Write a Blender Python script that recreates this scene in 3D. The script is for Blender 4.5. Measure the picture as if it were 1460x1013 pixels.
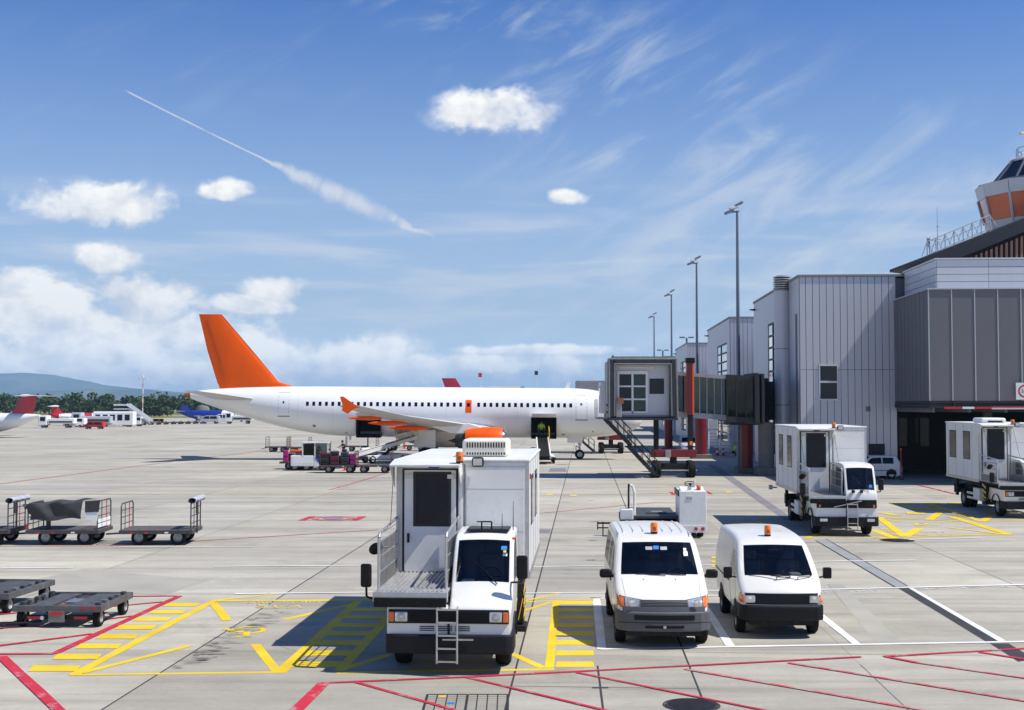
import bpy, bmesh, math, random
from mathutils import Vector, Matrix
from mathutils.bvhtree import BVHTree
random.seed(7)
for o in list(bpy.data.objects): bpy.data.objects.remove(o)
scene = bpy.context.scene
COL = scene.collection
R = math.radians
PI = math.pi
# ------------------------------------------------------------------ camera
F = 1750.0; W0, H0 = 1460.0, 1013.0; CH = 4.55; PITCH = math.atan(70.5/F)
cam = bpy.data.cameras.new('camera'); cam.lens = 36*F/W0; cam.sensor_width = 36
cam.clip_start = 0.1; cam.clip_end = 60000
camo = bpy.data.objects.new('camera', cam); COL.objects.link(camo)
camo.location = (0, 0, CH); camo.rotation_euler = (PI/2+PITCH, 0, 0)
scene.camera = camo
scene.render.resolution_x = 1024; scene.render.resolution_y = 710
def ray(px, py):
    dx = (px-W0/2)/F; dy = -(py-H0/2)/F
    c, s = math.cos(PITCH), math.sin(PITCH)
    return Vector((dx, c-dy*s, s+dy*c))
def G(px, py, z=0.0):
    d = ray(px, py); t = (z-CH)/d.z
    return Vector((d.x*t, d.y*t, z))
def At(px, py, D):
    d = ray(px, py); t = D/d.y
    return Vector((d.x*t, D, CH+d.z*t))
YAW = -R(3.4)      # the stands and the terminal run along this heading
# ------------------------------------------------------------------ light
SUN = Vector((1.0, -0.25, 1.51)).normalized()
sun = bpy.data.lights.new('sun', 'SUN'); sun.energy = 5.0; sun.angle = R(0.53); sun.color = (1.0, .955, .88)
suno = bpy.data.objects.new('sun', sun); COL.objects.link(suno)
suno.rotation_euler = SUN.to_track_quat('Z', 'Y').to_euler()
suno.location = (30, -10, 60)
scene.view_settings.view_transform = 'Standard'; scene.view_settings.look = 'None'
scene.view_settings.exposure = 0.20; scene.view_settings.gamma = 1
world = bpy.data.worlds.new('World'); scene.world = world; world.use_nodes = True
def build_world():
    nt = world.node_tree; nt.nodes.clear(); N = nt.nodes; L = nt.links
    def node(t, **k):
        n = N.new(t)
        for a, b in k.items(): setattr(n, a, b)
        return n
    def put(sock, v):
        if isinstance(v, (int, float)): sock.default_value = v
        elif isinstance(v, (tuple, list)): sock.default_value = v
        else: L.new(v, sock)
    def m(op, a, b=0.0, c=0.0, clamp=False):
        n = node('ShaderNodeMath', operation=op, use_clamp=clamp)
        put(n.inputs[0], a); put(n.inputs[1], b); put(n.inputs[2], c); return n.outputs[0]
    def ss(v, a, b):
        n = node('ShaderNodeMapRange', interpolation_type='SMOOTHSTEP')
        put(n.inputs[0], v); n.inputs[1].default_value = a; n.inputs[2].default_value = b
        return n.outputs[0]
    def xyz(x, y, z=0.0):
        n = node('ShaderNodeCombineXYZ'); put(n.inputs[0], x); put(n.inputs[1], y); put(n.inputs[2], z); return n.outputs[0]
    def noise(v, s, det=5.0, rough=.55, dist=0.0):
        n = node('ShaderNodeTexNoise'); L.new(v, n.inputs['Vector'])
        n.inputs['Scale'].default_value = s; n.inputs['Detail'].default_value = det
        n.inputs['Roughness'].default_value = rough; n.inputs['Distortion'].default_value = dist
        return n.outputs['Fac']
    def mix(f, a, b):
        n = node('ShaderNodeMix', data_type='RGBA'); put(n.inputs[0], f); put(n.inputs[6], a); put(n.inputs[7], b); return n.outputs[2]
    sky = node('ShaderNodeTexSky', sky_type='NISHITA', sun_disc=False)
    sky.sun_elevation = math.asin(SUN.z); sky.sun_rotation = math.atan2(SUN.x, SUN.y)
    sky.altitude = 400; sky.air_density = 1.0; sky.dust_density = .5; sky.ozone_density = 2.2
    tc = node('ShaderNodeTexCoord'); sp = node('ShaderNodeSeparateXYZ'); L.new(tc.outputs['Generated'], sp.inputs[0])
    az = m('ARCTAN2', sp.outputs[0], sp.outputs[1]); el = m('ARCSINE', sp.outputs[2])
    p = xyz(az, el)
    hs = node('ShaderNodeHueSaturation'); hs.inputs['Saturation'].default_value = 1.25; L.new(sky.outputs[0], hs.inputs['Color'])
    tn = node('ShaderNodeMix', data_type='RGBA', blend_type='MULTIPLY'); tn.inputs[0].default_value = 1.0; L.new(hs.outputs[0], tn.inputs[6]); tn.inputs[7].default_value = (.82, 1.16, 1.72, 1)
    veil = m('MULTIPLY', m('POWER', m('SUBTRACT', 1.0, ss(el, -.02, .42)), 1.35), .92)      # pale air low over the horizon, all the way round
    c0 = mix(veil, tn.outputs[2], (7.0, 8.8, 10.8, 1))
    WHT = 11.5
    # thin high cloud in slanted streaks over the whole sky
    sx = m('ADD', m('MULTIPLY', az, .88), m('MULTIPLY', el, .48)); sy = m('SUBTRACT', m('MULTIPLY', el, .88), m('MULTIPLY', az, .48))
    st = xyz(m('MULTIPLY', sx, 4.2), m('MULTIPLY', sy, 15.0), 3.3)
    wisp = noise(st, 2.0, 7, .62, .5)
    big = noise(xyz(m('MULTIPLY', az, 1.0), m('MULTIPLY', el, 2.2), 8.1), 2.6, 2, .5)
    side = ss(m('ADD', m('SINE', az), m('MULTIPLY', m('SUBTRACT', big, .5), 1.1)), -.10, .16)
    cir = m('MULTIPLY', m('MULTIPLY', ss(wisp, .45, .80), ss(big, .34, .66)), m('ADD', .10, m('MULTIPLY', side, .68)), 0, True)
    col = mix(cir, c0, (WHT*.88, WHT*.94, WHT, 1))
    # layered thin sheets low in the sky
    low = noise(xyz(m('MULTIPLY', az, 3.0), m('MULTIPLY', el, 26.0), 1.7), 1.7, 6, .6, .3)
    lowm = m('MULTIPLY', ss(low, .45, .70), m('MULTIPLY', ss(el, .0, .03), m('SUBTRACT', 1.0, ss(el, .12, .20))))
    col = mix(m('MULTIPLY', lowm, .55), col, (WHT*.86, WHT*.92, WHT, 1))
    # a contrail: broken, widening to the lower right
    def AE(px, py):
        d = ray(px, py).normalized(); return math.atan2(d.x, d.y), math.asin(d.z)
    a0, a1 = AE(180, 130), AE(620, 340)
    tx, ty = a1[0]-a0[0], a1[1]-a0[1]; ln = math.hypot(tx, ty); tx /= ln; ty /= ln
    rx = m('SUBTRACT', az, a0[0]); ry = m('SUBTRACT', el, a0[1])
    al = m('DIVIDE', m('ADD', m('MULTIPLY', rx, tx), m('MULTIPLY', ry, ty)), ln)
    ac = m('ABSOLUTE', m('ADD', m('SUBTRACT', m('MULTIPLY', ry, tx), m('MULTIPLY', rx, ty)), m('MULTIPLY', m('SUBTRACT', noise(p, 55, 6, .65), .5), m('ADD', .0005, m('MULTIPLY', ss(al, .38, .55), .013)))))
    wd = m('ADD', .0010, m('MULTIPLY', ss(al, .40, .62), m('MULTIPLY', m('SUBTRACT', 1.0, ss(al, .72, 1.05)), .0095)))
    ctm = m('MULTIPLY', m('SUBTRACT', 1.0, ss(m('DIVIDE', ac, wd), .05, 1.0)), m('MULTIPLY', ss(al, -.01, .02), m('SUBTRACT', 1.0, ss(al, .93, 1.02))))
    brk = ss(noise(xyz(m('MULTIPLY', al, 5.0), 2.0, 5.0), 3.2, 5, .65), .36, .56)
    ctm = m('MULTIPLY', ctm, m('ADD', .30, m('MULTIPLY', brk, .45)))
    col = mix(ctm, col, (WHT*.95, WHT*.97, WHT, 1))
    # cumulus: soft envelopes given a billowing edge by noise
    pn = xyz(az, m('MULTIPLY', el, 1.25), 4.0)
    n1 = noise(pn, 26, 8, .58, .25); n2 = noise(xyz(m('ADD', az, .012), m('ADD', m('MULTIPLY', el, 1.25), .016), 4.0), 26, 8, .58, .25)
    nb = noise(pn, 9, 3, .5); nm = noise(pn, 15, 4, .55, .4)
    blobs = [(705,158,92,40),(140,292,120,36),(320,272,52,18),(148,368,48,24),(395,418,58,30),(812,280,36,14),(25,408,70,42),
             (60,455,190,70),(205,440,90,50),(120,490,340,80),(430,515,260,44),(330,530,560,26),(650,520,260,22),(350,435,110,18),(232,434,44,18),(760,500,170,10),
             (-300,470,320,80),(1150,520,260,14)]
    # beyond the frame the same kind of bank goes on round the horizon
    env = None
    for (bx, by, brx, bry) in blobs:
        ca, ce = AE(bx, by)
        dx = m('DIVIDE', m('SUBTRACT', az, ca), brx/F); dy = m('DIVIDE', m('SUBTRACT', el, ce), bry/F)
        e = m('SUBTRACT', 1.0, m('SQRT', m('ADD', m('MULTIPLY', dx, dx), m('MULTIPLY', dy, dy))))
        if env is None: env, dyw = e, dy
        else:
            g = m('GREATER_THAN', e, env); dyw = m('ADD', m('MULTIPLY', g, dy), m('MULTIPLY', m('SUBTRACT', 1.0, g), dyw)); env = m('MAXIMUM', env, e)
    far = m('SUBTRACT', ss(m('ABSOLUTE', az), .5, .8), m('ADD', .62, m('MULTIPLY', m('ABSOLUTE', m('SUBTRACT', el, .05)), 9.0)))
    far = m('ADD', far, m('MULTIPLY', m('SUBTRACT', nb, .5), 1.6))
    env = m('MAXIMUM', env, far)
    den = m('ADD', m('MULTIPLY', env, .95), m('ADD', m('MULTIPLY', m('SUBTRACT', n1, .5), 1.7), m('MULTIPLY', m('SUBTRACT', nm, .5), 1.9)))
    mask = m('MULTIPLY', ss(den, -.04, .52), ss(env, -.35, .20))
    lit = m('ADD', m('ADD', .66, m('MULTIPLY', m('MINIMUM', m('MAXIMUM', dyw, -1.0), 1.0), .34)), m('ADD', m('MULTIPLY', m('SUBTRACT', n1, n2), 3.0), m('MULTIPLY', m('SUBTRACT', nb, .5), 1.3)), 0, True)
    cc = mix(lit, (WHT*.84, WHT*.89, WHT*.98, 1), (WHT*1.36, WHT*1.33, WHT*1.25, 1))
    col = mix(m('MULTIPLY', mask, .93), col, cc)
    glow = m('ADD', 1.0, m('MULTIPLY', m('SUBTRACT', 1.0, ss(el, .0, .085)), .42))      # air is brightest along the horizon, all round
    gv = node('ShaderNodeVectorMath', operation='SCALE'); L.new(col, gv.inputs[0]); L.new(glow, gv.inputs['Scale']); col = gv.outputs[0]
    bg = node('ShaderNodeBackground'); bg.inputs[1].default_value = .064; L.new(col, bg.inputs[0])
    out = node('ShaderNodeOutputWorld'); L.new(bg.outputs[0], out.inputs[0])
build_world()
# ------------------------------------------------------------------ materials
MATS = {}
def mat(name, col, rough=.5, metal=0.0, var=.12, vscale=3.0, bump=0.0, bscale=20.0, spec=.5, coat=0.0, back=None, streak=None, dirt=None):
    """procedural paint, plastic, metal: colour broken up by noise, optional streaks, bump and dark inside"""
    mt = bpy.data.materials.new(name); mt.use_nodes = True
    nt = mt.node_tree; N = nt.nodes; L = nt.links
    b = N['Principled BSDF']
    b.inputs['Roughness'].default_value = rough; b.inputs['Metallic'].default_value = metal
    b.inputs['Specular IOR Level'].default_value = spec; b.inputs['Coat Weight'].default_value = coat
    b.inputs['Coat Roughness'].default_value = .08
    tc = N.new('ShaderNodeTexCoord')
    mp = N.new('ShaderNodeMapping'); L.new(tc.outputs['Object'], mp.inputs[0])
    if streak: mp.inputs['Scale'].default_value = streak
    nz = N.new('ShaderNodeTexNoise'); nz.inputs['Scale'].default_value = vscale; nz.inputs['Detail'].default_value = 6; nz.inputs['Roughness'].default_value = .65
    L.new(mp.outputs[0], nz.inputs['Vector'])
    rp = N.new('ShaderNodeMapRange'); L.new(nz.outputs['Fac'], rp.inputs[0])
    rp.inputs[1].default_value = .3; rp.inputs[2].default_value = .7; rp.inputs[3].default_value = 1-var; rp.inputs[4].default_value = 1+var*.6
    mx = N.new('ShaderNodeVectorMath'); mx.operation = 'SCALE'; mx.inputs[0].default_value = col[:3]; L.new(rp.outputs[0], mx.inputs['Scale'])
    cs = mx.outputs[0]
    if dirt:
        n2 = N.new('ShaderNodeTexNoise'); n2.inputs['Scale'].default_value = vscale*2.7; n2.inputs['Detail'].default_value = 8; n2.inputs['Roughness'].default_value = .75
        L.new(tc.outputs['Object'], n2.inputs['Vector'])
        r2 = N.new('ShaderNodeMapRange'); L.new(n2.outputs['Fac'], r2.inputs[0]); r2.inputs[1].default_value = .52; r2.inputs[2].default_value = .78; r2.inputs[3].default_value = 0; r2.inputs[4].default_value = dirt
        m2 = N.new('ShaderNodeMix'); m2.data_type = 'RGBA'; L.new(r2.outputs[0], m2.inputs[0]); L.new(cs, m2.inputs[6]); m2.inputs[7].default_value = (.12, .105, .085, 1)
        cs = m2.outputs[2]
    if back:
        ge = N.new('ShaderNodeNewGeometry'); m3 = N.new('ShaderNodeMix'); m3.data_type = 'RGBA'
        L.new(ge.outputs['Backfacing'], m3.inputs[0]); L.new(cs, m3.inputs[6]); m3.inputs[7].default_value = (*back, 1); cs = m3.outputs[2]
    L.new(cs, b.inputs['Base Color'])
    rr = N.new('ShaderNodeMapRange'); L.new(nz.outputs['Fac'], rr.inputs[0]); rr.inputs[1].default_value = .3; rr.inputs[2].default_value = .7
    rr.inputs[3].default_value = max(0, rough*.85); rr.inputs[4].default_value = min(1, rough*1.2); L.new(rr.outputs[0], b.inputs['Roughness'])
    if bump:
        n3 = N.new('ShaderNodeTexNoise'); n3.inputs['Scale'].default_value = bscale; n3.inputs['Detail'].default_value = 4
        L.new(tc.outputs['Object'], n3.inputs['Vector'])
        bp = N.new('ShaderNodeBump'); bp.inputs['Strength'].default_value = bump; bp.inputs['Distance'].default_value = .02
        L.new(n3.outputs['Fac'], bp.inputs['Height']); L.new(bp.outputs[0], b.inputs['Normal'])
    MATS[name] = mt; return mt
def glass(name, tint, refl=1.0, dark=.0):
    """window glass: a tinted clear pane with a mirror reflection that grows at grazing angles"""
    mt = bpy.data.materials.new(name); mt.use_nodes = True
    nt = mt.node_tree; N = nt.nodes; L = nt.links; N.clear()
    tr = N.new('ShaderNodeBsdfTransparent'); tr.inputs[0].default_value = (*tint, 1)
    gl = N.new('ShaderNodeBsdfGlossy'); gl.inputs['Roughness'].default_value = .02
    fr = N.new('ShaderNodeFresnel'); fr.inputs[0].default_value = 1.55
    tc = N.new('ShaderNodeTexCoord'); nz = N.new('ShaderNodeTexNoise'); nz.inputs['Scale'].default_value = 1.1
    L.new(tc.outputs['Object'], nz.inputs['Vector'])
    bp = N.new('ShaderNodeBump'); bp.inputs['Strength'].default_value = .06; bp.inputs['Distance'].default_value = .05
    L.new(nz.outputs['Fac'], bp.inputs['Height']); L.new(bp.outputs[0], gl.inputs['Normal'])
    mu = N.new('ShaderNodeMath'); mu.operation = 'MULTIPLY'; mu.inputs[1].default_value = refl; mu.use_clamp = True; L.new(fr.outputs[0], mu.inputs[0])
    mx = N.new('ShaderNodeMixShader'); L.new(mu.outputs[0], mx.inputs[0]); L.new(tr.outputs[0], mx.inputs[1]); L.new(gl.outputs[0], mx.inputs[2])
    o = N.new('ShaderNodeOutputMaterial'); L.new(mx.outputs[0], o.inputs[0])
    MATS[name] = mt; return mt
mat('white_paint', (.75, .75, .72), .30, var=.05, vscale=1.5, coat=.3, back=(.16, .16, .17), dirt=.10)
mat('van_white', (.74, .73, .675), .30, var=.04, vscale=1.3, coat=.3, back=(.20, .205, .21), dirt=.06)
mat('truck_white', (.76, .76, .74), .38, var=.08, vscale=1.6, streak=(1, 1, .25), dirt=.22, back=(.05, .05, .055))
mat('cream_plastic', (.74, .71, .60), .5, var=.08, dirt=.15)
mat('bumper_black', (0.0121, 0.0127, 0.0143), .55, var=.2, vscale=6, dirt=.12, spec=.22)
mat('bumper_grey', (.085, .09, .10), .55, var=.12, vscale=4, dirt=.15)
mat('black_plastic', (0.0083, 0.0083, 0.0094), .4, var=.2, vscale=8, spec=.22)
mat('dark_frame', (0.0330, 0.0358, 0.0413), .5, var=.15, vscale=5, spec=.22)
mat('rubber', (0.0099, 0.0099, 0.0099), .85, var=.3, vscale=9, dirt=.35, spec=.22)
mat('rim_steel', (.35, .35, .36), .45, .5, var=.25, vscale=7, dirt=.5)
mat('alloy', (.52, .52, .52), .42, .75, var=.18, vscale=5, dirt=.25)
mat('chrome', (.7, .7, .72), .12, 1.0, var=.05)
mat('chassis', (0.0165, 0.0165, 0.0176), .7, var=.3, vscale=5, dirt=.5, spec=.22)
mat('ribbed_alloy', (.50, .50, .50), .45, .55, var=.18, vscale=6, dirt=.3)
mat('amber', (.90, .22, .01), .25, var=.15, vscale=9, coat=.5)
mat('orange_lens', (.75, .16, .02), .2, var=.1, coat=.5)
mat('red_lens', (.45, .02, .02), .25, var=.1, coat=.5)
mat('lamp_glass', (.62, .64, .66), .10, .55, var=.25, vscale=14, coat=.6)
mat('seat_fabric', (.12, .122, .135), .9, var=.2, vscale=12)
mat('dash', (.17, .175, .19), .7, var=.1)
mat('sticker_blue', (.03, .22, .62), .4, var=.1)
mat('sticker_white', (.78, .80, .78), .5, var=.05)
mat('sticker_yellow', (.75, .55, .04), .5, var=.05)
mat('hazard_yellow', (.78, .50, .02), .5, var=.15, dirt=.2)
mat('air_white', (.83, .83, .82), .30, var=.025, vscale=.35, coat=.3, dirt=.03)
mat('air_grey', (.52, .53, .54), .4, var=.08, vscale=.8, dirt=.08)
mat('air_orange', (.86, .105, .0), .45, var=.12, vscale=.5, streak=(1, 1, .3), spec=.25)
mat('bridge_teal', (.035, .12, .125), .6, var=.15, vscale=.8)
mat('seam', (.22, .22, .23), .6, var=.2)
mat('cabin_glass', (.006, .009, .020), .10, var=.3, vscale=6, spec=.28)
mat('hold_dark', (.02, .02, .022), .8, var=.3, vscale=3)
mat('tail_red', (.45, .012, .035), .35, var=.1, vscale=.6, coat=.2)
mat('tail_blue', (.010, .035, .30), .35, var=.1, vscale=.6, coat=.2)
mat('panel_silver', (.53, .54, .575), .42, .25, var=.07, vscale=.5, streak=(1, 1, .2), dirt=.05)
mat('panel_white', (.60, .62, .66), .42, .25, var=.05, vscale=.5, dirt=.05)
mat('seam_dark', (.10, .11, .13), .6, var=.15)
mat('mesh_clad', (.165, .16, .175), .55, .35, var=.10, vscale=.6, streak=(1, 1, .3), bump=.35, bscale=60)
mat('mesh_rib', (.48, .49, .52), .45, .35, var=.08, vscale=1.0)
mat('roof_grey', (.25, .25, .26), .8, var=.2, vscale=.6)
mat('concrete_dark', (.16, .155, .15), .85, var=.25, vscale=1.2, bump=.2)
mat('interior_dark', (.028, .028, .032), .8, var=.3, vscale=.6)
mat('steel_blue', (.20, .23, .28), .45, .4, var=.1, vscale=1.0, streak=(1, 1, .2))
mat('bridge_red', (.19, .007, .014), .45, var=.2, vscale=1.5, dirt=.25)  # red darkened to carry the shade under the bridges
mat('column_red_shaded', (.13, .004, .010), .5, var=.15)  # lift column red with its front shade painted in
mat('bridge_red_sunlit', (.85, .10, .012), .4, var=.1, vscale=1.5)  # lift column red with sunlight painted in
mat('bridge_grey', (.33, .325, .335), .5, .2, var=.15, vscale=1.2, dirt=.2)
mat('bellows', (.075, .073, .076), .75, var=.25, vscale=3.0, bump=.3)
mat('tower_brown', (.30, .10, .05), .45, .2, var=.2, vscale=.7)
mat('tower_glass', (.52, .115, .045), .08, .35, var=.25, vscale=.25, coat=.5)
mat('tower_dark', (.03, .031, .038), .6, var=.2, spec=.3)
mat('fin_copper', (.33, .17, .12), .45, .3, var=.15, vscale=.8)
mat('tarp', (.045, .045, .048), .75, var=.35, vscale=2.2, bump=.6, bscale=5)
mat('tarp_grey', (.42, .44, .50), .6, var=.3, vscale=5, bump=.6, bscale=14)
mat('cart_steel', (.07, .07, .075), .6, .3, var=.35, vscale=4, dirt=.5)
mat('cart_deck', (.10, .085, .08), .75, var=.4, vscale=3, dirt=.5)
mat('galv', (.22, .22, .22), .5, .5, var=.3, vscale=5, dirt=.4)
mat('dolly_deck', (.085, .085, .085), .6, .35, var=.4, vscale=5, bump=.3, dirt=.4)
mat('red_paint', (.50, .02, .03), .45, var=.2, vscale=3, dirt=.3)
mat('tug_blue', (.02, .04, .35), .4, var=.1)
mat('bag_black', (.02, .02, .022), .8, var=.3, vscale=6, bump=.3)
mat('bag_magenta', (.42, .01, .17), .7, var=.2, vscale=6)
mat('bag_maroon', (.09, .012, .025), .7, var=.3, vscale=6)
mat('bag_navy', (.02, .03, .07), .7, var=.3, vscale=6)
mat('cone_orange', (.80, .10, .02), .5, var=.1)
mat('hivis', (.55, .85, .03), .7, var=.1)
mat('hivis_orange', (.85, .14, .02), .7, var=.1)
mat('skin', (.45, .26, .18), .6, var=.1)
mat('navy_cloth', (.02, .025, .05), .85, var=.2, vscale=8)
mat('hair', (.02, .015, .012), .8, var=.2)
mat('post_steel', (.17, .20, .25), .45, .5, var=.1, vscale=1.5)
mat('mast_white', (.75, .74, .72), .5, var=.06)
mat('bark', (.05, .04, .03), .9, var=.3)
mat('text_dark', (.03, .03, .035), .6, var=.1)
mat('text_red', (.55, .015, .025), .5, var=.1)
mat('teal', (.02, .30, .30), .5, var=.1)
glass('windshield', (.82, .86, .85), 1.05)
glass('dark_glass', (.10, .11, .13), .55)
glass('clear_glass', (.55, .62, .62), 1.2)
glass('green_glass', (.36, .62, .64), .8)
glass('pane_glass', (.22, .27, .30), 2.6)
# ------------------------------------------------------------------ mesh helpers
class MB:
    def __init__(s): s.v = []; s.f = []
    def add(s, vs, fs):
        o = len(s.v); s.v += [Vector(v) for v in vs]; s.f += [tuple(i+o for i in f) for f in fs]; return s
    def b(s, x0, x1, y0, y1, z0, z1):
        return s.add([(x0,y0,z0),(x1,y0,z0),(x1,y1,z0),(x0,y1,z0),(x0,y0,z1),(x1,y0,z1),(x1,y1,z1),(x0,y1,z1)],
                     [(0,3,2,1),(4,5,6,7),(0,1,5,4),(1,2,6,5),(2,3,7,6),(3,0,4,7)])
    def tube(s, p0, p1, r, n=8, r2=None):
        p0 = Vector(p0); p1 = Vector(p1); r2 = r if r2 is None else r2
        d = (p1-p0)
        if d.length < 1e-6: return s
        q = d.to_track_quat('Z', 'Y'); vs = []
        for p, rr in ((p0, r), (p1, r2)):
            for i in range(n):
                a = 2*PI*i/n; vs.append(p+q@Vector((rr*math.cos(a), rr*math.sin(a), 0)))
        fs = [(i, (i+1)%n, n+(i+1)%n, n+i) for i in range(n)]+[tuple(range(n-1,-1,-1)), tuple(range(n, 2*n))]
        return s.add(vs, fs)
    def path(s, pts, r, n=6):
        for a, b in zip(pts[:-1], pts[1:]): s.tube(a, b, r, n)
        return s
    def bar(s, p0, p1, w, h):      # rectangular beam between two points (w sideways, h upright)
        p0 = Vector(p0); p1 = Vector(p1); d = (p1-p0).normalized()
        up = Vector((0,0,1)) if abs(d.z) < .95 else Vector((0,1,0))
        sd = d.cross(up).normalized(); u = sd.cross(d).normalized(); vs = []
        for p in (p0, p1):
            for a, c in ((-1,-1),(1,-1),(1,1),(-1,1)): vs.append(p+sd*a*w/2+u*c*h/2)
        return s.add(vs, [(0,1,2,3),(7,6,5,4),(0,4,5,1),(1,5,6,2),(2,6,7,3),(3,7,4,0)])
    def prism(s, poly, axis, a, b):    # poly in the two other axes (in order), extruded from a to b
        n = len(poly); vs = []
        for t in (a, b):
            for (u, w) in poly: vs.append({'x': (t,u,w), 'y': (u,t,w), 'z': (u,w,t)}[axis])
        return s.add(vs, [(i,(i+1)%n,n+(i+1)%n,n+i) for i in range(n)]+[tuple(range(n-1,-1,-1)), tuple(range(n,2*n))])
    def lathe(s, prof, c, axis='z', n=20):   # prof: (radius, offset along axis)
        c = Vector(c); vs = []; k = len(prof)
        for i in range(n):
            a = 2*PI*i/n; ca, sa = math.cos(a), math.sin(a)
            for (r, h) in prof:
                vs.append(c+Vector({'z': (r*ca, r*sa, h), 'x': (h, r*ca, r*sa), 'y': (r*ca, h, r*sa)}[axis]))
        fs = []
        for i in range(n):
            j = (i+1)%n
            for q in range(k-1): fs.append((i*k+q, j*k+q, j*k+q+1, i*k+q+1))
        return s.add(vs, fs)
    def torus(s, c, rad, r, axis='y', n=20, k=6):
        return s.lathe([(rad+r*math.cos(2*PI*i/k), r*math.sin(2*PI*i/k)) for i in range(k+1)], c, axis, n)
    def grid(s, P):                  # rows of points
        nr, nc = len(P), len(P[0]); vs = [p for row in P for p in row]
        return s.add(vs, [(i*nc+j, i*nc+j+1, (i+1)*nc+j+1, (i+1)*nc+j) for i in range(nr-1) for j in range(nc-1)])
    def sphere(s, c, r, n=12, k=8, sc=(1,1,1)):
        c = Vector(c); P = []
        for i in range(k+1):
            t = PI*i/k
            P.append([c+Vector((r*math.sin(t)*math.cos(2*PI*j/n)*sc[0], r*math.sin(t)*math.sin(2*PI*j/n)*sc[1], r*math.cos(t)*sc[2])) for j in range(n+1)])
        return s.grid(P)
    def mesh(s, name, m, smooth=None):
        me = bpy.data.meshes.new(name); me.from_pydata([tuple(v) for v in s.v], [], s.f)
        bm = bmesh.new(); bm.from_mesh(me); bmesh.ops.remove_doubles(bm, verts=bm.verts, dist=1e-5)
        if smooth != 'open': bmesh.ops.recalc_face_normals(bm, faces=bm.faces)
        bm.to_mesh(me); bm.free()
        me.materials.append(MATS[m])
        if smooth:
            for p in me.polygons: p.use_smooth = True
            me.set_sharp_from_angle(angle=R(38))
        return me
    def build(s, name, m, parent=None, smooth=None, bevel=0.0, seg=2):
        o = bpy.data.objects.new(name, s.mesh(name, m, smooth)); COL.objects.link(o)
        if parent is not None: o.parent = parent
        if bevel:
            md = o.modifiers.new('bevel', 'BEVEL'); md.width = bevel; md.segments = seg; md.limit_method = 'ANGLE'; md.angle_limit = R(40)
        return o
def tag(o, label=None, cat=None, group=None, kind=None):
    if label: o['label'] = label
    if cat: o['category'] = cat
    if group: o['group'] = group
    if kind: o['kind'] = kind
    return o
def thing(name, label, cat, loc=(0,0,0), rz=0.0, group=None):
    o = bpy.data.objects.new(name, None); COL.objects.link(o); o.location = loc; o.rotation_euler = (0,0,rz)
    o.empty_display_size = .2
    return tag(o, label, cat, group)
def inst(src, parent, loc=(0,0,0), rot=(0,0,0), name=None):
    o = bpy.data.objects.new(name or src.name.split('.')[0], src.data); COL.objects.link(o); o.parent = parent; o.location = loc; o.rotation_euler = rot
    for md in src.modifiers:
        if md.type == 'BEVEL':
            n = o.modifiers.new('bevel', 'BEVEL'); n.width = md.width; n.segments = md.segments; n.limit_method = 'ANGLE'; n.angle_limit = md.angle_limit
    return o
def copy_tree(o, parent=None):
    c = o.copy(); COL.objects.link(c); c.parent = parent
    for ch in [q for q in o.children]: copy_tree(ch, c)
    return c
def mobj(name, me, parent, loc=(0,0,0), rot=(0,0,0)):
    o = bpy.data.objects.new(name, me); COL.objects.link(o); o.parent = parent; o.location = loc; o.rotation_euler = rot; return o
_wh = {}
def wheel(parent, x, y, r=.34, w=.22, out=1, name='wheel', z=None, rimmat='rim_steel', axis='x'):
    key = (round(r,3), round(w,3), rimmat)
    if key not in _wh:
        t = MB().lathe([(r*.58,-w/2),(r*.9,-w/2),(r*.97,-w*.42),(r,-w*.28),(r,w*.28),(r*.97,w*.42),(r*.9,w/2),(r*.58,w/2),(r*.55,0),(r*.58,-w/2)], (0,0,0), 'x', 28)
        h = MB().lathe([(.001,w*.30),(r*.14,w*.32),(r*.17,w*.22),(r*.36,w*.16),(r*.44,w*.30),(r*.52,w*.34),(r*.60,w*.50),(r*.62,w*.44),(r*.62,-w*.4),(.001,-w*.4)], (0,0,0), 'x', 28)
        for i in range(6):
            a = 2*PI*i/6; c = (w*.2, r*.28*math.cos(a), r*.28*math.sin(a)); h.tube(c, (w*.27, c[1], c[2]), r*.035, 6)
        _wh[key] = (t.mesh('tyre', 'rubber', True), h.mesh('rim', rimmat, True))
    a, b = _wh[key]
    o = mobj(name, a, parent, (x, y, r if z is None else z), (0, 0, (0 if out > 0 else PI)+(PI/2 if axis == 'y' else 0)))
    mobj('rim', b, o)
    return o
def text_mesh(s, size, name, m, parent, loc, rot, ext=.002, align='CENTER'):
    cu = bpy.data.curves.new(name, 'FONT'); cu.body = s; cu.size = size; cu.extrude = ext; cu.align_x = align; cu.align_y = 'CENTER'
    t = bpy.data.objects.new(name, cu); COL.objects.link(t)
    dg = bpy.context.evaluated_depsgraph_get(); me = bpy.data.meshes.new_from_object(t.evaluated_get(dg))
    bpy.data.objects.remove(t); me.materials.clear(); me.materials.append(MATS[m])
    return mobj(name, me, parent, loc, rot)
def bvh_of(mb):
    return BVHTree.FromPolygons([tuple(v) for v in mb.v], mb.f)
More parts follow.
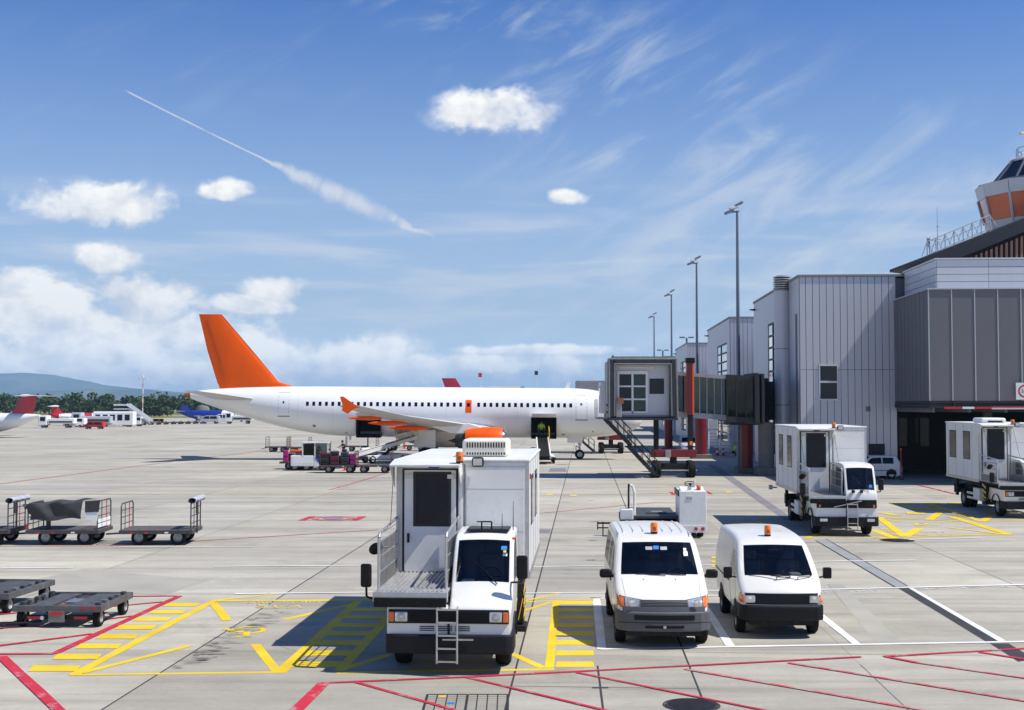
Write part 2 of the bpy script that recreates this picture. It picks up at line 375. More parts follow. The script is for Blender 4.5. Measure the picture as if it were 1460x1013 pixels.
def project(bvh, poly, direction, off, start, nu=8, nv=4):
    """panel laid on a surface: poly = 4 corners in the plane across the direction, ray cast on to the body"""
    mb = MB(); d = Vector(direction); P = []
    (a, b, c, e) = poly
    for j in range(nv+1):
        row = []
        for i in range(nu+1):
            u, w = i/nu, j/nv
            q = (Vector(a)*(1-u)+Vector(b)*u)*(1-w)+(Vector(e)*(1-u)+Vector(c)*u)*w
            h = bvh.ray_cast(q-d*start, d)[0]
            if h is None: h = q
            row.append(h-d*off)
        P.append(row)
    mb.grid(P)
    n = len(mb.v); mb.v += [v+d*(off+.012) for v in mb.v]      # close it round the edge so it has depth
    nu1, nv1 = nu+1, nv+1
    rim = [i for i in range(nu1)]+[j*nu1+nu for j in range(1, nv1)]+[nv*nu1+i for i in range(nu-1,-1,-1)]+[j*nu1 for j in range(nv-1,0,-1)]
    mb.f += [(rim[k], rim[(k+1)%len(rim)], rim[(k+1)%len(rim)]+n, rim[k]+n) for k in range(len(rim))]
    return mb
def chaikin(pts, it=2):
    for _ in range(it):
        q = [pts[0]]
        for a, b in zip(pts[:-1], pts[1:]):
            q.append(tuple(a[i]*.78+b[i]*.22 for i in range(len(a)))); q.append(tuple(a[i]*.22+b[i]*.78 for i in range(len(a))))
        q.append(pts[-1]); pts = q
    return pts
# ================================================================== GROUND
def ground_material(name, base, kind):
    mt = bpy.data.materials.new(name); mt.use_nodes = True; nt = mt.node_tree; N = nt.nodes; L = nt.links
    b = N['Principled BSDF']; b.inputs['Roughness'].default_value = .85; b.inputs['Specular IOR Level'].default_value = .25
    tc = N.new('ShaderNodeTexCoord')
    def noise(scale, det=6, rough=.6, sc=(1,1,1), rot=0.0, dist=0.0):
        mp = N.new('ShaderNodeMapping'); L.new(tc.outputs['Object'], mp.inputs[0]); mp.inputs['Scale'].default_value = sc; mp.inputs['Rotation'].default_value = (0,0,rot)
        n = N.new('ShaderNodeTexNoise'); L.new(mp.outputs[0], n.inputs['Vector']); n.inputs['Scale'].default_value = scale
        n.inputs['Detail'].default_value = det; n.inputs['Roughness'].default_value = rough; n.inputs['Distortion'].default_value = dist
        return n.outputs['Fac']
    def rng(v, a, c, lo, hi):
        r = N.new('ShaderNodeMapRange'); L.new(v, r.inputs[0])
        for i, q in enumerate((a, c, lo, hi)): r.inputs[i+1].default_value = q
        return r.outputs[0]
    def mul(a, c):
        m = N.new('ShaderNodeMath'); m.operation = 'MULTIPLY'; L.new(a, m.inputs[0]); L.new(c, m.inputs[1]); return m.outputs[0]
    if kind == 'concrete':
        f = mul(rng(noise(.10, 4, .55), .35, .65, .90, 1.07), rng(noise(.9, 7, .7), .3, .7, .90, 1.08))
        f = mul(f, rng(noise(9, 5, .7), .3, .7, .93, 1.06))
        f = mul(f, rng(noise(.55, 5, .65, (.12, 1, 1)), .33, .68, 1.14, .80))          # long drag marks across the stand
        f = mul(f, rng(noise(1.6, 4, .6, (.05, 1, 1), .05), .52, .72, 1.06, .74))       # rubber streaks
        f = mul(f, rng(noise(.38, 7, .72, (.6, 1, 1), 0, .6), .57, .74, 1.02, .66))     # oil stains
        # slabs of slightly different casts
        mp = N.new('ShaderNodeMapping'); L.new(tc.outputs['Object'], mp.inputs[0]); mp.inputs['Rotation'].default_value = (0,0,-YAW); mp.inputs['Location'].default_value = (1.2, 0, 0)
        vo = N.new('ShaderNodeTexBrick'); L.new(mp.outputs[0], vo.inputs['Vector']); vo.inputs['Scale'].default_value = 1.0
        vo.offset = 0; vo.inputs['Brick Width'].default_value = 6.0; vo.inputs['Row Height'].default_value = 7.5; vo.inputs['Mortar Size'].default_value = .012
        vo.inputs['Color1'].default_value = (1.12,1.12,1.10,1); vo.inputs['Color2'].default_value = (.84,.84,.86,1); vo.inputs['Mortar'].default_value = (.62,.61,.6,1); vo.inputs['Mortar Smooth'].default_value = .3
        cm = N.new('ShaderNodeMix'); cm.data_type = 'RGBA'; cm.blend_type = 'MULTIPLY'; cm.inputs[0].default_value = .75; cm.inputs[6].default_value = (*base, 1); L.new(vo.outputs['Color'], cm.inputs[7])
        sv = N.new('ShaderNodeVectorMath'); sv.operation = 'SCALE'; L.new(cm.outputs[2], sv.inputs[0]); L.new(f, sv.inputs['Scale'])
        L.new(sv.outputs[0], b.inputs['Base Color'])
        bp = N.new('ShaderNodeBump'); bp.inputs['Strength'].default_value = .25; bp.inputs['Distance'].default_value = .01
        L.new(noise(35, 4, .7), bp.inputs['Height']); L.new(bp.outputs[0], b.inputs['Normal'])
    else:
        cr = N.new('ShaderNodeValToRGB'); L.new(noise(.012 if kind == 'grass' else .0016, 8, .65), cr.inputs[0])
        e = cr.color_ramp.elements
        if kind == 'grass':
            e[0].position = .35; e[0].color = (.10,.13,.035,1); e[1].position = .65; e[1].color = (.24,.23,.09,1)
        else:
            e[0].position = .40; e[0].color = (.030,.050,.022,1); e[1].position = .62; e[1].color = (.14,.16,.07,1)
            x = e.new(.52); x.color = (.045,.07,.028,1)
        L.new(cr.outputs[0], b.inputs['Base Color'])
    MATS[name] = mt; return mt
ground_material('concrete', (.385, .36, .298), 'concrete')
ground_material('grass', (.1,.1,.1), 'grass')
ground_material('hillside', (.1,.1,.1), 'hill')
def paint_material(name, col, wear):
    mt = bpy.data.materials.new(name); mt.use_nodes = True; nt = mt.node_tree; N = nt.nodes; L = nt.links
    b = N['Principled BSDF']; b.inputs['Roughness'].default_value = .7; b.inputs['Specular IOR Level'].default_value = .3
    tc = N.new('ShaderNodeTexCoord')
    n = N.new('ShaderNodeTexNoise'); n.inputs['Scale'].default_value = 2.2; n.inputs['Detail'].default_value = 9; n.inputs['Roughness'].default_value = .78; L.new(tc.outputs['Object'], n.inputs['Vector'])
    r = N.new('ShaderNodeMapRange'); L.new(n.outputs['Fac'], r.inputs[0]); r.inputs[1].default_value = .66-wear*.25; r.inputs[2].default_value = .74-wear*.20; r.inputs[3].default_value = 0; r.inputs[4].default_value = .85
    n2 = N.new('ShaderNodeTexNoise'); n2.inputs['Scale'].default_value = 1.0; n2.inputs['Detail'].default_value = 6; L.new(tc.outputs['Object'], n2.inputs['Vector'])
    r2 = N.new('ShaderNodeMapRange'); L.new(n2.outputs['Fac'], r2.inputs[0]); r2.inputs[1].default_value = .3; r2.inputs[2].default_value = .7; r2.inputs[3].default_value = .82; r2.inputs[4].default_value = 1.08
    v = N.new('ShaderNodeVectorMath'); v.operation = 'SCALE'; v.inputs[0].default_value = col; L.new(r2.outputs[0], v.inputs['Scale'])
    m = N.new('ShaderNodeMix'); m.data_type = 'RGBA'; L.new(r.outputs[0], m.inputs[0]); L.new(v.outputs[0], m.inputs[6]); m.inputs[7].default_value = (.36,.35,.325,1)
    L.new(m.outputs[2], b.inputs['Base Color']); MATS[name] = mt
paint_material('paint_yellow', (.74, .52, .012), .42)
paint_material('paint_yellow_worn', (.76, .55, .05), .85)
paint_material('paint_red', (.52, .025, .048), .45)
paint_material('paint_red_worn', (.58, .08, .09), .75)
paint_material('paint_white', (.76, .76, .74), .30)
paint_material('paint_white_worn', (.70, .70, .68), .85)
mat('tar', (.035, .034, .036), .8, var=.3, vscale=1.2)
mat('tar_soft', (.16, .155, .15), .85, var=.3, vscale=1.2)
mat('patch_concrete', (.36, .34, .285), .85, var=.12, vscale=.8)
mat('patch_dark', (.20, .19, .20), .85, var=.2, vscale=.8)
mat('channel', (.28, .285, .275), .8, var=.15, vscale=1.5)
mat('iron', (.05, .05, .055), .6, .5, var=.3, vscale=6)

gm = MB().add([(-26000,-600,0),(26000,-600,0),(26000,26000,0),(-26000,26000,0)], [(0,1,2,3)])
land = tag(gm.build('ground', 'grass'), kind='structure'); land.location.z = -.03
AP = MB().add([(-460,-120,0),(420,-120,0),(420,430,0),(-60,430,0),(-460,330,0)], [(0,1,2,3,4)]).build('apron', 'concrete')
tag(AP, kind='structure')
ZJ, ZP, ZY, ZW, ZR = .004, .006, .010, .014, .018
NP_ = [0]
def lift(z):       # every mark lies a hair above the one painted before it
    NP_[0] += 1; return .0035+NP_[0]*.00006
def flat(name, pts, m, z):
    n = len(pts); z = lift(z); return MB().add([(p[0], p[1], z) for p in pts], [tuple(range(n))]).build(name, m, AP)
def gline(name, p0, p1, w, m, z, px=True, w2=None):
    z = lift(z); a = G(*p0) if px else Vector((*p0, 0)); b = G(*p1) if px else Vector((*p1, 0)); w2 = w if w2 is None else w2
    d = (b-a); d.z = 0; d.normalize(); s = Vector((-d.y, d.x, 0))
    L = (b-a).length; k = max(1, min(12, int(L/1.2))); pts0 = []; pts1 = []
    for i in range(k+1):
        t = i/k; c = a.lerp(b, t); ww = (w+(w2-w)*t)/2
        j0 = 1+random.uniform(-.07, .07); j1 = 1+random.uniform(-.07, .07)
        pts0.append(c+s*ww*j0); pts1.append(c-s*ww*j1)
    mb = MB(); mb.v = [Vector((p.x, p.y, z)) for p in pts0+pts1]
    mb.f = [(i, i+1, k+2+i, k+1+i) for i in range(k)]
    return mb.build(name, m, AP)
def pquad(name, pts, m, z): return flat(name, [G(*p) for p in pts], m, z)
# ---- expansion joints running with the stands, and across them
ax = Vector((math.sin(-YAW), math.cos(YAW), 0)); bx = Vector((ax.y, -ax.x, 0))
def slab(x0, x1, s0, s1, m): flat('slab_patch', [bx*x0+ax*s0, bx*x1+ax*s0, bx*x1+ax*s1, bx*x0+ax*s1], m, ZJ)
ground_material('slab_dark', (.335, .312, .258), 'concrete'); ground_material('slab_mid', (.358, .335, .278), 'concrete'); ground_material('slab_pale', (.425, .40, .335), 'concrete')
slab(-7.2, -1.2, 15.6, 28.6, 'slab_dark'); slab(1.8, 10.8, 22.9, 28.4, 'slab_mid'); slab(-1.2, 1.8, 20.0, 33.5, 'slab_mid'); slab(-13.2, -7.2, 29.2, 33.5, 'slab_pale'); slab(1.8, 10.8, 41.2, 56, 'slab_mid'); slab(-19.2, -13.2, 41, 56, 'slab_pale'); slab(-7.2, -1.2, 56, 71, 'slab_pale')
for k, off in enumerate([-25.2,-19.2,-13.2,-7.2,-1.2,1.8,4.8,10.8,28.8]):
    w = .035 if off in (-7.2,-1.2,1.8) else .016
    s0, s1 = (2, 150)
    if off == 4.8: s0, s1 = 2, 22
    o = bx*off
    gline('expansion_joint', (o+ax*s0)[:2], (o+ax*s1)[:2], w, 'tar' if w > .02 else 'tar_soft', ZJ, False)
for d, x0, x1 in [(20.0,-1.2,1.8),(33.5,-14,6),(41,-26,10.8),(56,-32,11),(71,-1.2,11)]:
    gline('expansion_joint', (ax*d+bx*x0)[:2], (ax*d+bx*x1)[:2], .014, 'tar_soft', ZJ, False)
gline('expansion_joint', (852,950), (860,1012), .035, 'tar', ZJ)
for (x, y) in [(856,981),(842,799),(845,771),(849,853),(846,744),(842,714)]:
    p = G(x, y); flat('joint_marker', [p+Vector((a,b_,0)) for a,b_ in ((-.13,-.045),(.13,-.045),(.13,.045),(-.13,.045))], 'tar', ZP)
# repaired slabs and patches
pquad('slab_patch', [(0,838),(120,812),(300,828),(235,849)], 'patch_concrete', ZJ)
pquad('slab_patch', [(785,668),(806,668),(808,673),(782,673)], 'patch_dark', ZP)
pquad('slab_patch', [(753,755),(786,755),(784,760),(753,760)], 'patch_dark', ZP)
pquad('slab_patch', [(1180,833),(1200,833),(1284,915),(1248,916)], 'patch_concrete', ZJ)
# drain channel on the right
pquad('drain_strip', [(1279,838),(1294,838),(1424,915),(1408,917)], 'tar', ZP)
pquad('drain_strip', [(1411,918),(1438,918),(1475,940),(1452,944)], 'tar', ZP)
pquad('kerb_line', [(1294,838),(1300,838),(1434,914),(1424,915)], 'paint_white', ZP)
pquad('channel_cover', [(1163,771),(1176,769),(1294,836),(1276,838)], 'channel', ZP)
gline('channel_edge', (1163,771), (1277,838), .05, 'tar', ZY); gline('channel_edge', (1178,769), (1294,836), .04, 'tar', ZY)
pquad('channel_cover', [(1008,663),(1020,663),(1134,742),(1118,742)], 'patch_dark', ZP)
# ---- yellow bay under the centre truck
def Y(p0, p1, w, w2=None, m='paint_yellow'): return gline('yellow_line', p0, p1, w, m, ZY, True, w2)
Y((303,858),(105,963),.19); Y((100,963),(404,959),.13); Y((301,857),(562,856),.19); Y((302,857),(397,847),.14)
Y((304,860),(324,885),.20); Y((364,919),(396,959),.19); Y((116,960),(271,921),.17); Y((405,884),(508,861),.17)
Y((398,960),(510,858),.21); Y((484,957),(556,878),.20)
Y((480,960),(790,955),.14); Y((793,857),(783,953),.16); Y((722,929),(774,953),.16)
Y((745,858),(801,846),.10); Y((740,859),(850,855),.12); Y((742,873),(786,859),.12); Y((482,957),(556,934),.17)
for (xl, xr, y, h) in [(650,805,120,13),(592,750,149,14),(527,690,178,15),(458,630,210,18),(383,560,247,19),(300,490,286,20),(208,410,328,22),(112,325,375,24)]:
    k = .3562; sl = 22
    pquad('yellow_bar', [(xl*k,820+(y+h/2)*k),((xr-sl)*k,820+(y+h/2)*k),(xr*k,820+(y-h/2)*k),((xl+sl)*k,820+(y-h/2)*k)], 'paint_yellow', ZY)
for i, y in enumerate([869.5,880,892,904,917,932,948]):
    xl = 398+(960-y)/(960-858)*112+4; xr = min(484+(957-y)/(957-878)*72, 560)-3; h = 2.2+i*.35
    pquad('yellow_bar', [(xl-2,y+h),(xr-2,y+h),(xr+2,y-h),(xl+2,y-h)], 'paint_yellow', ZY)
for i, y in enumerate([860,870.5,880.5,892,904,917,932,948]):
    h = 2.1+i*.25; pquad('yellow_bar', [(792,y+h),(847,y+h),(846,y-h),(794,y-h)], 'paint_yellow', ZY)
# wheelchair symbol and worn words, painted to be read from the other side
def poly_line(pts, w, m='paint_yellow', name='wheelchair_symbol'):
    mb = MB(); 
    gp = [G(*p) for p in pts]
    for a, b in zip(gp[:-1], gp[1:]):
        zq = lift(0); d = (b-a).normalized(); s = Vector((-d.y, d.x, 0))*w/2; e = d*w*.35
        mb.add([Vector((q.x,q.y,zq)) for q in (a-e+s, a-e-s, b+e-s, b+e+s)], [(0,1,2,3)])
    return mb.build(name, m, AP)
arc = [(357+19*math.cos(t), 898.8-4.3*math.sin(t)) for t in [PI*.92-i*PI*1.35/11 for i in range(12)]]
poly_line(arc, .11); poly_line([(320,898),(328,898.5),(333,901.5),(353,901.5),(350,907),(339,908.3)], .13)
arc2 = [(1313+8*math.cos(t), 748-1.6*math.sin(t)) for t in [i*PI/5 for i in range(10)]]
poly_line(arc2, .14); poly_line([(1318,748.3),(1336,749)], .14)
random.seed(3)
def worn_words(p0, p1, n, hgt, m, z=ZY, gaps=(0,), name='worn_lettering'):
    a, b = G(*p0), G(*p1); d = (b-a)/n; u = d.normalized(); v = Vector((-u.y, u.x, 0)); mb = MB(); z = lift(z)
    for i in range(n):
        if i in gaps: continue
        o = a+d*i; L = d.length*.72
        for k in range(random.choice((2,3))):
            s = random.uniform(0, .75)*L; t = random.uniform(0, .6)*hgt
            if random.random() < .55: x0, x1, y0, y1 = s, s+L*.22, 0, hgt*random.uniform(.6, 1)
            else: x0, x1, y0, y1 = 0, L*random.uniform(.6,1), t, t+hgt*.2
            mb.add([tuple((o+u*x+v*y).xy)+(z+.00008*(k+1),) for x, y in ((x0,y0),(x1,y0),(x1,y1),(x0,y1))], [(0,1,2,3)])
    return mb.build(name, m, AP)
worn_words((352,861.2),(458,860), 17, .30, 'paint_yellow_worn', gaps=(6,7))
def ground_text(s, p, size, m, rz, z): 
    q = G(*p); z = lift(z); return text_mesh(s, size, 'painted_word', m, AP, (q.x, q.y, z), (0,0,rz), .0)
ground_text('VAR', (398,865.2), .62, 'paint_yellow_worn', PI+YAW, ZY)
worn_words((1298,765),(1392,763.5), 14, .40, 'paint_yellow_worn', gaps=(5,))
worn_words((1316,760.5),(1352,760), 4, .40, 'paint_yellow_worn', gaps=())
worn_words((1312,841.8),(1446,837.5), 15, .26, 'paint_white_worn', ZW, gaps=(6,11,12))
worn_words((1176,845),(1258,843), 9, .24, 'paint_white_worn', ZW, gaps=(3,4))
# ---- the two bays further right
Y((1222,739),(1310,740),.22); Y((1022,741),(1062,741),.30); Y((1074,739),(1100,739),.34); Y((1152,765),(1290,769),.2,m='paint_yellow_worn')
for p0, p1, w in [((1253,738),(1290,766),.30),((1245,756),(1281,770),.30),((1290,766),(1310,754),.36),((1356,737),(1440,763),.34),((1296,766),(1440,762),.20),
                  ((1354,753),(1436,763),.22),((1232,764),(1282,770),.22),((1322,741),(1370,744),.2),((1322,718),(1400,744),.26),((1400,744),(1414,736),.30),((1402,744),(1480,744),.22),
                  ((1324,742),(1340,731),.34),((1254,741),(1284,744),.20),((1258,732),(1280,735),.42),((1050,752),(1100,752),.18),((1040,746),(1100,747),.16),((1080,744),(1098,752),.22),((1150,768),(1170,760),.22)]:
    Y(p0, p1, w)
for x0, x1, y in [(1272,1302,719),(1320,1340,719),(1353,1376,718.5),(1298,1340,726),(1294,1318,732.5)]: pquad('yellow_bar', [(x0,y+1.3),(x1+4,y+1.3),(x1,y-1.3),(x0-3,y-1.3)], 'paint_yellow', ZY)
for i in range(6):
    y = 755.5+i*2.0; x0 = 1256+i*4.6; pquad('yellow_bar', [(x0,y+.4),(x0+15,y+.4),(x0+14.5,y-.3),(x0-.5,y-.3)], 'paint_yellow', ZY)
for i in range(5): pquad('yellow_bar', [(1014,797+i*6.2),(1024,797+i*6.2),(1024,794.4+i*6.2),(1015,794.4+i*6.2)], 'paint_yellow', ZY)
for x, y in [(784,705.5),(817,707)]: pquad('yellow_bar', [(x-5,y+1.4),(x+5,y+1.4),(x+5,y-1.2),(x-4,y-1.2)], 'paint_yellow_worn', ZY)
gline('yellow_line', (745,707), (1070,702), .12, 'paint_yellow_worn', ZY); gline('yellow_line', (0,705.5), (556,704.5), .16, 'paint_yellow_worn', ZY)
pquad('yellow_bar', [(955,705),(963,705),(962,702),(955,702)], 'paint_yellow_worn', ZY); pquad('yellow_bar', [(1036,703.5),(1046,703.5),(1042,700.5),(1033,700.5)], 'paint_yellow_worn', ZY)
gline('yellow_line', (150,642.5), (178,642), .5, 'paint_yellow_worn', ZY); gline('yellow_line', (872,648), (895,656), .12, 'paint_yellow_worn', ZY); gline('yellow_line', (895,656), (935,656.5), .12, 'paint_yellow_worn', ZY)
# ---- white lines
def Wt(p0, p1, w, m='paint_white'): return gline('white_line', p0, p1, w, m, ZW)
Wt((857,926.5),(1475,915.5),.13); Wt((850.5,855),(858,927),.17); Wt((1000,858),(1041,922),.17); Wt((1150,862),(1221,919),.17)
Wt((848,854.5),(1060,849),.09); Wt((820,846),(1080,843),.10); Wt((1150,842),(1475,834),.14); Wt((740,809),(1090,805),.10); Wt((1150,801.5),(1306,799.5),.12)
Wt((305,808.5),(514,807),.12); Wt((335,847.5),(548,845),.12); Wt((0,811),(104,810),.12); Wt((160,780),(360,780.5),.10); Wt((1005,776),(1110,775),.1)
Wt((1272,771),(1400,767),.13); Wt((1268,694),(1360,701),.14); Wt((738,847),(820,846),.1)
# ---- red lines
def Rd(p0, p1, w, m='paint_red', w2=None): return gline('red_line', p0, p1, w, m, ZR, True, w2)
Rd((77,933),(256,850.5),.16); Rd((-5,933.5),(78,933),.12); Rd((140,851.5),(252,850.5),.10); Rd((130,868),(232,859),.10); Rd((150,884),(190,879),.10); Rd((-5,922),(132,904.5),.12)
Rd((2,937),(86,1016),.19); Rd((-10,878),(30,874),.1); Rd((-10,897),(60,893),.09)
Rd((462,975),(418,1018),.21); Rd((458,975),(662,966.5),.10); Rd((662,966.5),(842,957.5),.10); Rd((842,957.5),(1228,937.5),.09)
Rd((508,974),(664,1018),.085); Rd((662,966),(880,1018),.08); Rd((822,960),(1120,1020),.075); Rd((976,955),(1330,1016),.09,'paint_red_worn'); Rd((1124,946),(1475,1003),.09,'paint_red_worn')
Rd((1260,937),(1475,925),.10); Rd((1262,937),(1308,946),.10); Rd((1308,946),(1475,970),.08,'paint_red_worn'); Rd((1396,931),(1475,943),.10)
Rd((-5,691),(262,656.5),.14,'paint_red_worn'); Rd((262,656.5),(392,641),.16,'paint_red_worn'); Rd((470,699),(556,673.5),.14,'paint_red_worn')
Rd((-5,779.5),(165,779),.08,'paint_red_worn'); Rd((165,779),(540,756),.10,'paint_red_worn'); Rd((752,734),(935,717),.09,'paint_red_worn'); Rd((935,717),(1110,715.5),.08,'paint_red_worn')
Rd((480,698.5),(556,699),.1,'paint_red_worn'); Rd((750,697),(1110,694),.08,'paint_red_worn'); Rd((1305,691),(1362,705),.16); Rd((1255,711),(1350,710.5),.1,'paint_red_worn')
Rd((430,742.5),(446,737),.28); Rd((505,742.5),(518,737),.28); Rd((446,737),(518,737),.07,'paint_red_worn'); Rd((432,743),(506,743),.07,'paint_red_worn')
for x in (962,1036): pquad('red_mark', [(x-8,702),(x-3,702),(x+2,706),(x-4,706)] if x < 1000 else [(1006,701.5),(1010,701.5),(1017,705),(1012,705)], 'paint_red', ZR)
mat('roundel_blue', (.22, .23, .34), .7, var=.2)
c = G(475, 739.7)
MB().lathe([(.62,0),(.86,0)], (c.x,c.y,lift(0)), 'z', 28).build('roundel_ring', 'paint_red_worn', AP)
MB().lathe([(.001,0),(.42,0)], (c.x,c.y,lift(0)), 'z', 24).build('roundel_disc', 'roundel_blue', AP)
# ---- tyre and oil marks inside the left bay have their own shapes
mat('oil', (.15, .13, .125), .7, var=.3, vscale=4)
for k in range(95):
    t = random.random(); px = 265+t*135+random.uniform(-18,18); py = 948-t*80+random.uniform(-6,6)
    q = G(px, py); l = random.uniform(.10,.45); w = random.uniform(.012,.035); n = 7
    up = [(q.x-l/2+l*i/n, q.y+w*random.uniform(.4,1)*math.sin(PI*i/n), 0) for i in range(n+1)]; dn = [(q.x-l/2+l*i/n, q.y-w*random.uniform(.4,1)*math.sin(PI*i/n), 0) for i in range(n-1,0,-1)]
    flat('scuff_mark', up+dn, 'oil', ZP+.0003*(k % 7))
# ---- covers let into the ground
def manhole(px, py, r):
    q = G(px, py); t = tag(MB().lathe([(.001,0),(r*.98,0),(r,-.02)], (0,0,.012), 'z', 32).build('manhole_cover', 'iron'), None)
    t.location = (q.x, q.y, 0)
    tag(t, 'round ribbed iron manhole cover in the concrete by red lines' if r < .5 else 'round manhole cover beside the yellow lifting vehicle bay', 'manhole cover')
    for i in range(-6, 7):
        w = math.sqrt(max(0, 1-(i/7)**2))*r*.88
        MB().b(-w, w, i*r/7-.012, i*r/7+.012, .0125, .019).build('rib', 'iron', t)
    MB().lathe([(r*1.01,0),(r*1.09,0)], (0,0,.007), 'z', 32).build('rim', 'tar', t)
manhole(986, 1006, .40); manhole(1279, 771, .52)
gr = thing('access_grate', 'long dark framed grating set in the concrete, one yellow and one blue square', 'grate', (G(662,1004).x, G(662,1004).y, 0))
y0, y1 = 18.05-G(662,1004).y, 18.95-G(662,1004).y; y0 = G(662,1016).y-G(662,1004).y; y1 = G(662,991).y-G(662,1004).y
x0, x1 = G(606,1004).x-G(662,1004).x, G(724,1004).x-G(662,1004).x
for a in (x0, (x0+x1)/2, x1): MB().b(a-.018, a+.018, y0, y1, 0, .011).build('frame_bar', 'iron', gr)
for a in (y0, y1): MB().b(x0+.018, (x0+x1)/2-.018, a-.015, a+.015, 0, .0115).build('frame_bar', 'iron', gr); MB().b((x0+x1)/2+.018, x1-.018, a-.015, a+.015, 0, .0115).build('frame_bar', 'iron', gr)
for i in range(1, 8):
    if i == 4: continue
    a = x0+(x1-x0)*i/8; MB().b(a-.008, a+.008, y0+.016, y1-.016, 0, .009).build('grate_bar', 'iron', gr)
for j in range(1, 9):
    bq = y0+(y1-y0)*j/9; MB().b(x0+.02, x1-.02, bq-.004, bq+.004, 0, .0065).build('cross_wire', 'iron', gr)
for (i, j, m) in ((1, 7.8, 'sticker_yellow'), (2, 4.2, 'sticker_blue')):
    a = x0+(x1-x0)*(i+.5)/8; bq = y0+(y1-y0)*j/9; MB().b(a-.055, a+.055, bq-.05, bq+.05, 0, .0125).build('marker_plate', m, gr)
# ================================================================== FAR LAND
def ridge(name, D, pts, depth, m):
    """a ridge line of hills: px/top pairs give its crest, behind it the hill falls away"""
    crest = chaikin(pts, 2); mb = MB(); rows = []
    xs = [p[0] for p in crest]
    def crestat(x):
        for a, b in zip(crest[:-1], crest[1:]):
            if a[0] <= x <= b[0]:
                t = (x-a[0])/max(1e-6, b[0]-a[0]); return a[1]+(b[1]-a[1])*t
        return crest[-1][1]
    n = 150; x0, x1 = pts[0][0], pts[-1][0]
    for j in range(9):
        t = j/8; row = []
        for i in range(n+1):
            px = x0+(x1-x0)*i/n; q = At(px, crestat(px), D)
            prof = math.sin(min(1, t/.62)*PI/2)**1.2 if t <= .62 else math.cos((t-.62)/.38*PI/2)
            z = max(-2, q.z*prof+(0 if t in (0,1) else math.sin(i*1.3+j*2.1)*D*.00022+math.sin(i*.37+j)*D*.0004))
            row.append((q.x*(1+(t-.62)*depth/D), D+(t-.62)*depth, z))
        rows.append(row)
    mb.grid(rows); o = mb.build(name, m, None, True); tag(o, kind='structure'); return o
ridge('far_hills', 11500, [(-700,545),(-400,540),(-150,536),(0,532.5),(60,533),(110,540),(165,552),(210,556),(300,563),(420,570),(560,573),(760,575)], 3000, 'hillside')
ridge('near_hills', 8200, [(-700,566),(-300,560),(0,562),(90,558),(165,555),(200,555),(260,559),(330,566),(430,571),(620,572),(860,570),(1100,566),(1500,560),(2100,556)], 2500, 'hillside')
def foliage_material():
    mt = bpy.data.materials.new('foliage'); mt.use_nodes = True; nt = mt.node_tree; N = nt.nodes; L = nt.links; b = N['Principled BSDF']
    b.inputs['Roughness'].default_value = .8; b.inputs['Specular IOR Level'].default_value = .2
    tc = N.new('ShaderNodeTexCoord'); n = N.new('ShaderNodeTexNoise'); n.inputs['Scale'].default_value = .11; n.inputs['Detail'].default_value = 5; L.new(tc.outputs['Object'], n.inputs['Vector'])
    cr = N.new('ShaderNodeValToRGB'); L.new(n.outputs['Fac'], cr.inputs[0]); e = cr.color_ramp.elements
    e[0].position = .35; e[0].color = (.022,.045,.014,1); e[1].position = .68; e[1].color = (.075,.105,.030,1)
    L.new(cr.outputs[0], b.inputs['Base Color']); MATS['foliage'] = mt
foliage_material()
def wood(name, label, px0, px1, D0, D1, n, hlo, hhi, seed, leaf=.9):
    """a far wood: many crowns of leaf clumps on trunks, one mass"""
    rnd = random.Random(seed); mb = MB()
    for k in range(n):
        px = rnd.uniform(px0, px1); D = rnd.uniform(D0, D1); q = At(px, 577, D); h = rnd.uniform(hlo, hhi); r = h*rnd.uniform(.34,.5)
        mb.tube((q.x,D,0), (q.x,D,h*.6), .22, 5, .1)
        lobes = [(rnd.uniform(-.55,.55)*r, rnd.uniform(-.55,.55)*r, h*rnd.uniform(.28,.80), r*rnd.uniform(.45,.75)) for _ in range(6)]
        for _ in range(int(150*(h/9)**1.3)):
            lx, ly, lz, lr = rnd.choice(lobes)
            d = Vector((rnd.gauss(0,1), rnd.gauss(0,1), rnd.gauss(0,1))).normalized()*lr*rnd.uniform(.6,1.05)
            c = Vector((q.x+lx, D+ly, lz))+d; c.z = min(max(c.z, .2), h)
            a = Vector((rnd.gauss(0,1), rnd.gauss(0,1), rnd.gauss(0,1))).normalized(); e = d.normalized().cross(a)
            if e.length < .1: continue
            e.normalize(); g = (d.normalized()*.4+a*.6).cross(e).normalized(); s = leaf*rnd.uniform(.5,1.1)
            mb.add([c+e*s, c+g*s*.8, c-e*s, c-g*s*.8], [(0,1,2,3)])
    o = bpy.data.objects.new(name, mb_mesh_fast(mb, name, 'foliage')); COL.objects.link(o); tag(o, label, 'wood', None, 'stuff'); return o
def mb_mesh_fast(mb, name, m):
    me = bpy.data.meshes.new(name); me.from_pydata([tuple(v) for v in mb.v], [], mb.f); me.materials.append(MATS[m]); return me
wood('far_wood', 'dark green belt of trees across the airfield behind the parked jets', -140, 420, 560, 680, 190, 5.5, 10.5, 5)
wood('far_wood', 'low tree belt beyond the airfield seen over the white airliner', 420, 1250, 720, 860, 170, 9, 15.5, 9, 1.2)
wood('hedge', 'low green hedge on the grass in front of the tree belt', 110, 246, 470, 490, 40, 3.0, 5.5, 11, .7)
tag(MB().add([(-420,352,0),(60,446,0),(60,520,0),(-420,470,0)], [(0,1,2,3)]).build('grass_field', 'grass'), kind='structure').location.z = .02
# runway strip past the grass
tag(MB().add([(-500,470,0),(420,500,0),(420,520,0),(-500,490,0)], [(0,1,2,3)]).build('taxiway', 'concrete'), kind='structure').location.z = .04
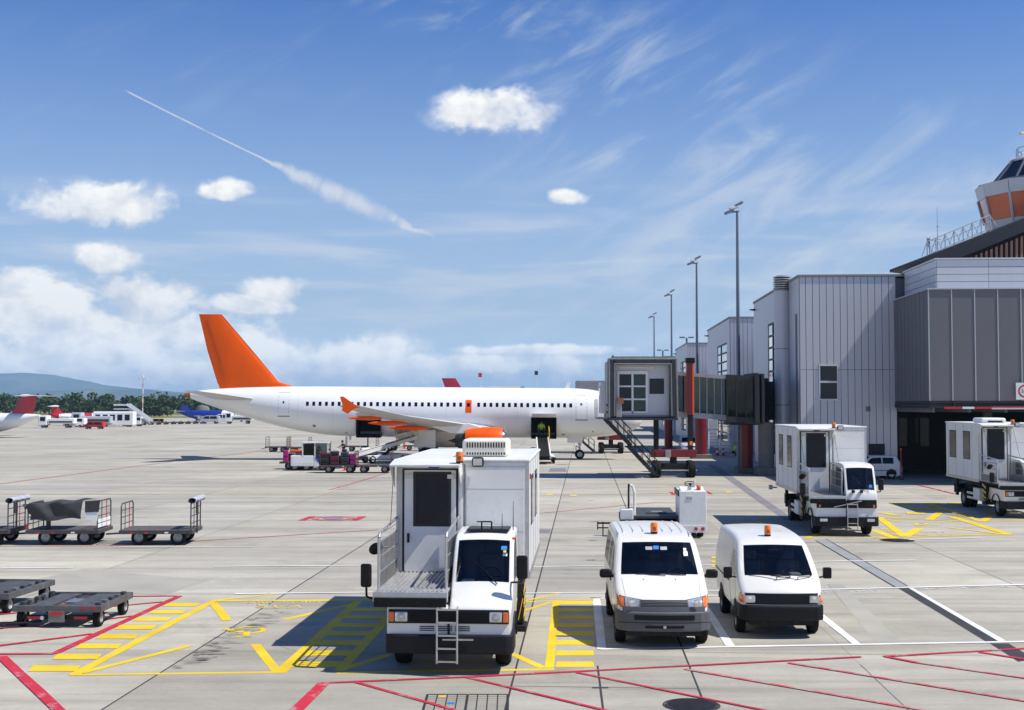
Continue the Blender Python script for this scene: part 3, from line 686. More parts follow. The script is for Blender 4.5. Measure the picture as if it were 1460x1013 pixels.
# ================================================================== TERMINAL
TO = Vector((18.05, 77.0, 0)); TH = 12.7
def terminal(label, y0, first=False, depth=20.7, name='terminal_pavilion'):
    o = TO+ax*y0
    t = thing(name, label, 'terminal', o, YAW, 'silver pavilions of the terminal in a row')
    WX = 6.0 if first else 12.0
    # core set 4 cm behind the panels
    k = MB().b(.05, WX-.02, .05, depth, 0, TH-.25)
    if first: k.b(WX-.02, 26, .05, depth, 4.75, TH-.25).b(WX+.3, 26, 17, depth, 0, 4.75)
    k.build('wall_core', 'seam_dark', t)
    MB().b(-.06, 26 if first else WX+.06, -.06, depth+.06, TH-.14, TH+.02).build('roof_edge', 'roof_grey', t, bevel=.02)
    # front panels: each one a plate, with one seam at first-floor level
    pw = .405; n = int(WX/pw)
    zl = [(.05, 6.72), (6.745, TH-.15)]
    pm = {}
    for i in range(n):
        x0 = .0+i*WX/n; x1 = x0+WX/n-.034
        for (a, b) in zl:
            segs = [(a, b)]
            if first:
                if x1 > 1.15 and x0 < 2.42: segs = [(a, 4.86)] if a < 1 else [(7.07, b)]
                elif x1 > 4.15 and x0 < 5.25 and a < 1: segs = [(.05, 1.02), (2.1, b)]
            for (a2, b2) in segs:
                key = (round(a2,2), round(b2,2))
                if key not in pm: pm[key] = MB().b(0, WX/n-.034, 0, .05, a2, b2).mesh('front_panel', 'panel_silver')
                mobj('panel', pm[key], t, (x0, 0, 0))
    # side panels along the apron side
    n2 = int(depth/.8); sm = MB().b(0, .05, 0, depth/n2-.02, .05, TH-.15).mesh('side_panel', 'panel_silver')
    ws, we = (7.6, 12.6) if first else (3.0, 10.5)
    lo = MB().b(0, .05, 0, depth/n2-.02, .05, 1.0).mesh('side_panel', 'panel_silver'); hi = MB().b(0, .05, 0, depth/n2-.02, 10.4, TH-.15).mesh('side_panel', 'panel_silver')
    for i in range(n2):
        y = i*depth/n2
        if y+depth/n2 > ws and y < we:
            mobj('panel', lo, t, (0, y, 0)); mobj('panel', hi, t, (0, y, 0))
        else: mobj('panel', sm, t, (0, y, 0))
    # glazed stair strip in the side, floor to ten metres
    ys = int(ws/(depth/n2))*depth/n2; ye = (int(we/(depth/n2))+1)*depth/n2
    npan = 11; ph = (10.4-1.0)/npan; cols = 2
    for c in range(cols):
        a = ys+.1+(ye-ys-.1)*(0 if c == 0 else .62); b = ys+(ye-ys)*(.60 if c == 0 else 1)-.12
        pane = MB().b(.045, .06, a, b, .05, ph-.10).mesh('pane', 'pane_glass'); bar = MB().b(-.01, .05, a-.05, b+.05, ph-.10, ph+.04).mesh('glazing_bar', 'dark_frame')
        for j in range(npan):
            w = mobj('window', pane, t, (0,0,1.0+j*ph)); mobj('glazing_bar', bar, w)
        MB().b(.065, .12, a, b, 1.0, 10.4).build('reveal', 'interior_dark', t)
    MB().b(-.012, .06, ys+(ye-ys)*.60-.1, ys+.1+(ye-ys-.1)*.62, 1.0, 10.4).build('mullion', 'dark_frame', t)
    if first:
        # window with two lights, louvre and low opening in the front
        f = MB()
        for q in ((1.18,1.26,4.88,7.05),(2.30,2.38,4.88,7.05),(1.26,2.30,6.95,7.05),(1.26,2.30,5.90,6.02),(1.14,2.42,4.80,4.90)): f.b(q[0],q[1],-.05,.04,q[2],q[3])
        f.build('window_frame', 'panel_white', t, bevel=.01)
        MB().b(1.26,2.30,.0,.015,4.9,5.9).build('pane', 'cabin_glass', t); MB().b(1.26,2.30,.0,.015,6.02,6.95).build('pane', 'cabin_glass', t)
        for xa, xb in ((.862,1.165),(2.395,2.545)): MB().b(xa,xb,0,.05,4.87,6.72).b(xa,xb,0,.05,6.745,7.06).build('panel', 'panel_silver', t)
        l = MB()
        for j in range(6): l.b(4.05,4.35,-.02,.03,4.12+j*.055,4.15+j*.055)
        l.build('vent_louvre', 'dark_frame', t)
        for xa, xb in ((3.862,4.19),(5.21,5.55)): MB().b(xa,xb,0,.05,1.03,2.09).build('panel', 'panel_silver', t)
        MB().b(4.2,5.2,-.01,.04,1.04,2.08).build('low_opening', 'interior_dark', t)
        # round duct up the side with a louvred cap
        d = MB().lathe([(.001,0),(.56,0),(.56,12.05),(.001,12.05)], (-.35,4.3,0), 'z', 28).build('duct', 'panel_silver', t, True)
        for j in range(7): MB().lathe([(.40,0),(.60,.0),(.60,.05),(.42,.12)], (-.35,4.3,12.07+j*.15), 'z', 28).build('louvre', 'alloy', d, True)
        MB().lathe([(.001,0),(.40,0),(.40,1.05),(.001,1.06)], (-.35,4.3,12.05), 'z', 20).build('duct_core', 'seam_dark', d, True)
        MB().b(-.02,.06,.75,1.35,3,10.3).build('slot_window', 'cabin_glass', t)
        for z in (4.5, 8.2): MB().lathe([(.565,0),(.575,.02),(.565,.04)], (-.35,4.3,z), 'z', 28).build('joint_ring', 'seam_dark', d)
    else:
        MB().b(3.5, 12, depth, depth+27, 0, 9.0).build('link_building', 'panel_silver', t)
        MB().b(3.46, 3.5, depth+.5, depth+26, 4.5, 7.5).build('link_glazing', 'pane_glass', t)
    c = MB().b(-.20,.0,depth-.9,depth-.7,TH-.75,TH-.6).b(-.42,-.20,depth-.92,depth-.68,TH-.72,TH-.62); c.build('floodlight', 'dark_frame', t)
    return t
pav1 = terminal('large silver panelled pavilion with round duct, beside the mesh clad block', 0, True)
MB().b(3.2, 12, 20.75, 37, 0, 9.0).build('link_building', 'panel_silver', pav1)
terminal('silver pavilion standing next behind the one with the round duct', 37)
terminal('silver pavilion third along the terminal from the mesh clad block', 85)
terminal('silver pavilion fourth along the terminal from the mesh clad block', 130)
# ---- mesh clad block over the open bay
mb_ = thing('mesh_clad_block', 'grey mesh clad upper storey over a dark open bay, pale banded parapet', 'building', TO+bx*5.85-ax*7.7, YAW)
MB().b(.06, 20, .06, 7.68, 4.8, 10.9).build('wall_core', 'seam_dark', mb_)
pwid = 1.27
pm = MB().b(0, pwid-.07, 0, .05, 4.76, 11.0).mesh('mesh_panel', 'mesh_clad'); rm = MB().b(0, .055, -.03, .05, 4.76, 11.02).mesh('panel_rib', 'mesh_rib')
for i in range(14):
    mobj('panel', pm, mb_, (.065+i*pwid, 0, 0)); mobj('rib', rm, mb_, (.0+i*pwid, 0, 0))
pm2 = MB().b(0, .05, 0, .78, 4.76, 11.0).mesh('mesh_panel', 'mesh_clad')
for i in range(9): mobj('panel', pm2, mb_, (0, .07+i*.845, 0))
MB().b(-.05, 20, -.06, 7.68, 11.02, 11.10).build('coping', 'mesh_rib', mb_)
MB().b(.0, 20, -.02, 7.68, 4.62, 4.75).build('soffit_edge', 'dark_frame', mb_)
MB().b(.68, 20, .62, 7.68, 11.1, 12.76).build('parapet_core', 'seam_dark', mb_)
rows = 4; rh = (12.76-11.1)/rows
fm = MB().b(0, 2.86, 0, .05, .012, rh-.012).mesh('parapet_panel', 'panel_white'); fm2 = MB().b(0, .05, 0, 3.4, .012, rh-.012).mesh('parapet_panel', 'panel_white')
for j in range(rows):
    for i in range(6): mobj('parapet_panel', fm, mb_, (.68+i*2.88, .56, 11.1+j*rh))
    for i in range(2): mobj('parapet_panel', fm2, mb_, (.62, .60+i*3.42, 11.1+j*rh))
MB().b(.56, 20, .50, 7.68, 12.77, 12.86).build('parapet_cap', 'panel_white', mb_)
# the open bay underneath
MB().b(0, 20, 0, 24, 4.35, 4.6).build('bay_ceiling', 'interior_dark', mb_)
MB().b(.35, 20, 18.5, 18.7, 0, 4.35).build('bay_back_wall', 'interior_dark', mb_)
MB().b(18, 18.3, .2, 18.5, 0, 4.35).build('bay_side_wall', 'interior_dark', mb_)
for x, y in ((6.2, 1.2), (12.4, 1.2), (6.2, 9.5), (12.4, 9.5)): MB().b(x-.25, x+.25, y-.25, y+.25, 0, 4.35).build('column', 'concrete_dark', mb_)
for i in range(5): MB().b(1.4+i*.75, 2.0+i*.75, 18.42, 18.48, 1.6+(i%2)*.3, 3.6).build('bay_window', 'cabin_glass', mb_)
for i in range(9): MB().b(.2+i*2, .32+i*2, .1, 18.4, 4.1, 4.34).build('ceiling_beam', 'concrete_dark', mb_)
# clearance bar, red and white, hung under the front edge
cb = thing('clearance_bar', 'red and white striped height limit bar hung over the dark bay', 'barrier', TO+bx*6.6-ax*7.95+Vector((0,0,4.30)), YAW)
for i, (a, b, m) in enumerate([(0,1.0,'red_paint'),(1.0,1.65,'sticker_white'),(1.65,2.6,'red_paint')]): MB().b(a, b-.005, 0, .1, 0, .12).build('stripe', m, cb)
MB().b(2.6, 6.2, 0, .1, .07, .15).build('stripe', 'red_paint', cb); MB().b(2.6, 6.1, .01, .1, -.02, .065).build('stripe', 'sticker_white', cb)
MB().b(6.3, 12, 0, .1, .0, .12).build('stripe', 'red_paint', cb)
for x in (.6, 6.25, 11): MB().b(x-.05, x+.05, .11, .16, -.02, .45).build('hanger', 'dark_frame', cb)
# height sign at the frame edge
sg = thing('height_sign', 'white square sign with red ring and figure 3 on the mesh cladding', 'sign', At(1461, 558, 68.4), YAW)
MB().b(-.47, .47, 0, .03, -.47, .47).build('plate', 'sticker_white', sg)
MB().lathe([(.27,0),(.36,0)], (0,-.006,0), 'y', 36).build('ring', 'text_red', sg)
text_mesh('3m', .30, 'figure', 'text_dark', sg, (-.02,-.008,0), (PI/2,0,0), .001)
pl = thing('red_marker_post', 'slim red post standing in the mouth of the dark bay', 'post', G(1285, 684))
MB().lathe([(.001,0),(.035,0),(.035,1.75),(.001,1.76)], (0,0,0), 'z', 10).build('shaft', 'red_paint', pl); MB().b(-.12,.12,-.12,.12,0,.05).build('foot', 'chassis', pl)
MB().lathe([(.001,1.76),(.06,1.78),(.06,1.88),(.001,1.9)], (0,0,0), 'z', 10).build('tip', 'cone_orange', pl)
# ================================================================== CONTROL TOWER
D = 112.0; cc = At(1487, 300, D)
tw = thing('control_tower', 'control tower with orange tinted windows on a sloping dark roof', 'control tower', (cc.x, cc.y, 0))
def zz(py): return At(730, py, D).z
def ring(r0, z0, r1, z1, n=12, ph=.13): 
    return [[Vector((r*math.cos(2*PI*i/n+ph), r*math.sin(2*PI*i/n+ph), z)) for i in range(n)] for r, z in ((r0,z0),(r1,z1))]
def facets(name, r0, z0, r1, z1, m, n=12, gap=.0, inset=0.0):
    A, B = ring(r0-inset, z0, r1-inset, z1, n)
    for i in range(n):
        j = (i+1)%n; g = gap; a, b, c, d = A[i].lerp(A[j], g), A[i].lerp(A[j], 1-g), B[i].lerp(B[j], 1-g), B[i].lerp(B[j], g)
        nn = (b-a).cross(d-a).normalized()*.05
        MB().add([a,b,c,d,a-nn,b-nn,c-nn,d-nn], [(0,1,2,3),(7,6,5,4),(0,4,5,1),(1,5,6,2),(2,6,7,3),(3,7,4,0)]).build(name, m, tw)
z1, z2, z3, z4 = zz(329), zz(317), zz(283), zz(265)
R1, R2 = 4.85, 5.85
def rr(z): return R1+(R2-R1)*(z-z1)/(z4-z1)
facets('sill_panel', rr(z1), z1, rr(z2), z2, 'panel_silver', gap=.012)
facets('window_pane', rr(z2), z2+.02, rr(z3), z3-.02, 'tower_glass', gap=.03, inset=.04)
facets('band_panel', rr(z3), z3, rr(z4), z4, 'panel_white', gap=.012)
A, B = ring(rr(z2)+.03, z2-.02, rr(z3)+.03, z3+.02)
for i in range(12): MB().bar(A[i], B[i], .16, .16).build('mullion', 'panel_silver', tw)
MB().lathe([(.001,z1-2.0),(2.9,z1-1.9),(R1-.5,z1-.35),(R1-.05,z1),(R1-.2,z1+.1),(R1+.5,z4-.1),(R2-.02,z4+.02),(4.6,z4+.15),(.001,z4+.2)], (0,0,0), 'z', 12).build('cab_body', 'tower_dark', tw)
z5, z6 = zz(259), zz(231)
facets('upper_pane', 4.35, z5, 2.75, z6, 'cabin_glass', gap=.04, inset=.02)
A, B = ring(4.42, z5-.1, 2.8, z6+.05)
for i in range(12):
    MB().bar(A[i], B[i], .14, .14).build('upper_mullion', 'steel_blue', tw)
    if i in (6,7,8): 
        j = (i+1)%12; a, b, c, d = A[i].lerp(A[j],.1), A[i].lerp(A[j],.9), B[i].lerp(B[j],.9), B[i].lerp(B[j],.1); v = Vector((0,-.05,.03))
        if i == 8: MB().add([a+v,b+v,c+v,d+v], [(0,1,2,3)]).build('sun_blind', 'panel_silver', tw)
MB().lathe([(4.5,z5-.2),(4.5,z5),(4.2,z5)], (0,0,0), 'z', 12).build('cill_ring', 'steel_blue', tw)
MB().lathe([(.001,z6+.35),(2.7,z6+.25),(2.95,z6+.1),(2.9,z6-.05),(.001,z6-.1)], (0,0,0), 'z', 12).build('cab_roof', 'panel_silver', tw)
rl = MB()
for i in range(12):
    a = 2*PI*i/12; p = Vector((2.2*math.cos(a), 2.2*math.sin(a), z6+.28)); q = Vector((2.2*math.cos(a+2*PI/12), 2.2*math.sin(a+2*PI/12), z6+.28)); u = Vector((0,0,1.0))
    rl.tube(p, p+u, .035, 6); rl.tube(p+u, q+u, .03, 6); rl.tube(p+u*.55, q+u*.55, .025, 6)
rl.build('roof_railing', 'steel_blue', tw)
MB().tube((0,0,z6+.3),(0,0,z6+2.4),.12).build('radar_post', 'steel_blue', tw); zr = zz(191)
MB().b(-2.0,.6,-.15,.15,zr-.14,zr+.16).build('radar_bar', 'cream_plastic', tw, bevel=.08)
MB().tube((0,0,z6+2.4),(0,0,zr-.14),.09).build('radar_stem', 'steel_blue', tw)
MB().lathe([(2.6,0),(2.6,z1-1.8)], (0,0,0), 'z', 12).build('shaft', 'concrete_dark', tw)
# sloping building below the cab
sb = thing('sloping_roof_building', 'dark building with rising roof edge, copper fins and roof railing', 'building', (0,0,0))
Ds = 104.0
def S(px, py, d=Ds): return At(px, py, d)
def slab(name, pts, d0, d1, m):
    q = [S(x, y, d0) for x, y in pts]; n = len(q); w = [Vector((p.x, d1, p.z)) for p in q]
    return MB().add(q+w, [tuple(range(n)), tuple(range(2*n-1, n-1, -1))]+[(i, n+i, n+(i+1)%n, (i+1)%n) for i in range(n)]).build(name, m, sb)
slab('roof_beam', [(1313,373),(1313,369),(1412,331),(1520,288),(1520,306),(1424,346),(1345,377)], 103.4, 112, 'tower_dark')
slab('wall_core', [(1330,378),(1345,374),(1424,347),(1520,308),(1520,420),(1330,420)], 104.2, 112, 'interior_dark')
for i in range(17):
    x = 1376+i*7.2; yt = 347-(x-1424)*.41+4; slab('fin', [(x,yt),(x+3.4,yt-1.4),(x+3.4,400),(x,400)], 103.8, 104.15, 'fin_copper')
rl = MB()
P0, P1 = S(1322,364,104.5), S(1412,326,104.5)
for h, r in ((0,.045),(.62,.035),(1.15,.05)): rl.tube(P0+Vector((0,0,h)), P1+Vector((0,0,h)), r, 6)
rl.build('handrail', 'mesh_rib', sb)
for i in range(8):
    p = P0.lerp(P1, i/7); MB().tube(p-Vector((0,0,.3)), p+Vector((0,0,1.15)), .05, 6).tube(p+Vector((0,0,1.1)), p+Vector((.55,0,.2)), .03, 6).tube(p+Vector((0,0,1.1)), p+Vector((-.45,0,-.1)), .03, 6).build('rail_post', 'mesh_rib', sb)
an = thing('roof_aerial', 'thin aerial mast standing on the sloping roof edge', 'aerial', S(1337,366,106))
MB().tube((0,0,0),(0,0,4.3),.035,6,.012).build('mast', 'steel_blue', an); MB().tube((-.5,0,1.4),(.3,0,1.5),.02,5).tube((-.15,0,2.6),(.15,0,2.6),.02,5).build('cross_arm', 'steel_blue', an)
bxx = thing('roof_cabinet', 'small ladder frame beside the aerial at the low end of the railing', 'frame', S(1324,367,105.5))
MB().tube((-.1,0,-.3),(-.1,0,1.7),.04,5).tube((.1,0,-.3),(.1,0,1.7),.04,5).b(-.1,.1,-.02,.02,.9,1.6).build('ladder', 'steel_blue', bxx)
# ================================================================== LIGHT MASTS
def mast(D, label, h=18.8, name='light_mast'):
    X = 16.6+.0594*(D-90); t = thing(name, label, 'light mast', (X, D, 0), 0, 'tall light masts along the terminal')
    MB().tube((0,0,0),(0,0,h),.19,14,.09).build('pole', 'post_steel', t, True)
    MB().b(-.25,.25,-.25,.25,0,.06).build('base_plate', 'post_steel', t)
    MB().tube((-.75,0,h-.12),(.15,0,h-.02),.06,8).build('bracket', 'post_steel', t)
    for i, (x, z, tilt) in enumerate(((-.55,h-.05,.35),(-.2,h+.28,.35),(.12,h+.5,.5))):
        l = MB().b(-.38,.30,-.30,.30,-.09,.09).build('lamp_head', 'post_steel' if i != 1 else 'mast_white', t, bevel=.03); l.location = (x,0,z); l.rotation_euler = (0,-tilt,0)
        MB().b(-.32,.24,-.24,.24,-.115,-.092).build('lamp_lens', 'lamp_glass', l)
    return t
for D, l in ((90,'tallest grey light mast beside the pavilion with the round duct'),(123,'grey light mast second along the terminal front'),(159,'grey light mast third along the terminal front'),(199,'grey light mast fourth along the terminal front')): mast(D, l)
for (px, py, D, lb_) in ((979,482,175,'small twin lamp post on the third pavilion roof'),(945,500,215,'small twin lamp post on the fourth pavilion roof')):
    p = At(px, py, D); t = thing('roof_light', lb_, 'light', (p.x, p.y, 12.6), 0, 'twin lamps on the far terminal roofs')
    h = p.z-12.6; MB().tube((0,0,0),(0,0,h),.14,8).build('pole', 'post_steel', t)
    for s in (-1,1): MB().b(s*.25 if s>0 else -1.0, 1.0 if s>0 else -.25, -.2, .2, h-.05, h+.15).build('lamp_head', 'post_steel', t)
# ================================================================== JET BRIDGE
def bogie(t, xa, xb, y, z0=.0):
    MB().b(xa-.35, xb+.35, y-.28, y+.28, 1.25, 1.72).b(xa-.1, (xa+xb)/2-.2, y-.34, y-.29, 1.3, 1.62).build('cross_beam', 'bridge_red', t, bevel=.03)
    MB().b((xa+xb)/2-.55, (xa+xb)/2-.2, y-.42, y-.35, 1.25, 1.7).build('drive_box', 'bridge_grey', t, bevel=.02)
    MB().b((xa+xb)/2-.2, (xa+xb)/2+.2, y-.2, y+.2, .6, 1.25).build('swivel', 'chassis', t, bevel=.03)
    MB().b(xa-.1, xb+.1, y-.22, y+.22, .32, .85).build('axle_beam', 'chassis', t, bevel=.04)
    MB().b(xa-.3, xb+.3, y-.75, y-.7, .42, .5).build('guard_bar', 'alloy', t)
    for x in (xa, xb):
        for dy in (-.45, .45): wheel(t, x, y+dy, .52, .42, 1 if x == xb else -1)
def stair(t, p0, p1, w, n, m='dark_frame'):
    p0 = Vector(p0); p1 = Vector(p1); side = Vector((0, w/2, 0))
    for s in (-1, 1):
        MB().bar(p0+side*s, p1+side*s, .05, .22).build('stringer', m, t)
        r = MB()
        for h in (.55, 1.0): r.tube(p0+side*s+Vector((0,0,h)), p1+side*s+Vector((0,0,h)), .024, 6)
        for i in range(5):
            q = p0.lerp(p1, i/4)+side*s; r.tube(q, q+Vector((0,0,1.0)), .022, 6)
        r.build('handrail', m, t)
    for i in range(n):
        q = p0.lerp(p1, (i+.5)/n); MB().b(q.x-.13, q.x+.13, q.y-w/2+.03, q.y+w/2-.03, q.z-.02, q.z+.02).build('step', 'galv', t)
jb = thing('jet_bridge', 'parked jet bridge with grey docking cabin, glazed tunnel and red lift column', 'jet bridge', (8.0, 75.5, 0))
z0, z1 = 3.75, 7.40
ca = MB().b(-1.95, 2.0, .45, 4.6, z0, z1-.1).build('cabin', 'bridge_grey', jb, bevel=.06)
MB().b(-1.6, 1.7, .42, .46, z0+.15, z1-.35).build('cabin_front_wall', 'panel_silver', ca)
fr = MB().b(-2.1, -1.72, -.25, .5, z0-.02, z1).b(1.75, 2.12, -.25, .5, z0-.02, z1).b(-1.72, 1.75, -.25, .5, z1-.36, z1)
fr.build('docking_hood', 'bellows', jb, bevel=.12, seg=3)
hoodf = MB().path([(-1.72,-.27,z0+.1),(-1.72,-.27,z1-.36),(1.75,-.27,z1-.36),(1.78,-.27,z0+.1)], .05, 8).path([(-2.06,-.26,z0),(-2.06,-.26,z1-.06),(2.06,-.26,z1-.06),(2.14,-.26,z0-.05)], .07, 8)
hoodf.build('hood_edge', 'galv', jb, True)
MB().b(-2.15, 2.15, -.35, 4.7, z0-.16, z0-.03).build('cabin_floor', 'dark_frame', jb)
MB().b(-1.4, .5, .40, .45, z1-.62, z1-.52).b(.55,.75,.38,.45,z1-.66,z1-.5).build('light_bar', 'cream_plastic', jb)
dr = MB()
for q in ((-1.5,-1.38,z0+.25,6.62),(-.62,-.50,z0+.25,6.62),(.26,.40,z0+.25,6.62),(-1.38,-.62,6.42,6.62),(-.5,.26,6.42,6.62),(-1.38,-.62,5.62,5.72),(-.5,.26,5.62,5.72),(-1.38,-.62,4.82,4.92),(-.5,.26,4.82,4.92),(-1.38,.26,z0+.25,z0+.38)): dr.b(q[0],q[1],.33,.42,q[2],q[3])
dro = dr.build('double_door', 'mast_white', jb, bevel=.01)
for a, b in ((-1.38,-.62),(-.5,.26)):
    for c, d in ((4.13,4.82),(4.92,5.62),(5.72,6.42)): MB().b(a,b,.37,.385,c,d).build('pane', 'cabin_glass' if a < -1 else 'green_glass', dro)
MB().b(-1.36,.24,.40,.415,4.1,6.42).build('door_backing', 'interior_dark', dro)
MB().b(.55,1.35,.39,.43,5.25,6.1).build('side_window', 'cabin_glass', jb, bevel=.02); MB().b(.5,1.4,.40,.42,5.2,6.15).build('window_seal', 'dark_frame', jb)
MB().b(-1.62,-1.25,-.05,.3,z0,4.75).build('control_console', 'bridge_grey', jb, bevel=.03); MB().b(-1.5,-1.15,-.12,-.05,4.6,4.95).build('control_panel', 'tower_brown', jb)
MB().b(-2.55,-2.2,.2,1.8,z0+.25,5.95).build('side_shield', 'panel_silver', jb, bevel=.03); MB().b(-2.57,-2.56,.5,1.4,5.1,5.7).build('shield_window', 'cabin_glass', jb)
MB().b(-2.75,-2.15,.1,2.4,z0-.1,z0).build('landing', 'galv', jb)
lr = MB()
for y in (.1,1.2,2.35): lr.tube((-2.75,y,z0),(-2.75,y,z0+1.1),.025,6)
lr.tube((-2.75,.1,z0+1.1),(-2.75,2.35,z0+1.1),.025,6).tube((-2.75,.1,z0+.55),(-2.75,2.35,z0+.55),.025,6); lr.build('landing_rail', 'mast_white', jb)
MB().b(.55,1.2,1.2,1.9,z1-.1,z1+.12).build('roof_unit', 'black_plastic', jb); MB().tube((-1.7,.6,z1),(-1.75,.6,z1+.2),.05).build('roof_lamp', 'black_plastic', jb)
# telescoping tunnel: outer glazed part and wider inner part at the rotunda
def tunnel(t, x0, x1, y0, y1, za, zb, slope, n, gm_, fm_, rm_='bridge_grey'):
    def zt(x): return (x-x0)/(x1-x0)*slope
    for q in range(n):
        a = x0+(x1-x0)*q/n; b = x0+(x1-x0)*(q+1)/n; s = zt(a)
        MB().b(a+.04, b-.04, y0+.03, y0+.05, za+.35+s, zb-.22+s).build('glass_panel', gm_, t)
        MB().b(a-.03, a+.03, y0-.02, y0+.06, za+.35+s, zb-.22+s).build('mullion', fm_, t)
    MB().prism([(x0,za),(x1,za+slope),(x1,za+.35+slope),(x0,za+.35)], 'y', y0, y1).build('floor_beam', fm_, t)
    MB().prism([(x0,zb-.22),(x1,zb-.22+slope),(x1,zb+slope),(x0,zb)], 'y', y0-.03, y1).build('roof', rm_, t)
    MB().prism([(x0,za+.35),(x1,za+.35+slope),(x1,zb-.22+slope),(x0,zb-.22)], 'y', y1-.06, y1).build('far_wall', 'bridge_teal', t)
tunnel(jb, 2.05, 5.75, 2.4, 5.2, 3.80, 6.65, -.28, 8, 'green_glass', 'steel_blue')
tunnel(jb, 5.6, 7.4, 2.2, 5.4, 3.45, 6.45, -.1, 3, 'dark_glass', 'tower_dark', 'tower_dark')  # inner part and rotunda coloured dark for the terminal's shade
MB().b(7.3,7.6,1.9,5.6,3.3,6.55).b(7.75,7.95,2.0,5.5,3.3,6.5).build('rotunda_frame', 'tower_dark', jb, bevel=.05)
MB().lathe([(.001,3.2),(1.5,3.2),(1.5,6.3),(.001,6.35)], (7.7,7.0,0), 'z', 20).build('rotunda', 'tower_dark', jb); MB().b(8.0,10.7,7.4,9.6,3.5,6.1).build('link_corridor', 'tower_dark', jb)
for x, up in ((1.05, False), (3.20, True)):
    MB().b(x-.15, x+.15, 1.6, 1.9, 1.7, 4.1).build('inner_column', 'chassis', jb)
    MB().b(x-.22, x+.22, 1.5, 2.0, 3.9, 7.15).build('lift_column', 'bridge_red' if not up else 'bridge_red_sunlit', jb, bevel=.02)
    if up: MB().b(x-.23, x+.11, 1.46, 1.499, 3.9, 7.15).build('column_shade_plate', 'column_red_shaded', jb)  # thin dark plate paints the shaded front; the body colour paints the sunlit side
    MB().b(x-.28, x+.28, 1.45, 2.05, 7.15, 7.48).build('column_cap', 'black_plastic', jb, bevel=.02)
bogie(jb, 1.05, 3.20, 1.75)
for x in (3.20,): MB().b(x-.09,x+.09,1.45,1.5,2.0,2.25).build('warning_lamp', 'amber', jb)
stair(jb, (-2.2,1.2,3.65), (-.6,1.2,2.0), .9, 7); stair(jb, (-.75,1.2,1.95), (.95,1.2,.15), .9, 8)
MB().b(-.95,.0,.7,1.7,1.88,1.96).build('stair_landing', 'dark_frame', jb); MB().b(.5,1.2,.7,1.7,.12,.2).build('stair_foot', 'chassis', jb)
wheel(jb, .75, .7, .16, .08, -1); wheel(jb, .75, 1.75, .16, .08, 1)
# pillars and gear under the bridges; pillar colours darkened for the shade there
for px, py, D, r, h, l in ((1064,652,81.5,.42,3.5,'thick dark red pillar under the jet bridge rotunda'),(999,640,104,.48,3.6,'dark red pillar behind the parked silver car'),(953,636,120,.4,3.6,'slim dark red pillar beneath the far jet bridge')):
    p = At(px, 600, D); t = thing('red_pillar', l, 'pillar', (p.x, p.y, 0))
    MB().lathe([(.001,0),(r,0),(r,h),(.001,h)], (0,0,0), 'z', 24).build('shaft', 'bridge_red', t, True); MB().b(-r*1.7,r*1.7,-r*1.7,r*1.7,0,.35).build('plinth', 'concrete_dark', t, bevel=.03)
p = At(1092, 600, 79.5); t = thing('bridge_pier', 'pale round concrete pier under the end of the jet bridge', 'pillar', (p.x, p.y, 0)); MB().lathe([(.001,0),(.5,0),(.5,3.4),(.001,3.4)], (0,0,0), 'z', 24).build('shaft', 'concrete_dark', t, True); MB().b(-.7,.7,-.7,.7,0,.5).build('plinth', 'concrete_dark', t, bevel=.03)
# second bridge at the airliner's far door
j2 = thing('jet_bridge', 'far jet bridge on red bogie docked behind the white airliner nose', 'jet bridge', (9.6, 114.5, 0))
bogie(j2, -1.3, .5, 0); stair(j2, (-1.6,-.6,3.6), (-.2,-.6,2.0), .9, 6); stair(j2, (-4.0,-.8,1.9), (-2.0,-.8,.2), .9, 8)
for x in (-1.3,.5): MB().b(x-.15,x+.15,-.15,.15,1.7,4.0).build('inner_column', 'chassis', j2)
MB().b(-3.5,1.5,.3,4.0,3.8,6.8).build('cabin', 'bridge_grey', j2, bevel=.06); tunnel(j2, 1.5, 11, .8, 3.6, 3.8, 6.5, -.2, 10, 'green_glass', 'steel_blue')
MB().b(-3.6,1.6,.1,4.2,3.6,3.79).build('cabin_floor', 'dark_frame', j2); MB().b(-2.2,-1.4,-1.2,-.2,1.84,1.92).build('stair_landing', 'dark_frame', j2)
# steps, trolleys and cones below
def ladder_stand(px, py, D, h, m, label):
    p = G(px, py); t = thing('service_steps', label, 'steps', (p.x, p.y, 0))
    for x in (-.45,.45):
        MB().tube((x,0,.1),(x*.8,.6,h),.035,6).build('upright', m, t); MB().tube((x,1.0,.1),(x*.8,.65,h),.03,6).build('brace', m, t)
    for i in range(7): MB().b(-.42,.42,.02+i*.08,.22+i*.08,.3+i*(h-.4)/7,.33+i*(h-.4)/7).build('tread', 'galv', t)
    MB().b(-.45,.45,.5,1.1,h,h+.05).build('platform', 'galv', t)
    MB().tube((-.4,.6,h),(-.4,.6,h+.9),.03,6).tube((.4,.6,h),(.4,.6,h+.9),.03,6).tube((-.4,.6,h+.9),(.4,.6,h+.9),.03,6).build('guard_rail', m, t)
ladder_stand(1018, 650, 0, 2.3, 'mast_white', 'white service steps standing left of the wide grey steps'); ladder_stand(1036, 651, 0, 2.6, 'alloy', 'grey metal service steps beside the thick red pillar')
ladder_stand(1117, 668, 0, 1.7, 'hazard_yellow', 'yellow step ladder tucked beside the raised white lift truck')
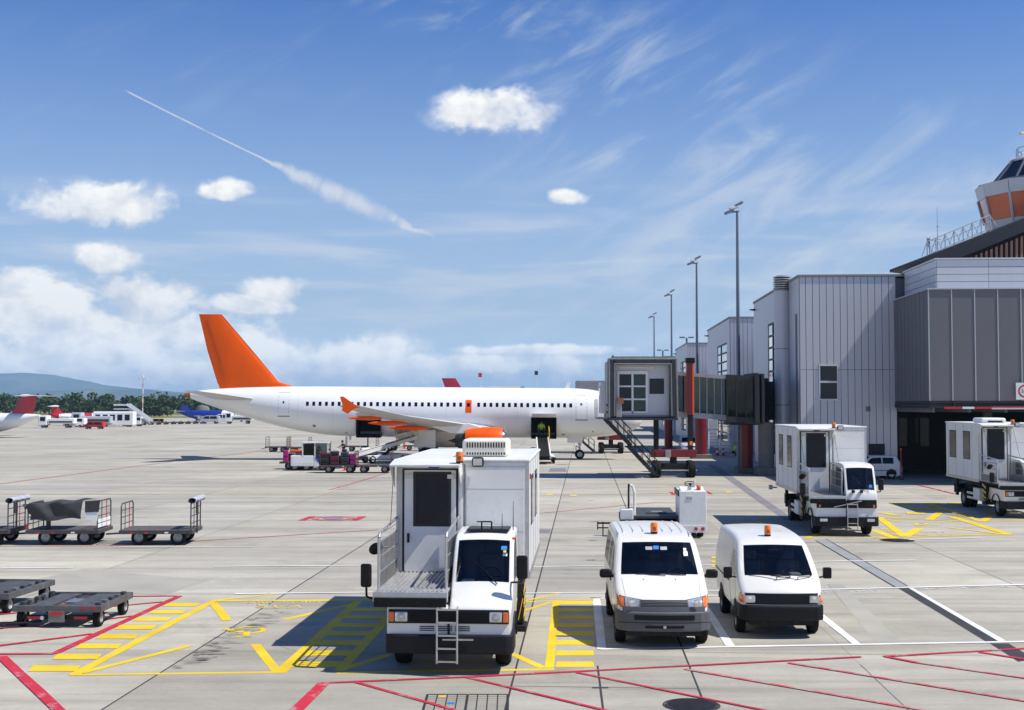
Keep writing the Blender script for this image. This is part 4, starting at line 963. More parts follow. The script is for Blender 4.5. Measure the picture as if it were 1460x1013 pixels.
def cone(px, py, label, h=.75, name='traffic_cone', m='cone_orange'):
    p = G(px, py); t = thing(name, label, 'cone', (p.x, p.y, 0), 0, None)
    MB().b(-.2,.2,-.2,.2,0,.05).build('foot', m, t)
    for i in range(4): MB().lathe([(.15-.03*i,.05+i*h*.24),(.15-.03*(i+1),.05+(i+1)*h*.24)], (0,0,0), 'z', 14).build('band', m if i%2 == 0 else 'sticker_white', t, True)
    MB().lathe([(.001,.05+h*.96),(.03,.05+h*.96)], (0,0,0), 'z', 14).build('tip', m, t); return t
cone(1023, 650, 'red and white cone at the foot of the white service steps', .9, m='red_paint'); cone(1031, 650, 'red and white cone at the foot of the grey service steps', .9, m='red_paint')
for px, py, l in ((493,671,'orange cone standing on the concrete by the bag cart'),(577,640,'orange cone under the airliner wing')): cone(px, py, l)
# ================================================================== AIRCRAFT
def lerp_tab(tab, s):
    for a, b in zip(tab[:-1], tab[1:]):
        if a[0] <= s <= b[0]:
            t = (s-a[0])/(b[0]-a[0]); return tuple(a[i]+(b[i]-a[i])*t for i in range(1, len(a)))
    return tab[-1][1:]
def fuselage(stations, extra=(), nseg=72, cut=None):
    """loft of round sections along -x; stations (s, radius, centre height); cut(s, angle) removes faces for hatches"""
    sm = chaikin(stations, 2); ss = sorted(set([round(p[0],4) for p in sm]+[round(e,4) for e in extra]))
    mb = MB(); P = []
    for s in ss:
        r, zc = lerp_tab(sm, s)
        P.append([Vector((-s, -r*math.cos(2*PI*j/nseg), zc+r*math.sin(2*PI*j/nseg)*1.02)) for j in range(nseg)])
    mb.v = [v for row in P for v in row]
    for i in range(len(ss)-1):
        for j in range(nseg):
            if cut and cut((ss[i]+ss[i+1])/2, (j+.5)*360/nseg): continue
            k = (j+1)%nseg; mb.f.append((i*nseg+j, i*nseg+k, (i+1)*nseg+k, (i+1)*nseg+j))
    mb.f.append(tuple(range(nseg-1,-1,-1))); mb.f.append(tuple(range((len(ss)-1)*nseg, len(ss)*nseg)))
    return mb
AF = [(0,0),(.03,.32),(.12,.62),(.3,.92),(.5,1.0),(.7,.78),(.88,.38),(1,.03),(.88,-.22),(.7,-.45),(.5,-.62),(.3,-.68),(.12,-.5),(.03,-.25)]
def wing(stations, side=-1):
    """stations (span y, leading edge s, chord, z, thickness ratio)"""
    mb = MB(); n = len(AF); P = []
    for (y, le, c, z, th) in stations: P.append([Vector((-(le+u*c), side*y, z+w*c*th*.5)) for u, w in AF])
    mb.v = [v for r in P for v in r]
    for i in range(len(P)-1):
        for j in range(n): k = (j+1)%n; mb.f.append((i*n+j, i*n+k, (i+1)*n+k, (i+1)*n+j))
    mb.f += [tuple(range(n)), tuple(range(len(P)*n-1, (len(P)-1)*n-1, -1))]
    return mb
def fin(stations):
    mb = MB(); n = len(AF); P = []
    for (z, le, c, th) in stations: P.append([Vector((-(le+u*c), (w if abs(w) < .99 else w)*c*th*.5*(1 if w >= 0 else 1.3), z)) for u, w in AF])
    mb.v = [v for r in P for v in r]
    for i in range(len(P)-1):
        for j in range(n): k = (j+1)%n; mb.f.append((i*n+j, i*n+k, (i+1)*n+k, (i+1)*n+j))
    mb.f += [tuple(range(n)), tuple(range(len(P)*n-1, (len(P)-1)*n-1, -1))]
    return mb
def airliner():
    NX = 10.8; D0 = 102.0
    t = thing('airliner', 'white twin jet airliner with orange tail fin, orange engines and orange winglets', 'aeroplane', (NX, D0, 0))
    t.rotation_euler = (0, R(.38), 0)
    st = [(0,.03,3.22),(.25,.48,3.26),(.8,.98,3.38),(1.7,1.42,3.55),(2.9,1.76,3.70),(4.3,1.95,3.78),(5.6,2.02,3.80),(7,2.03,3.80),(16,2.03,3.80),(24,2.03,3.80),(26.2,1.98,3.86),(28.8,1.78,4.05),(31.4,1.45,4.33),(33.8,1.06,4.63),(35.6,.72,4.86),(37,.42,5.02),(37.5,.26,5.07)]
    H = [(7.2,9.25),(21.5,23.5)]
    def cut(s, a): return any(p < s < q for p, q in H) and 290 < a < 350
    full = fuselage(st); bv = bvh_of(full)
    fm = fuselage(st, [x for h in H for x in h]+[h[0]+.001 for h in H], cut=cut)
    f = fm.build('fuselage', 'air_white', t, True)
    for (a, b) in H:    # holds behind the open hatches
        k = MB().add([(-a,-1.99,1.7),(-b,-1.99,1.7),(-b,1.2,1.95),(-a,1.2,1.95),(-a,-1.99,3.6),(-b,-1.99,3.6),(-b,1.2,3.6),(-a,1.2,3.6)], [(3,2,1,0),(4,5,6,7),(1,2,6,5),(2,3,7,6),(3,0,4,7)])
        k.build('cargo_hold', 'hold_dark', t)
        MB().add([(-a-.02,-2.02,3.44),(-b+.02,-2.02,3.44),(-b+.02,-2.75,3.72),(-a-.02,-2.75,3.72),(-a-.02,-2.02,3.50),(-b+.02,-2.02,3.50),(-b+.02,-2.75,3.78),(-a-.02,-2.75,3.78)], [(0,1,2,3),(7,6,5,4),(0,4,5,1),(1,5,6,2),(2,6,7,3),(3,7,4,0)]).build('cargo_door', 'air_white', t)
        MB().b(-b-.04,-b,-2.0,-1.9,1.95,3.4).build('hatch_frame', 'seam', t)
    def panel(name, s0, s1, z0, z1, m, off, nu=4, nv=6, par=None):
        return project(bv, [(-s1,-3,z0),(-s0,-3,z0),(-s0,-3,z1),(-s1,-3,z1)], (0,1,0), off, 2, nu, nv).build(name, m, par or t, True)
    skip = []
    pxs = [437.5+i*9.12 for i in range(25)]+[682+i*8.75 for i in range(16)]
    for px in pxs:
        s = NX-(px-730)*100/1750
        panel('cabin_window', s-.115, s+.115, 4.27, 4.60, 'cabin_glass', .008, 3, 3)
    for (px, z0, z1) in ((828.5,3.28,5.28),(403,3.42,5.35)):
        s = NX-(px-730)*100/1750; fr = panel('door_seam', s-.46, s+.46, z0, z1, 'seam', .006)
        panel('passenger_door', s-.43, s+.43, z0+.03, z1-.03, 'air_white', .012, par=fr)
        panel('door_sill', s-.52, s+.52, z0-.08, z0-.02, 'seam', .01, par=fr); panel('door_port', s-.06, s+.08, 4.45, 4.62, 'cabin_glass', .016, 2, 2, par=fr)
    s = NX-(667.5-730)*100/1750; ex = panel('exit_door', s-.25, s+.25, 3.78, 4.82, 'air_orange', .010); panel('exit_window', s-.12, s+.12, 4.28, 4.58, 'cabin_glass', .018, 2, 2, par=ex)
    for (s, z, w, h) in ((27.0,2.62,.26,.20),(4.2,2.3,.12,.1),(6.6,2.05,.3,.1),(2.2,2.75,.1,.1),(22.6,1.95,.2,.08),(24.4,2.05,.2,.08)): panel('access_panel', s-w/2, s+w/2, z-h/2, z+h/2, 'seam', .008, 2, 2)
    for s in (6.0,10.4,16.2,20.6,25.4,28.3): 
        zt_, zb_ = 5.75-max(0,s-24)*.03, 2.3+max(0,s-24)*.16; panel('skin_joint', s-.012, s+.012, zb_, zt_, 'air_grey', .003, 1, 14)
    # wing root fairing
    wf = fuselage([(10.6,.3,2.55),(12,1.05,2.35),(14,1.35,2.28),(17.5,1.38,2.28),(20,1.0,2.4),(21.4,.3,2.5)], nseg=40)
    for v in wf.v: v.y *= 1.62
    wf.build('belly_fairing', 'air_white', t, True)
    # fin with dorsal fillet
    fn = fin([(5.45,27.6,7.6,.03),(5.75,28.6,6.55,.07),(6.2,30.1,5.25,.09),(8.8,32.45,3.75,.09),(11.82,35.0,1.95,.085)]); fo = fn.build('tail_fin', 'air_orange', t, True)
    MB().bar((-30.2,0,6.25),(-35.0,0,11.8),.10,.05).build('fin_leading_edge', 'air_white', fo)
    rd = MB().bar((-34.3,-.14,6.0),(-36.1,-.10,11.6),.012,.03); rd.build('rudder_seam', 'tower_brown', fo)
    MB().lathe([(.001,-.6),(.2,-.5),(.24,0),(.001,.05)], (-37.5,0,5.07), 'x', 16).build('tail_exhaust', 'tower_brown', t, True)
    for side in (-1, 1):
        w = wing([(0,11.0,8.0,2.30,.14),(2.0,12.3,6.7,2.45,.14),(6.6,15.0,4.2,2.98,.12),(12,18.3,2.9,3.55,.11),(17.0,21.35,1.55,4.30,.10)], side).build('wing', 'air_grey', t, True)
        wl = MB().prism([(-21.3,4.22),(-21.7,4.40),(-22.5,4.95),(-22.75,4.95),(-22.55,4.35),(-22.6,3.98),(-22.2,3.75),(-21.75,4.10)], 'y', side*17.0-.04, side*17.0+.04).build('winglet', 'air_orange', w, bevel=.02)
        for (y, s0, ln, z, r) in ((7.4,17.2,3.2,2.62,.21),(10.4,18.6,3.0,3.02,.19),(13.4,20.1,2.6,3.42,.16)):
            fg = MB().lathe([(.001,0),(r*.6,.25*ln/3),(r,.35*ln),(r*.9,.62*ln),(r*.45,.88*ln),(.001,ln)], (0,0,0), 'x', 16)
            for v in fg.v: v.x = -v.x
            q = fg.build('flap_fairing', 'air_orange', w, True); q.location = (-s0, side*y, z)
        MB().add([(-(16.6+i*0),side*3.0,2.2) for i in range(0)], []) if False else None
        fl = MB().add([(-19.0,side*2.4,2.25),(-20.3,side*2.4,1.95),(-19.9,side*6.5,2.65),(-18.9,side*6.5,2.85),(-19.0,side*2.4,2.37),(-20.3,side*2.4,1.99),(-19.9,side*6.5,2.69),(-18.9,side*6.5,2.95)], [(0,1,2,3),(7,6,5,4),(0,4,5,1),(1,5,6,2),(2,6,7,3),(3,7,4,0)]); fl.build('flap', 'air_grey', w)
        e = MB().lathe([(.84,0),(.92,-.08),(1.02,-.35),(1.08,-.9),(1.08,-1.7),(1.0,-2.5),(.88,-3.1),(.84,-3.1),(.84,-2.4),(.84,0)], (0,0,0), 'x', 36).build('engine', 'air_orange', t, True); e.location = (-11.35, side*5.75, 1.62)
        MB().lathe([(.80,-.25),(.83,-.05),(.88,.02),(.94,-.03),(.985,-.16),(.96,-.16)], (0,0,0), 'x', 36).build('intake_lip', 'chrome', e, True)
        MB().lathe([(.001,-.2),(.16,-.35),(.22,-.7),(.82,-.72),(.82,-.75)], (0,0,0), 'x', 28).build('fan', 'dark_frame', e, True)
        MB().lathe([(.62,-2.9),(.60,-3.6),(.40,-3.9),(.36,-3.9),(.30,-3.6),(.001,-4.5)], (0,0,0), 'x', 28).build('exhaust', 'dark_frame', e, True)
        MB().prism([(-12.4,2.45),(-14.2,3.0),(-17.3,2.75),(-15.6,2.2),(-14.4,2.1)], 'y', side*5.75-.18, side*5.75+.18).build('pylon', 'air_white', t, bevel=.06)
        wing([(.3,31.3,3.9,4.72,.10),(1.2,32.0,3.4,4.80,.10),(6.2,35.2,1.35,5.35,.09)], side).build('tailplane', 'air_grey', t, True)
        g = MB().tube((-17.7,side*3.8,2.6),(-17.7,side*3.8,.6),.16,10).tube((-17.4,side*3.8,1.9),(-17.2,side*2.6,2.4),.08,8); g.build('main_gear_leg', 'alloy', t)
        for dy in (-.45,.45): wheel(t, -17.7, side*3.8+dy, .57, .42, side, axis='y', z=.46)
        MB().b(-18.6,-16.9,side*4.05-.02,side*4.05+.02,1.0,2.4).build('gear_door', 'air_white', t)
    ng = MB().tube((-5.2,0,2.0),(-5.2,0,.45),.085,12).tube((-5.2,0,1.5),(-4.3,0,2.0),.05,8).tube((-5.5,0,1.1),(-5.5,0,.7),.04,6).tube((-5.2,0,.9),(-5.5,0,1.1),.04,6).b(-5.35,-5.05,-.14,.14,1.15,1.45); ng.build('nose_gear_leg', 'alloy', t)
    for dy in (-.25,.25): wheel(t, -5.2, dy, .39, .22, 1 if dy > 0 else -1, axis='y', rimmat='alloy')
    for s in (-1,1): MB().b(-6.2,-5.0,s*.42-.015,s*.42+.015,1.35,1.85).build('nose_gear_door', 'air_white', t)
    ta = MB().prism([(-6.1,5.80),(-6.45,5.80),(-6.25,6.35),(-5.95,6.35)], 'y', -.03, .03); 
    for v in ta.v: v.x = -12.2-v.x if False else v.x
    ta.build('aerial_blade', 'air_white', t); MB().prism([(-24.1,1.85),(-24.4,1.85),(-24.3,1.45),(-24.15,1.45)], 'y', -.03, .03).build('aerial_blade', 'air_white', t)
    # flight deck windows (behind the bridge, but there)
    for s0, s1, z0, z1 in ((1.55,2.3,4.35,4.75),(2.38,3.0,4.4,4.95)): panel('cockpit_window', s0, s1, z0, z1, 'cabin_glass', .01, 3, 3)
    return t
airliner()
def small_jet(label, loc, rz, L, r, zc, finh, body, tailm, ttail=True, name='parked_jet', engines='rear', group=None, tail_len=.0, wingspan=10):
    t = thing(name, label, 'aeroplane', loc, rz, group)
    f = fuselage([(0,.02,zc-.25*r),(.4,r*.4,zc-.15*r),(1.6,r*.8,zc-.05*r),(3.2,r,zc),(L*.5,r,zc),(L*.72,r*.98,zc+.02),(L*.86,r*.66,zc+r*.3),(L*.96,r*.3,zc+r*.62),(L,r*.1,zc+r*.75)], nseg=32)
    f.build('fuselage', body, t, True)
    if tail_len:
        b = fuselage([(L*(1-tail_len),r*1.01,zc),(L*.72,r*.995,zc+.02),(L*.86,r*.68,zc+r*.3),(L*.96,r*.32,zc+r*.62),(L*1.002,r*.12,zc+r*.75)], nseg=32); b.build('painted_tail', tailm, t, True)
    zt = zc+r*.8
    sw = (finh-zt)*.62
    fo = fin([(zt-.4,L*.80,L*.17,.08),(zt+.1,L*.82,L*.14,.08),(finh,L*.82+sw,L*.095,.08)]).build('tail_fin', tailm, t, True)
    zs = finh if ttail else zt-.1; s0 = L*.82+sw if ttail else L*.88
    sp = wingspan*.40
    for side in (-1,1): wing([(0,s0-.1,L*.10,zs,.08),(sp,s0+sp*.35,L*.05,zs+(-.05 if ttail else .3),.08)], side).build('tailplane', 'air_grey', t, True)
    if ttail: MB().lathe([(.001,.3),(.16,0),(.2,-.8),(.001,-2.2)], (-s0,0,zs+.02), 'x', 12).build('tail_bullet', 'air_white', t, True)
    for side in (-1,1):
        wing([(0,L*.40,L*.18,zc-r*.7,.13),(wingspan,L*.52,L*.06,zc-r*.7+.8,.10)], side).build('wing', 'air_grey', t, True)
        ex, ey, ez = (L*.70, r+.75, zc+.35) if engines == 'rear' else (L*.38, wingspan*.38, zc-r*.7)
        e = MB().lathe([(.40,0),(.55,-.2),(.60,-1.2),(.45,-2.6),(.36,-2.6),(.32,-1.5),(.40,0)], (0,0,0), 'x', 20).build('engine', 'air_white', t, True); e.location = (-ex, side*ey, ez)
        MB().lathe([(.001,-2.3),(.35,-2.3)], (0,0,0), 'x', 16).build('exhaust', 'hold_dark', e); MB().lathe([(.001,-.3),(.42,-.3)], (0,0,0), 'x', 16).build('fan', 'hold_dark', e)
        lg = MB().tube((-L*.5,side*1.6,zc-.6),(-L*.5,side*1.6,.35),.1,8); lg.build('main_gear_leg', 'alloy', t); wheel(t, -L*.5, side*1.6, .42, .3, side, axis='y')
    MB().tube((-2.6,0,zc-.6),(-2.6,0,.3),.07,8).build('nose_gear_leg', 'alloy', t); wheel(t, -2.6, 0, .3, .2, 1, axis='y')
    n = int(L*.55/.95); wm = MB().sphere((0,0,0), .17, 8, 6, (.8,.15,1.1)).mesh('cabin_window', 'cabin_glass', True)
    for i in range(n):
        for side in (-1,1): mobj('cabin_window', wm, t, (-(L*.16+i*.95), side*r*.985, zc+.25))
    return t
# commuter jet at the left edge: heading left, so its tail is in view
p = At(52, 600, 168); L = 26.0; h = R(163)
small_jet('white commuter jet with dark red T tail, cut by the picture edge', (p.x+L*math.cos(h)*.98, 168+L*math.sin(h)*.98, 0), h, L, 1.42, 1.95, 5.75, 'air_white', 'tail_red', name='parked_jet', wingspan=10.5)
p = At(76, 600, 262); h = R(18)
small_jet('distant small jet with bright red T tail and red rear body', (p.x+15*math.cos(h), 262+15*math.sin(h), 0), h, 16, 1.0, 1.7, 4.15, 'air_white', 'tail_red', tail_len=.55, wingspan=7)
p = At(256, 600, 322); h = R(-8)
small_jet('distant propliner with blue tail and blue rear body on far stand', (p.x+19.5*math.cos(h), 322+19.5*math.sin(h), 0), h, 20, 1.25, 1.75, 4.3, 'air_white', 'tail_blue', ttail=False, tail_len=.62, engines='wing', wingspan=10)
p = At(640, 560, 232)
small_jet('airliner hidden behind the white one, red fin tip showing above', (p.x+27, 236, 0), 0, 28, 1.75, 3.4, 9.6, 'air_white', 'tail_red', ttail=False, engines='wing', wingspan=14)
# ================================================================== ROAD VEHICLES
def shell(profile, Wd, zb, belt, roof, r=.10, tum=.10, bow=.10, ws=None, sides=(), xo=0.0, nose=.10, nose_len=.4, skip_front_x=None):
    """car body as a loft of sections from nose (y=0) to tail; windows are cut out of it. returns body, panes, ray-cast tree"""
    pf = chaikin(profile, 2)
    ys = sorted(set([round(p[0],4) for p in pf]+([ws[0], ws[1]] if ws else [])+[q for s in sides for q in s[:2]]+([ws[0]+(ws[1]-ws[0])*i/5 for i in range(1,5)] if ws else [])))
    def top(y):
        for a, b in zip(pf[:-1], pf[1:]):
            if a[0] <= y <= b[0]: return a[1]+(b[1]-a[1])*((y-a[0])/max(1e-6, b[0]-a[0]))
        return pf[-1][1]
    lev = [zb, zb+(belt-zb)*.25, zb+(belt-zb)*.5, zb+(belt-zb)*.75, belt-.02, belt]; fr = [.08,.36,.64,.92,1.0]
    NT = 7; wt = ws[1] if ws else 1.0; ymax = ys[-1]
    def section(y):
        zt = top(y); rr_ = min(r, max(.01, (zt-zb)*.4)); zs = zt-rr_
        ft = 1-nose*max(0, 1-y/nose_len)**2-.06*max(0, 1-(ymax-y)/.3)**2
        def w(z): return Wd*ft*(1-.05*max(0,(belt-z)/(belt-zb))**2-tum*max(0,(z-belt)/(roof-belt))**1.25)
        zz_ = [min(z, zs) for z in lev]+[max(min(belt, zs), belt+(zs-belt)*f) if zs > belt else zs for f in fr]
        pts = [(0.0, zb)]+[(w(z), z) for z in zz_]; we = w(zs)
        for i in range(1, 5):
            a = PI/2*i/4; pts.append((we-rr_*(1-math.cos(a)), zs+rr_*math.sin(a)))
        xe = we-rr_
        for i in range(1, NT+1):
            x = xe*(1-i/NT) if i > 1 else xe*.955; pts.append((x, zt+.022*(1-(x/max(xe,.01))**2)))
        fade = 1 if y < wt else max(0, 1-(y-wt)/1.2)
        return [Vector((x, y+bow*fade*(x/Wd)**2, z)) for x, z in pts]
    S_ = [section(y) for y in ys]; n = len(S_[0])
    body, panes, full = MB(), {}, MB()
    side0 = 1+len(lev); topc = 1+len(lev)+len(fr)+4
    for mir in (1, -1):
        for i in range(len(ys)-1):
            ym = (ys[i]+ys[i+1])/2
            for j in range(n-1):
                q = [S_[i][j], S_[i][j+1], S_[i+1][j+1], S_[i+1][j]]
                q = [Vector((v.x*mir+xo, v.y, v.z)) for v in q]
                if mir > 0: q = q[::-1]
                key = None
                if ws and ws[0] < ym < ws[1] and j >= topc: key = 'windshield'
                for s in sides:
                    if s[0] < ym < s[1] and side0 <= j < side0+3 and (len(s) < 4 or s[3] in (0, mir)) and top(ym)-r > belt+.12: key = s[2]+('_a' if mir > 0 else '_b')
                full.add(q, [(0,1,2,3)])
                if key: panes.setdefault(key, MB()).add(q, [(0,1,2,3)])
                else: body.add(q, [(0,1,2,3)])
    for k in (0, len(ys)-1):
        a = [Vector((v.x+xo,v.y,v.z)) for v in S_[k]]; b = [Vector((xo-v.x,v.y,v.z)) for v in S_[k]]
        for j in range(n-1):
            q = [a[j],a[j+1],b[j+1],b[j]]
            if k: q = q[::-1]
            full.add(q, [(0,1,2,3)])
            if k == 0 or True: body.add(q, [(0,1,2,3)])
    return body, panes, bvh_of(full)
def fpanel(bv, x0, x1, z0, z1, off, nu=8, nv=3, sk=0.0):
    return project(bv, [(x0,0,z0),(x1,0,z0+sk),(x1,0,z1+sk),(x0,0,z1)], (0,1,0), off, 2.0, nu, nv)
def spanel(bv, y0, y1, z0, z1, off, side, nu=6, nv=3):
    return project(bv, [(0,y0,z0),(0,y1,z0),(0,y1,z1),(0,y0,z1)], (-side,0,0), off, 2.5, nu, nv)
def bumper(w, yf, depth, z0, z1, bow=.10, cr=.16, n=9):
    out = []
    for i in range(n+1):
        x = -w+cr+(2*w-2*cr)*i/n; out.append((x, yf+bow*(x/w)**2))
    yc = yf+bow
    right = [(w-cr+cr*math.sin(PI/2*k/4), yc+cr-cr*math.cos(PI/2*k/4)) for k in range(1,5)]+[(w, yf+depth), (w-.06, yf+depth)]
    left = [(-x, y) for x, y in right][::-1]
    inner = [(w-.10, yc+cr+.04), (0, yf+bow+.20), (-w+.10, yc+cr+.04)]
    return MB().prism(left+out+right+inner, 'z', z0, z1)
def beacon(t, x, y, z, h=.20, r=.075, name='beacon'):
    b = MB().lathe([(.001,0),(r*.95,0),(r*.95,.03),(.001,.03)], (0,0,0), 'z', 18).build(name, 'black_plastic', t); b.location = (x,y,z)
    MB().lathe([(r*.92,.03),(r,.05),(r,h*.85),(r*.88,h),(.001,h+.01)], (0,0,0), 'z', 18).build('lens', 'amber', b, True)
    MB().lathe([(r*1.02,h*.28),(r*1.06,h*.31),(r*1.02,h*.34)], (0,0,0), 'z', 18).lathe([(r*1.02,h*.60),(r*1.06,h*.63),(r*1.02,h*.66)], (0,0,0), 'z', 18).build('lens_rib', 'orange_lens', b)
    MB().b(-r*.45,r*.45,-r*1.07,-r*1.0,h*.25,h*.6).build('reflector', 'tower_brown', b)
    return b
def wiper(t, p0, p1, z=0):
    p0, p1 = Vector(p0), Vector(p1); m_ = p0.lerp(p1, .55)+Vector((0,-.012,.012))
    return MB().tube(p0, m_, .010, 6).tube(p0.lerp(p1,.2)+Vector((0,-.004,0)), p1, .009, 6).build('wiper', 'black_plastic', t)
def seat(t, x, y, z=.62):
    s = MB().b(x-.24,x+.24,y-.25,y+.25,z-.12,z).build('seat', 'seat_fabric', t, bevel=.05)
    b = MB().b(x-.23,x+.23,y+.2,y+.34,z,z+.60).build('backrest', 'seat_fabric', s, bevel=.06); MB().b(x-.13,x+.13,y+.22,y+.32,z+.62,z+.82).build('headrest', 'seat_fabric', s, bevel=.05)
def steering(t, x, y, z, tilt=.6):
    o = MB().torus((0,0,0), .19, .014, 'z', 22, 6).tube((-.19,0,0),(.19,0,0),.012,6).tube((0,0,0),(0,-.18,0),.012,6).lathe([(.001,.01),(.05,.012),(.06,-.02)], (0,0,0), 'z', 12).build('steering_wheel', 'black_plastic', t, True)
    o.location = (x,y,z); o.rotation_euler = (tilt,0,0)
def arch(t, bv, y, r, side, xo, m='chassis'):
    mb = MB(); pts = [Vector((xo, y+r*math.cos(a), .30+r*math.sin(a))) for a in [PI*i/12 for i in range(13)]]
    P = [[], []]
    for p in pts+[]:
        for row, k in ((0,1.0),(1,.02)):
            q = Vector((side*3, y+(p.y-y)*k, .30+(p.z-.30)*k)); h = bv.ray_cast(q, Vector((-side,0,0)))[0]
            P[row].append((h if h else Vector((side*abs(xo), q.y, q.z)))+Vector((side*.006,0,0)))
    return mb.grid(P).build('wheel_arch', m, t)
def van_hiace():
    D = 22.95; t = thing('passenger_van', 'white van with rounded nose, grey bumper and dark rear side windows', 'van', (2.83, D, 0), YAW+R(2.0))
    prof = [(0,.46),(.02,.62),(.05,.80),(.12,.90),(.34,1.02),(.60,1.135),(.84,1.25),(1.15,1.50),(1.52,1.80),(1.85,1.90),(2.5,1.955),(4.3,1.965),(4.60,1.93),(4.72,1.80)]
    body, pn, bv = shell(prof, .885, .42, 1.14, 1.95, .105, .13, .13, (.845,1.56), ((1.12,2.0,'front_door_window'),(2.1,3.05,'side_window'),(3.15,4.45,'rear_side_window')), nose=.10, nose_len=.5)
    body.build('body', 'van_white', t, 'open')
    b = t.children[0]
    for p in b.data.polygons: p.use_smooth = True
    b.data.set_sharp_from_angle(angle=R(32))
    for k, m in pn.items(): 
        o = m.build(k[:-2] if k[-2:] in ('_a','_b') else k, 'windshield' if k == 'windshield' else 'dark_glass', t, True)
    bumper(.885, -.055, .62, .34, .70, .13, .20).build('bumper', 'bumper_grey', t, bevel=.05, seg=3)
    fpanel(bv, -.86, .86, .66, .79, .045, 16, 3).build('bumper_top', 'bumper_grey', t, True)
    bq = MB(); xs = [-.58+1.16*i/12 for i in range(13)]
    for z0, z1, wd in ((.555,.645,.56),(.405,.455,.36)):
        P = [[Vector((wd*(-1+2*i/12), -.062+.13*(wd*(-1+2*i/12)/.885)**2-.0, z)) for i in range(13)] for z in (z0, z1)]
        MB().grid(P).build('air_intake', 'black_plastic', t)
    MB().lathe([(.001,0),(.03,0)], (0,-.07,.43), 'y', 12).build('tow_eye', 'alloy', t)
    for z in (.50,): 
        P = [[Vector((.86*(-1+2*i/16), -.058+.13*((-1+2*i/16)*.97)**2, zz2)) for i in range(17)] for zz2 in (z, z+.012)]
        MB().grid(P).build('bumper_crease', 'bumper_black', t)
    g = fpanel(bv, -.47, .47, .79, .905, .012, 12, 3).build('grille', 'black_plastic', t, True)
    for k in range(4): fpanel(bv, -.455, .455, .802+k*.026, .813+k*.026, .03, 10, 1).build('grille_slat', 'bumper_grey', g, True)
    for s in (-1, 1):
        h = project(bv, [(s*.44,0,.78),(s*.72,0,.775),(s*.72,0,.945),(s*.44,0,.90)], (0,1,0), .022, 2, 6, 4).build('headlight', 'lamp_glass', t, True)
        project(bv, [(s*.40,0,.77),(s*.86,0,.765),(s*.86,0,.965),(s*.40,0,.905)], (0,1,0), .010, 2, 8, 4).build('headlight_surround', 'dark_frame', h, True)
        MB().lathe([(.001,0),(.062,.006),(.068,.03)], (s*.60,.005,.855), 'y', 18).build('reflector', 'chrome', h, True)
        project(bv, [(s*.735,0,.775),(s*.86,0,.785),(s*.86,0,.945),(s*.735,0,.94)], (0,1,0), .024, 2, 4, 4).build('turn_signal', 'orange_lens', t, True)
        mr = MB().b(-.12,.12,-.055,.055,-.085,.085).build('mirror', 'black_plastic', t, bevel=.05, seg=3); mr.location = (s*1.03,1.12,1.26); MB().bar((0,.02,-.03),(-s*.16,.06,-.06),.05,.06).build('mirror_arm', 'black_plastic', mr)
        for y in (.82, 3.80):
            wheel(t, s*.775, y, .325, .20, s); arch(t, bv, y, .40, s, .88)
        MB().b(s*.72-.012, s*.72+.012, 1.9, 4.4, 1.93, 1.955).build('roof_gutter', 'van_white', t, bevel=.008)
        for y in (1.08, 2.05, 3.1): spanel(bv, y-.006, y+.006, .45, 1.12, .003, s, 1, 6).build('door_seam', 'seam', t)
        spanel(bv, 1.85, 2.0, 1.02, 1.07, .02, s, 3, 1).build('door_handle', 'black_plastic', t)
    for s in (-1, 1):
        for (xa, za, xb, zb_) in ((.70,.93,.74,1.20),):
            pts = [bv.ray_cast(Vector((s*(xa+(xb-xa)*k/8), -2, za+(zb_-za)*k/8)), Vector((0,1,0)))[0] for k in range(9)]
            MB().path([p+Vector((0,-.001,.001)) for p in pts if p], .004, 5).build('hood_seam', 'seam', t)
    # interior
    MB().b(-.74,.74,.95,1.40,.70,1.16).build('dashboard', 'dash', t, bevel=.08); MB().b(-.78,.78,.6,4.5,.42,.46).build('cabin_floor', 'chassis', t)
    for x in (-.42,.0,.42): seat(t, x, 1.95, .78)
    seat(t, -.35, 2.9, .78); seat(t, .3, 2.9, .78); steering(t, .40, 1.50, 1.18)
    MB().b(-.10,.12,1.38,1.41,1.60,1.67).build('rear_view_mirror', 'black_plastic', t, bevel=.02)
    for x, m in ((-.03,'sticker_blue'),): fpanel(bv, x-.05, x+.06, 1.70, 1.76, .004, 3, 2).build('sticker', m, t)
    for x in (-.16,.13): fpanel(bv, x-.07, x+.06, 1.69, 1.745, .003, 3, 2).build('sun_visor', 'tarp_grey', t)
    for x, z, q in ((.55,1.62,.042),(.545,1.69,.028)): fpanel(bv, x-q, x+q, z-q*.9, z+q*.9, .005, 3, 3).build('sticker', 'sticker_white', t)
    for x0, x1 in ((.10,-.45),(.50,-.0)): 
        a = bv.ray_cast(Vector((x0,-2,1.262)), Vector((0,1,0)))[0]; c = bv.ray_cast(Vector((x1,-2,1.285)), Vector((0,1,0)))[0]
        wiper(t, a+Vector((0,-.02,.01)), c+Vector((0,-.02,.012)))
    for x in (-.33,.28):
        a = bv.ray_cast(Vector((x,-2,1.20)), Vector((0,1,0)))[0]; MB().sphere(a, .014, 8, 6).build('washer_jet', 'black_plastic', t)
    beacon(t, .0, 2.05, 1.945, .21, .075)
    for k in range(-3, 4): MB().b(k*.2-.008, k*.2+.008, 2.2, 4.4, 1.972, 1.982).build('roof_rib', 'van_white', t)
    MB().b(-.7,.7,.1,4.6,.24,.36).build('underbody', 'chassis', t)
van_hiace()
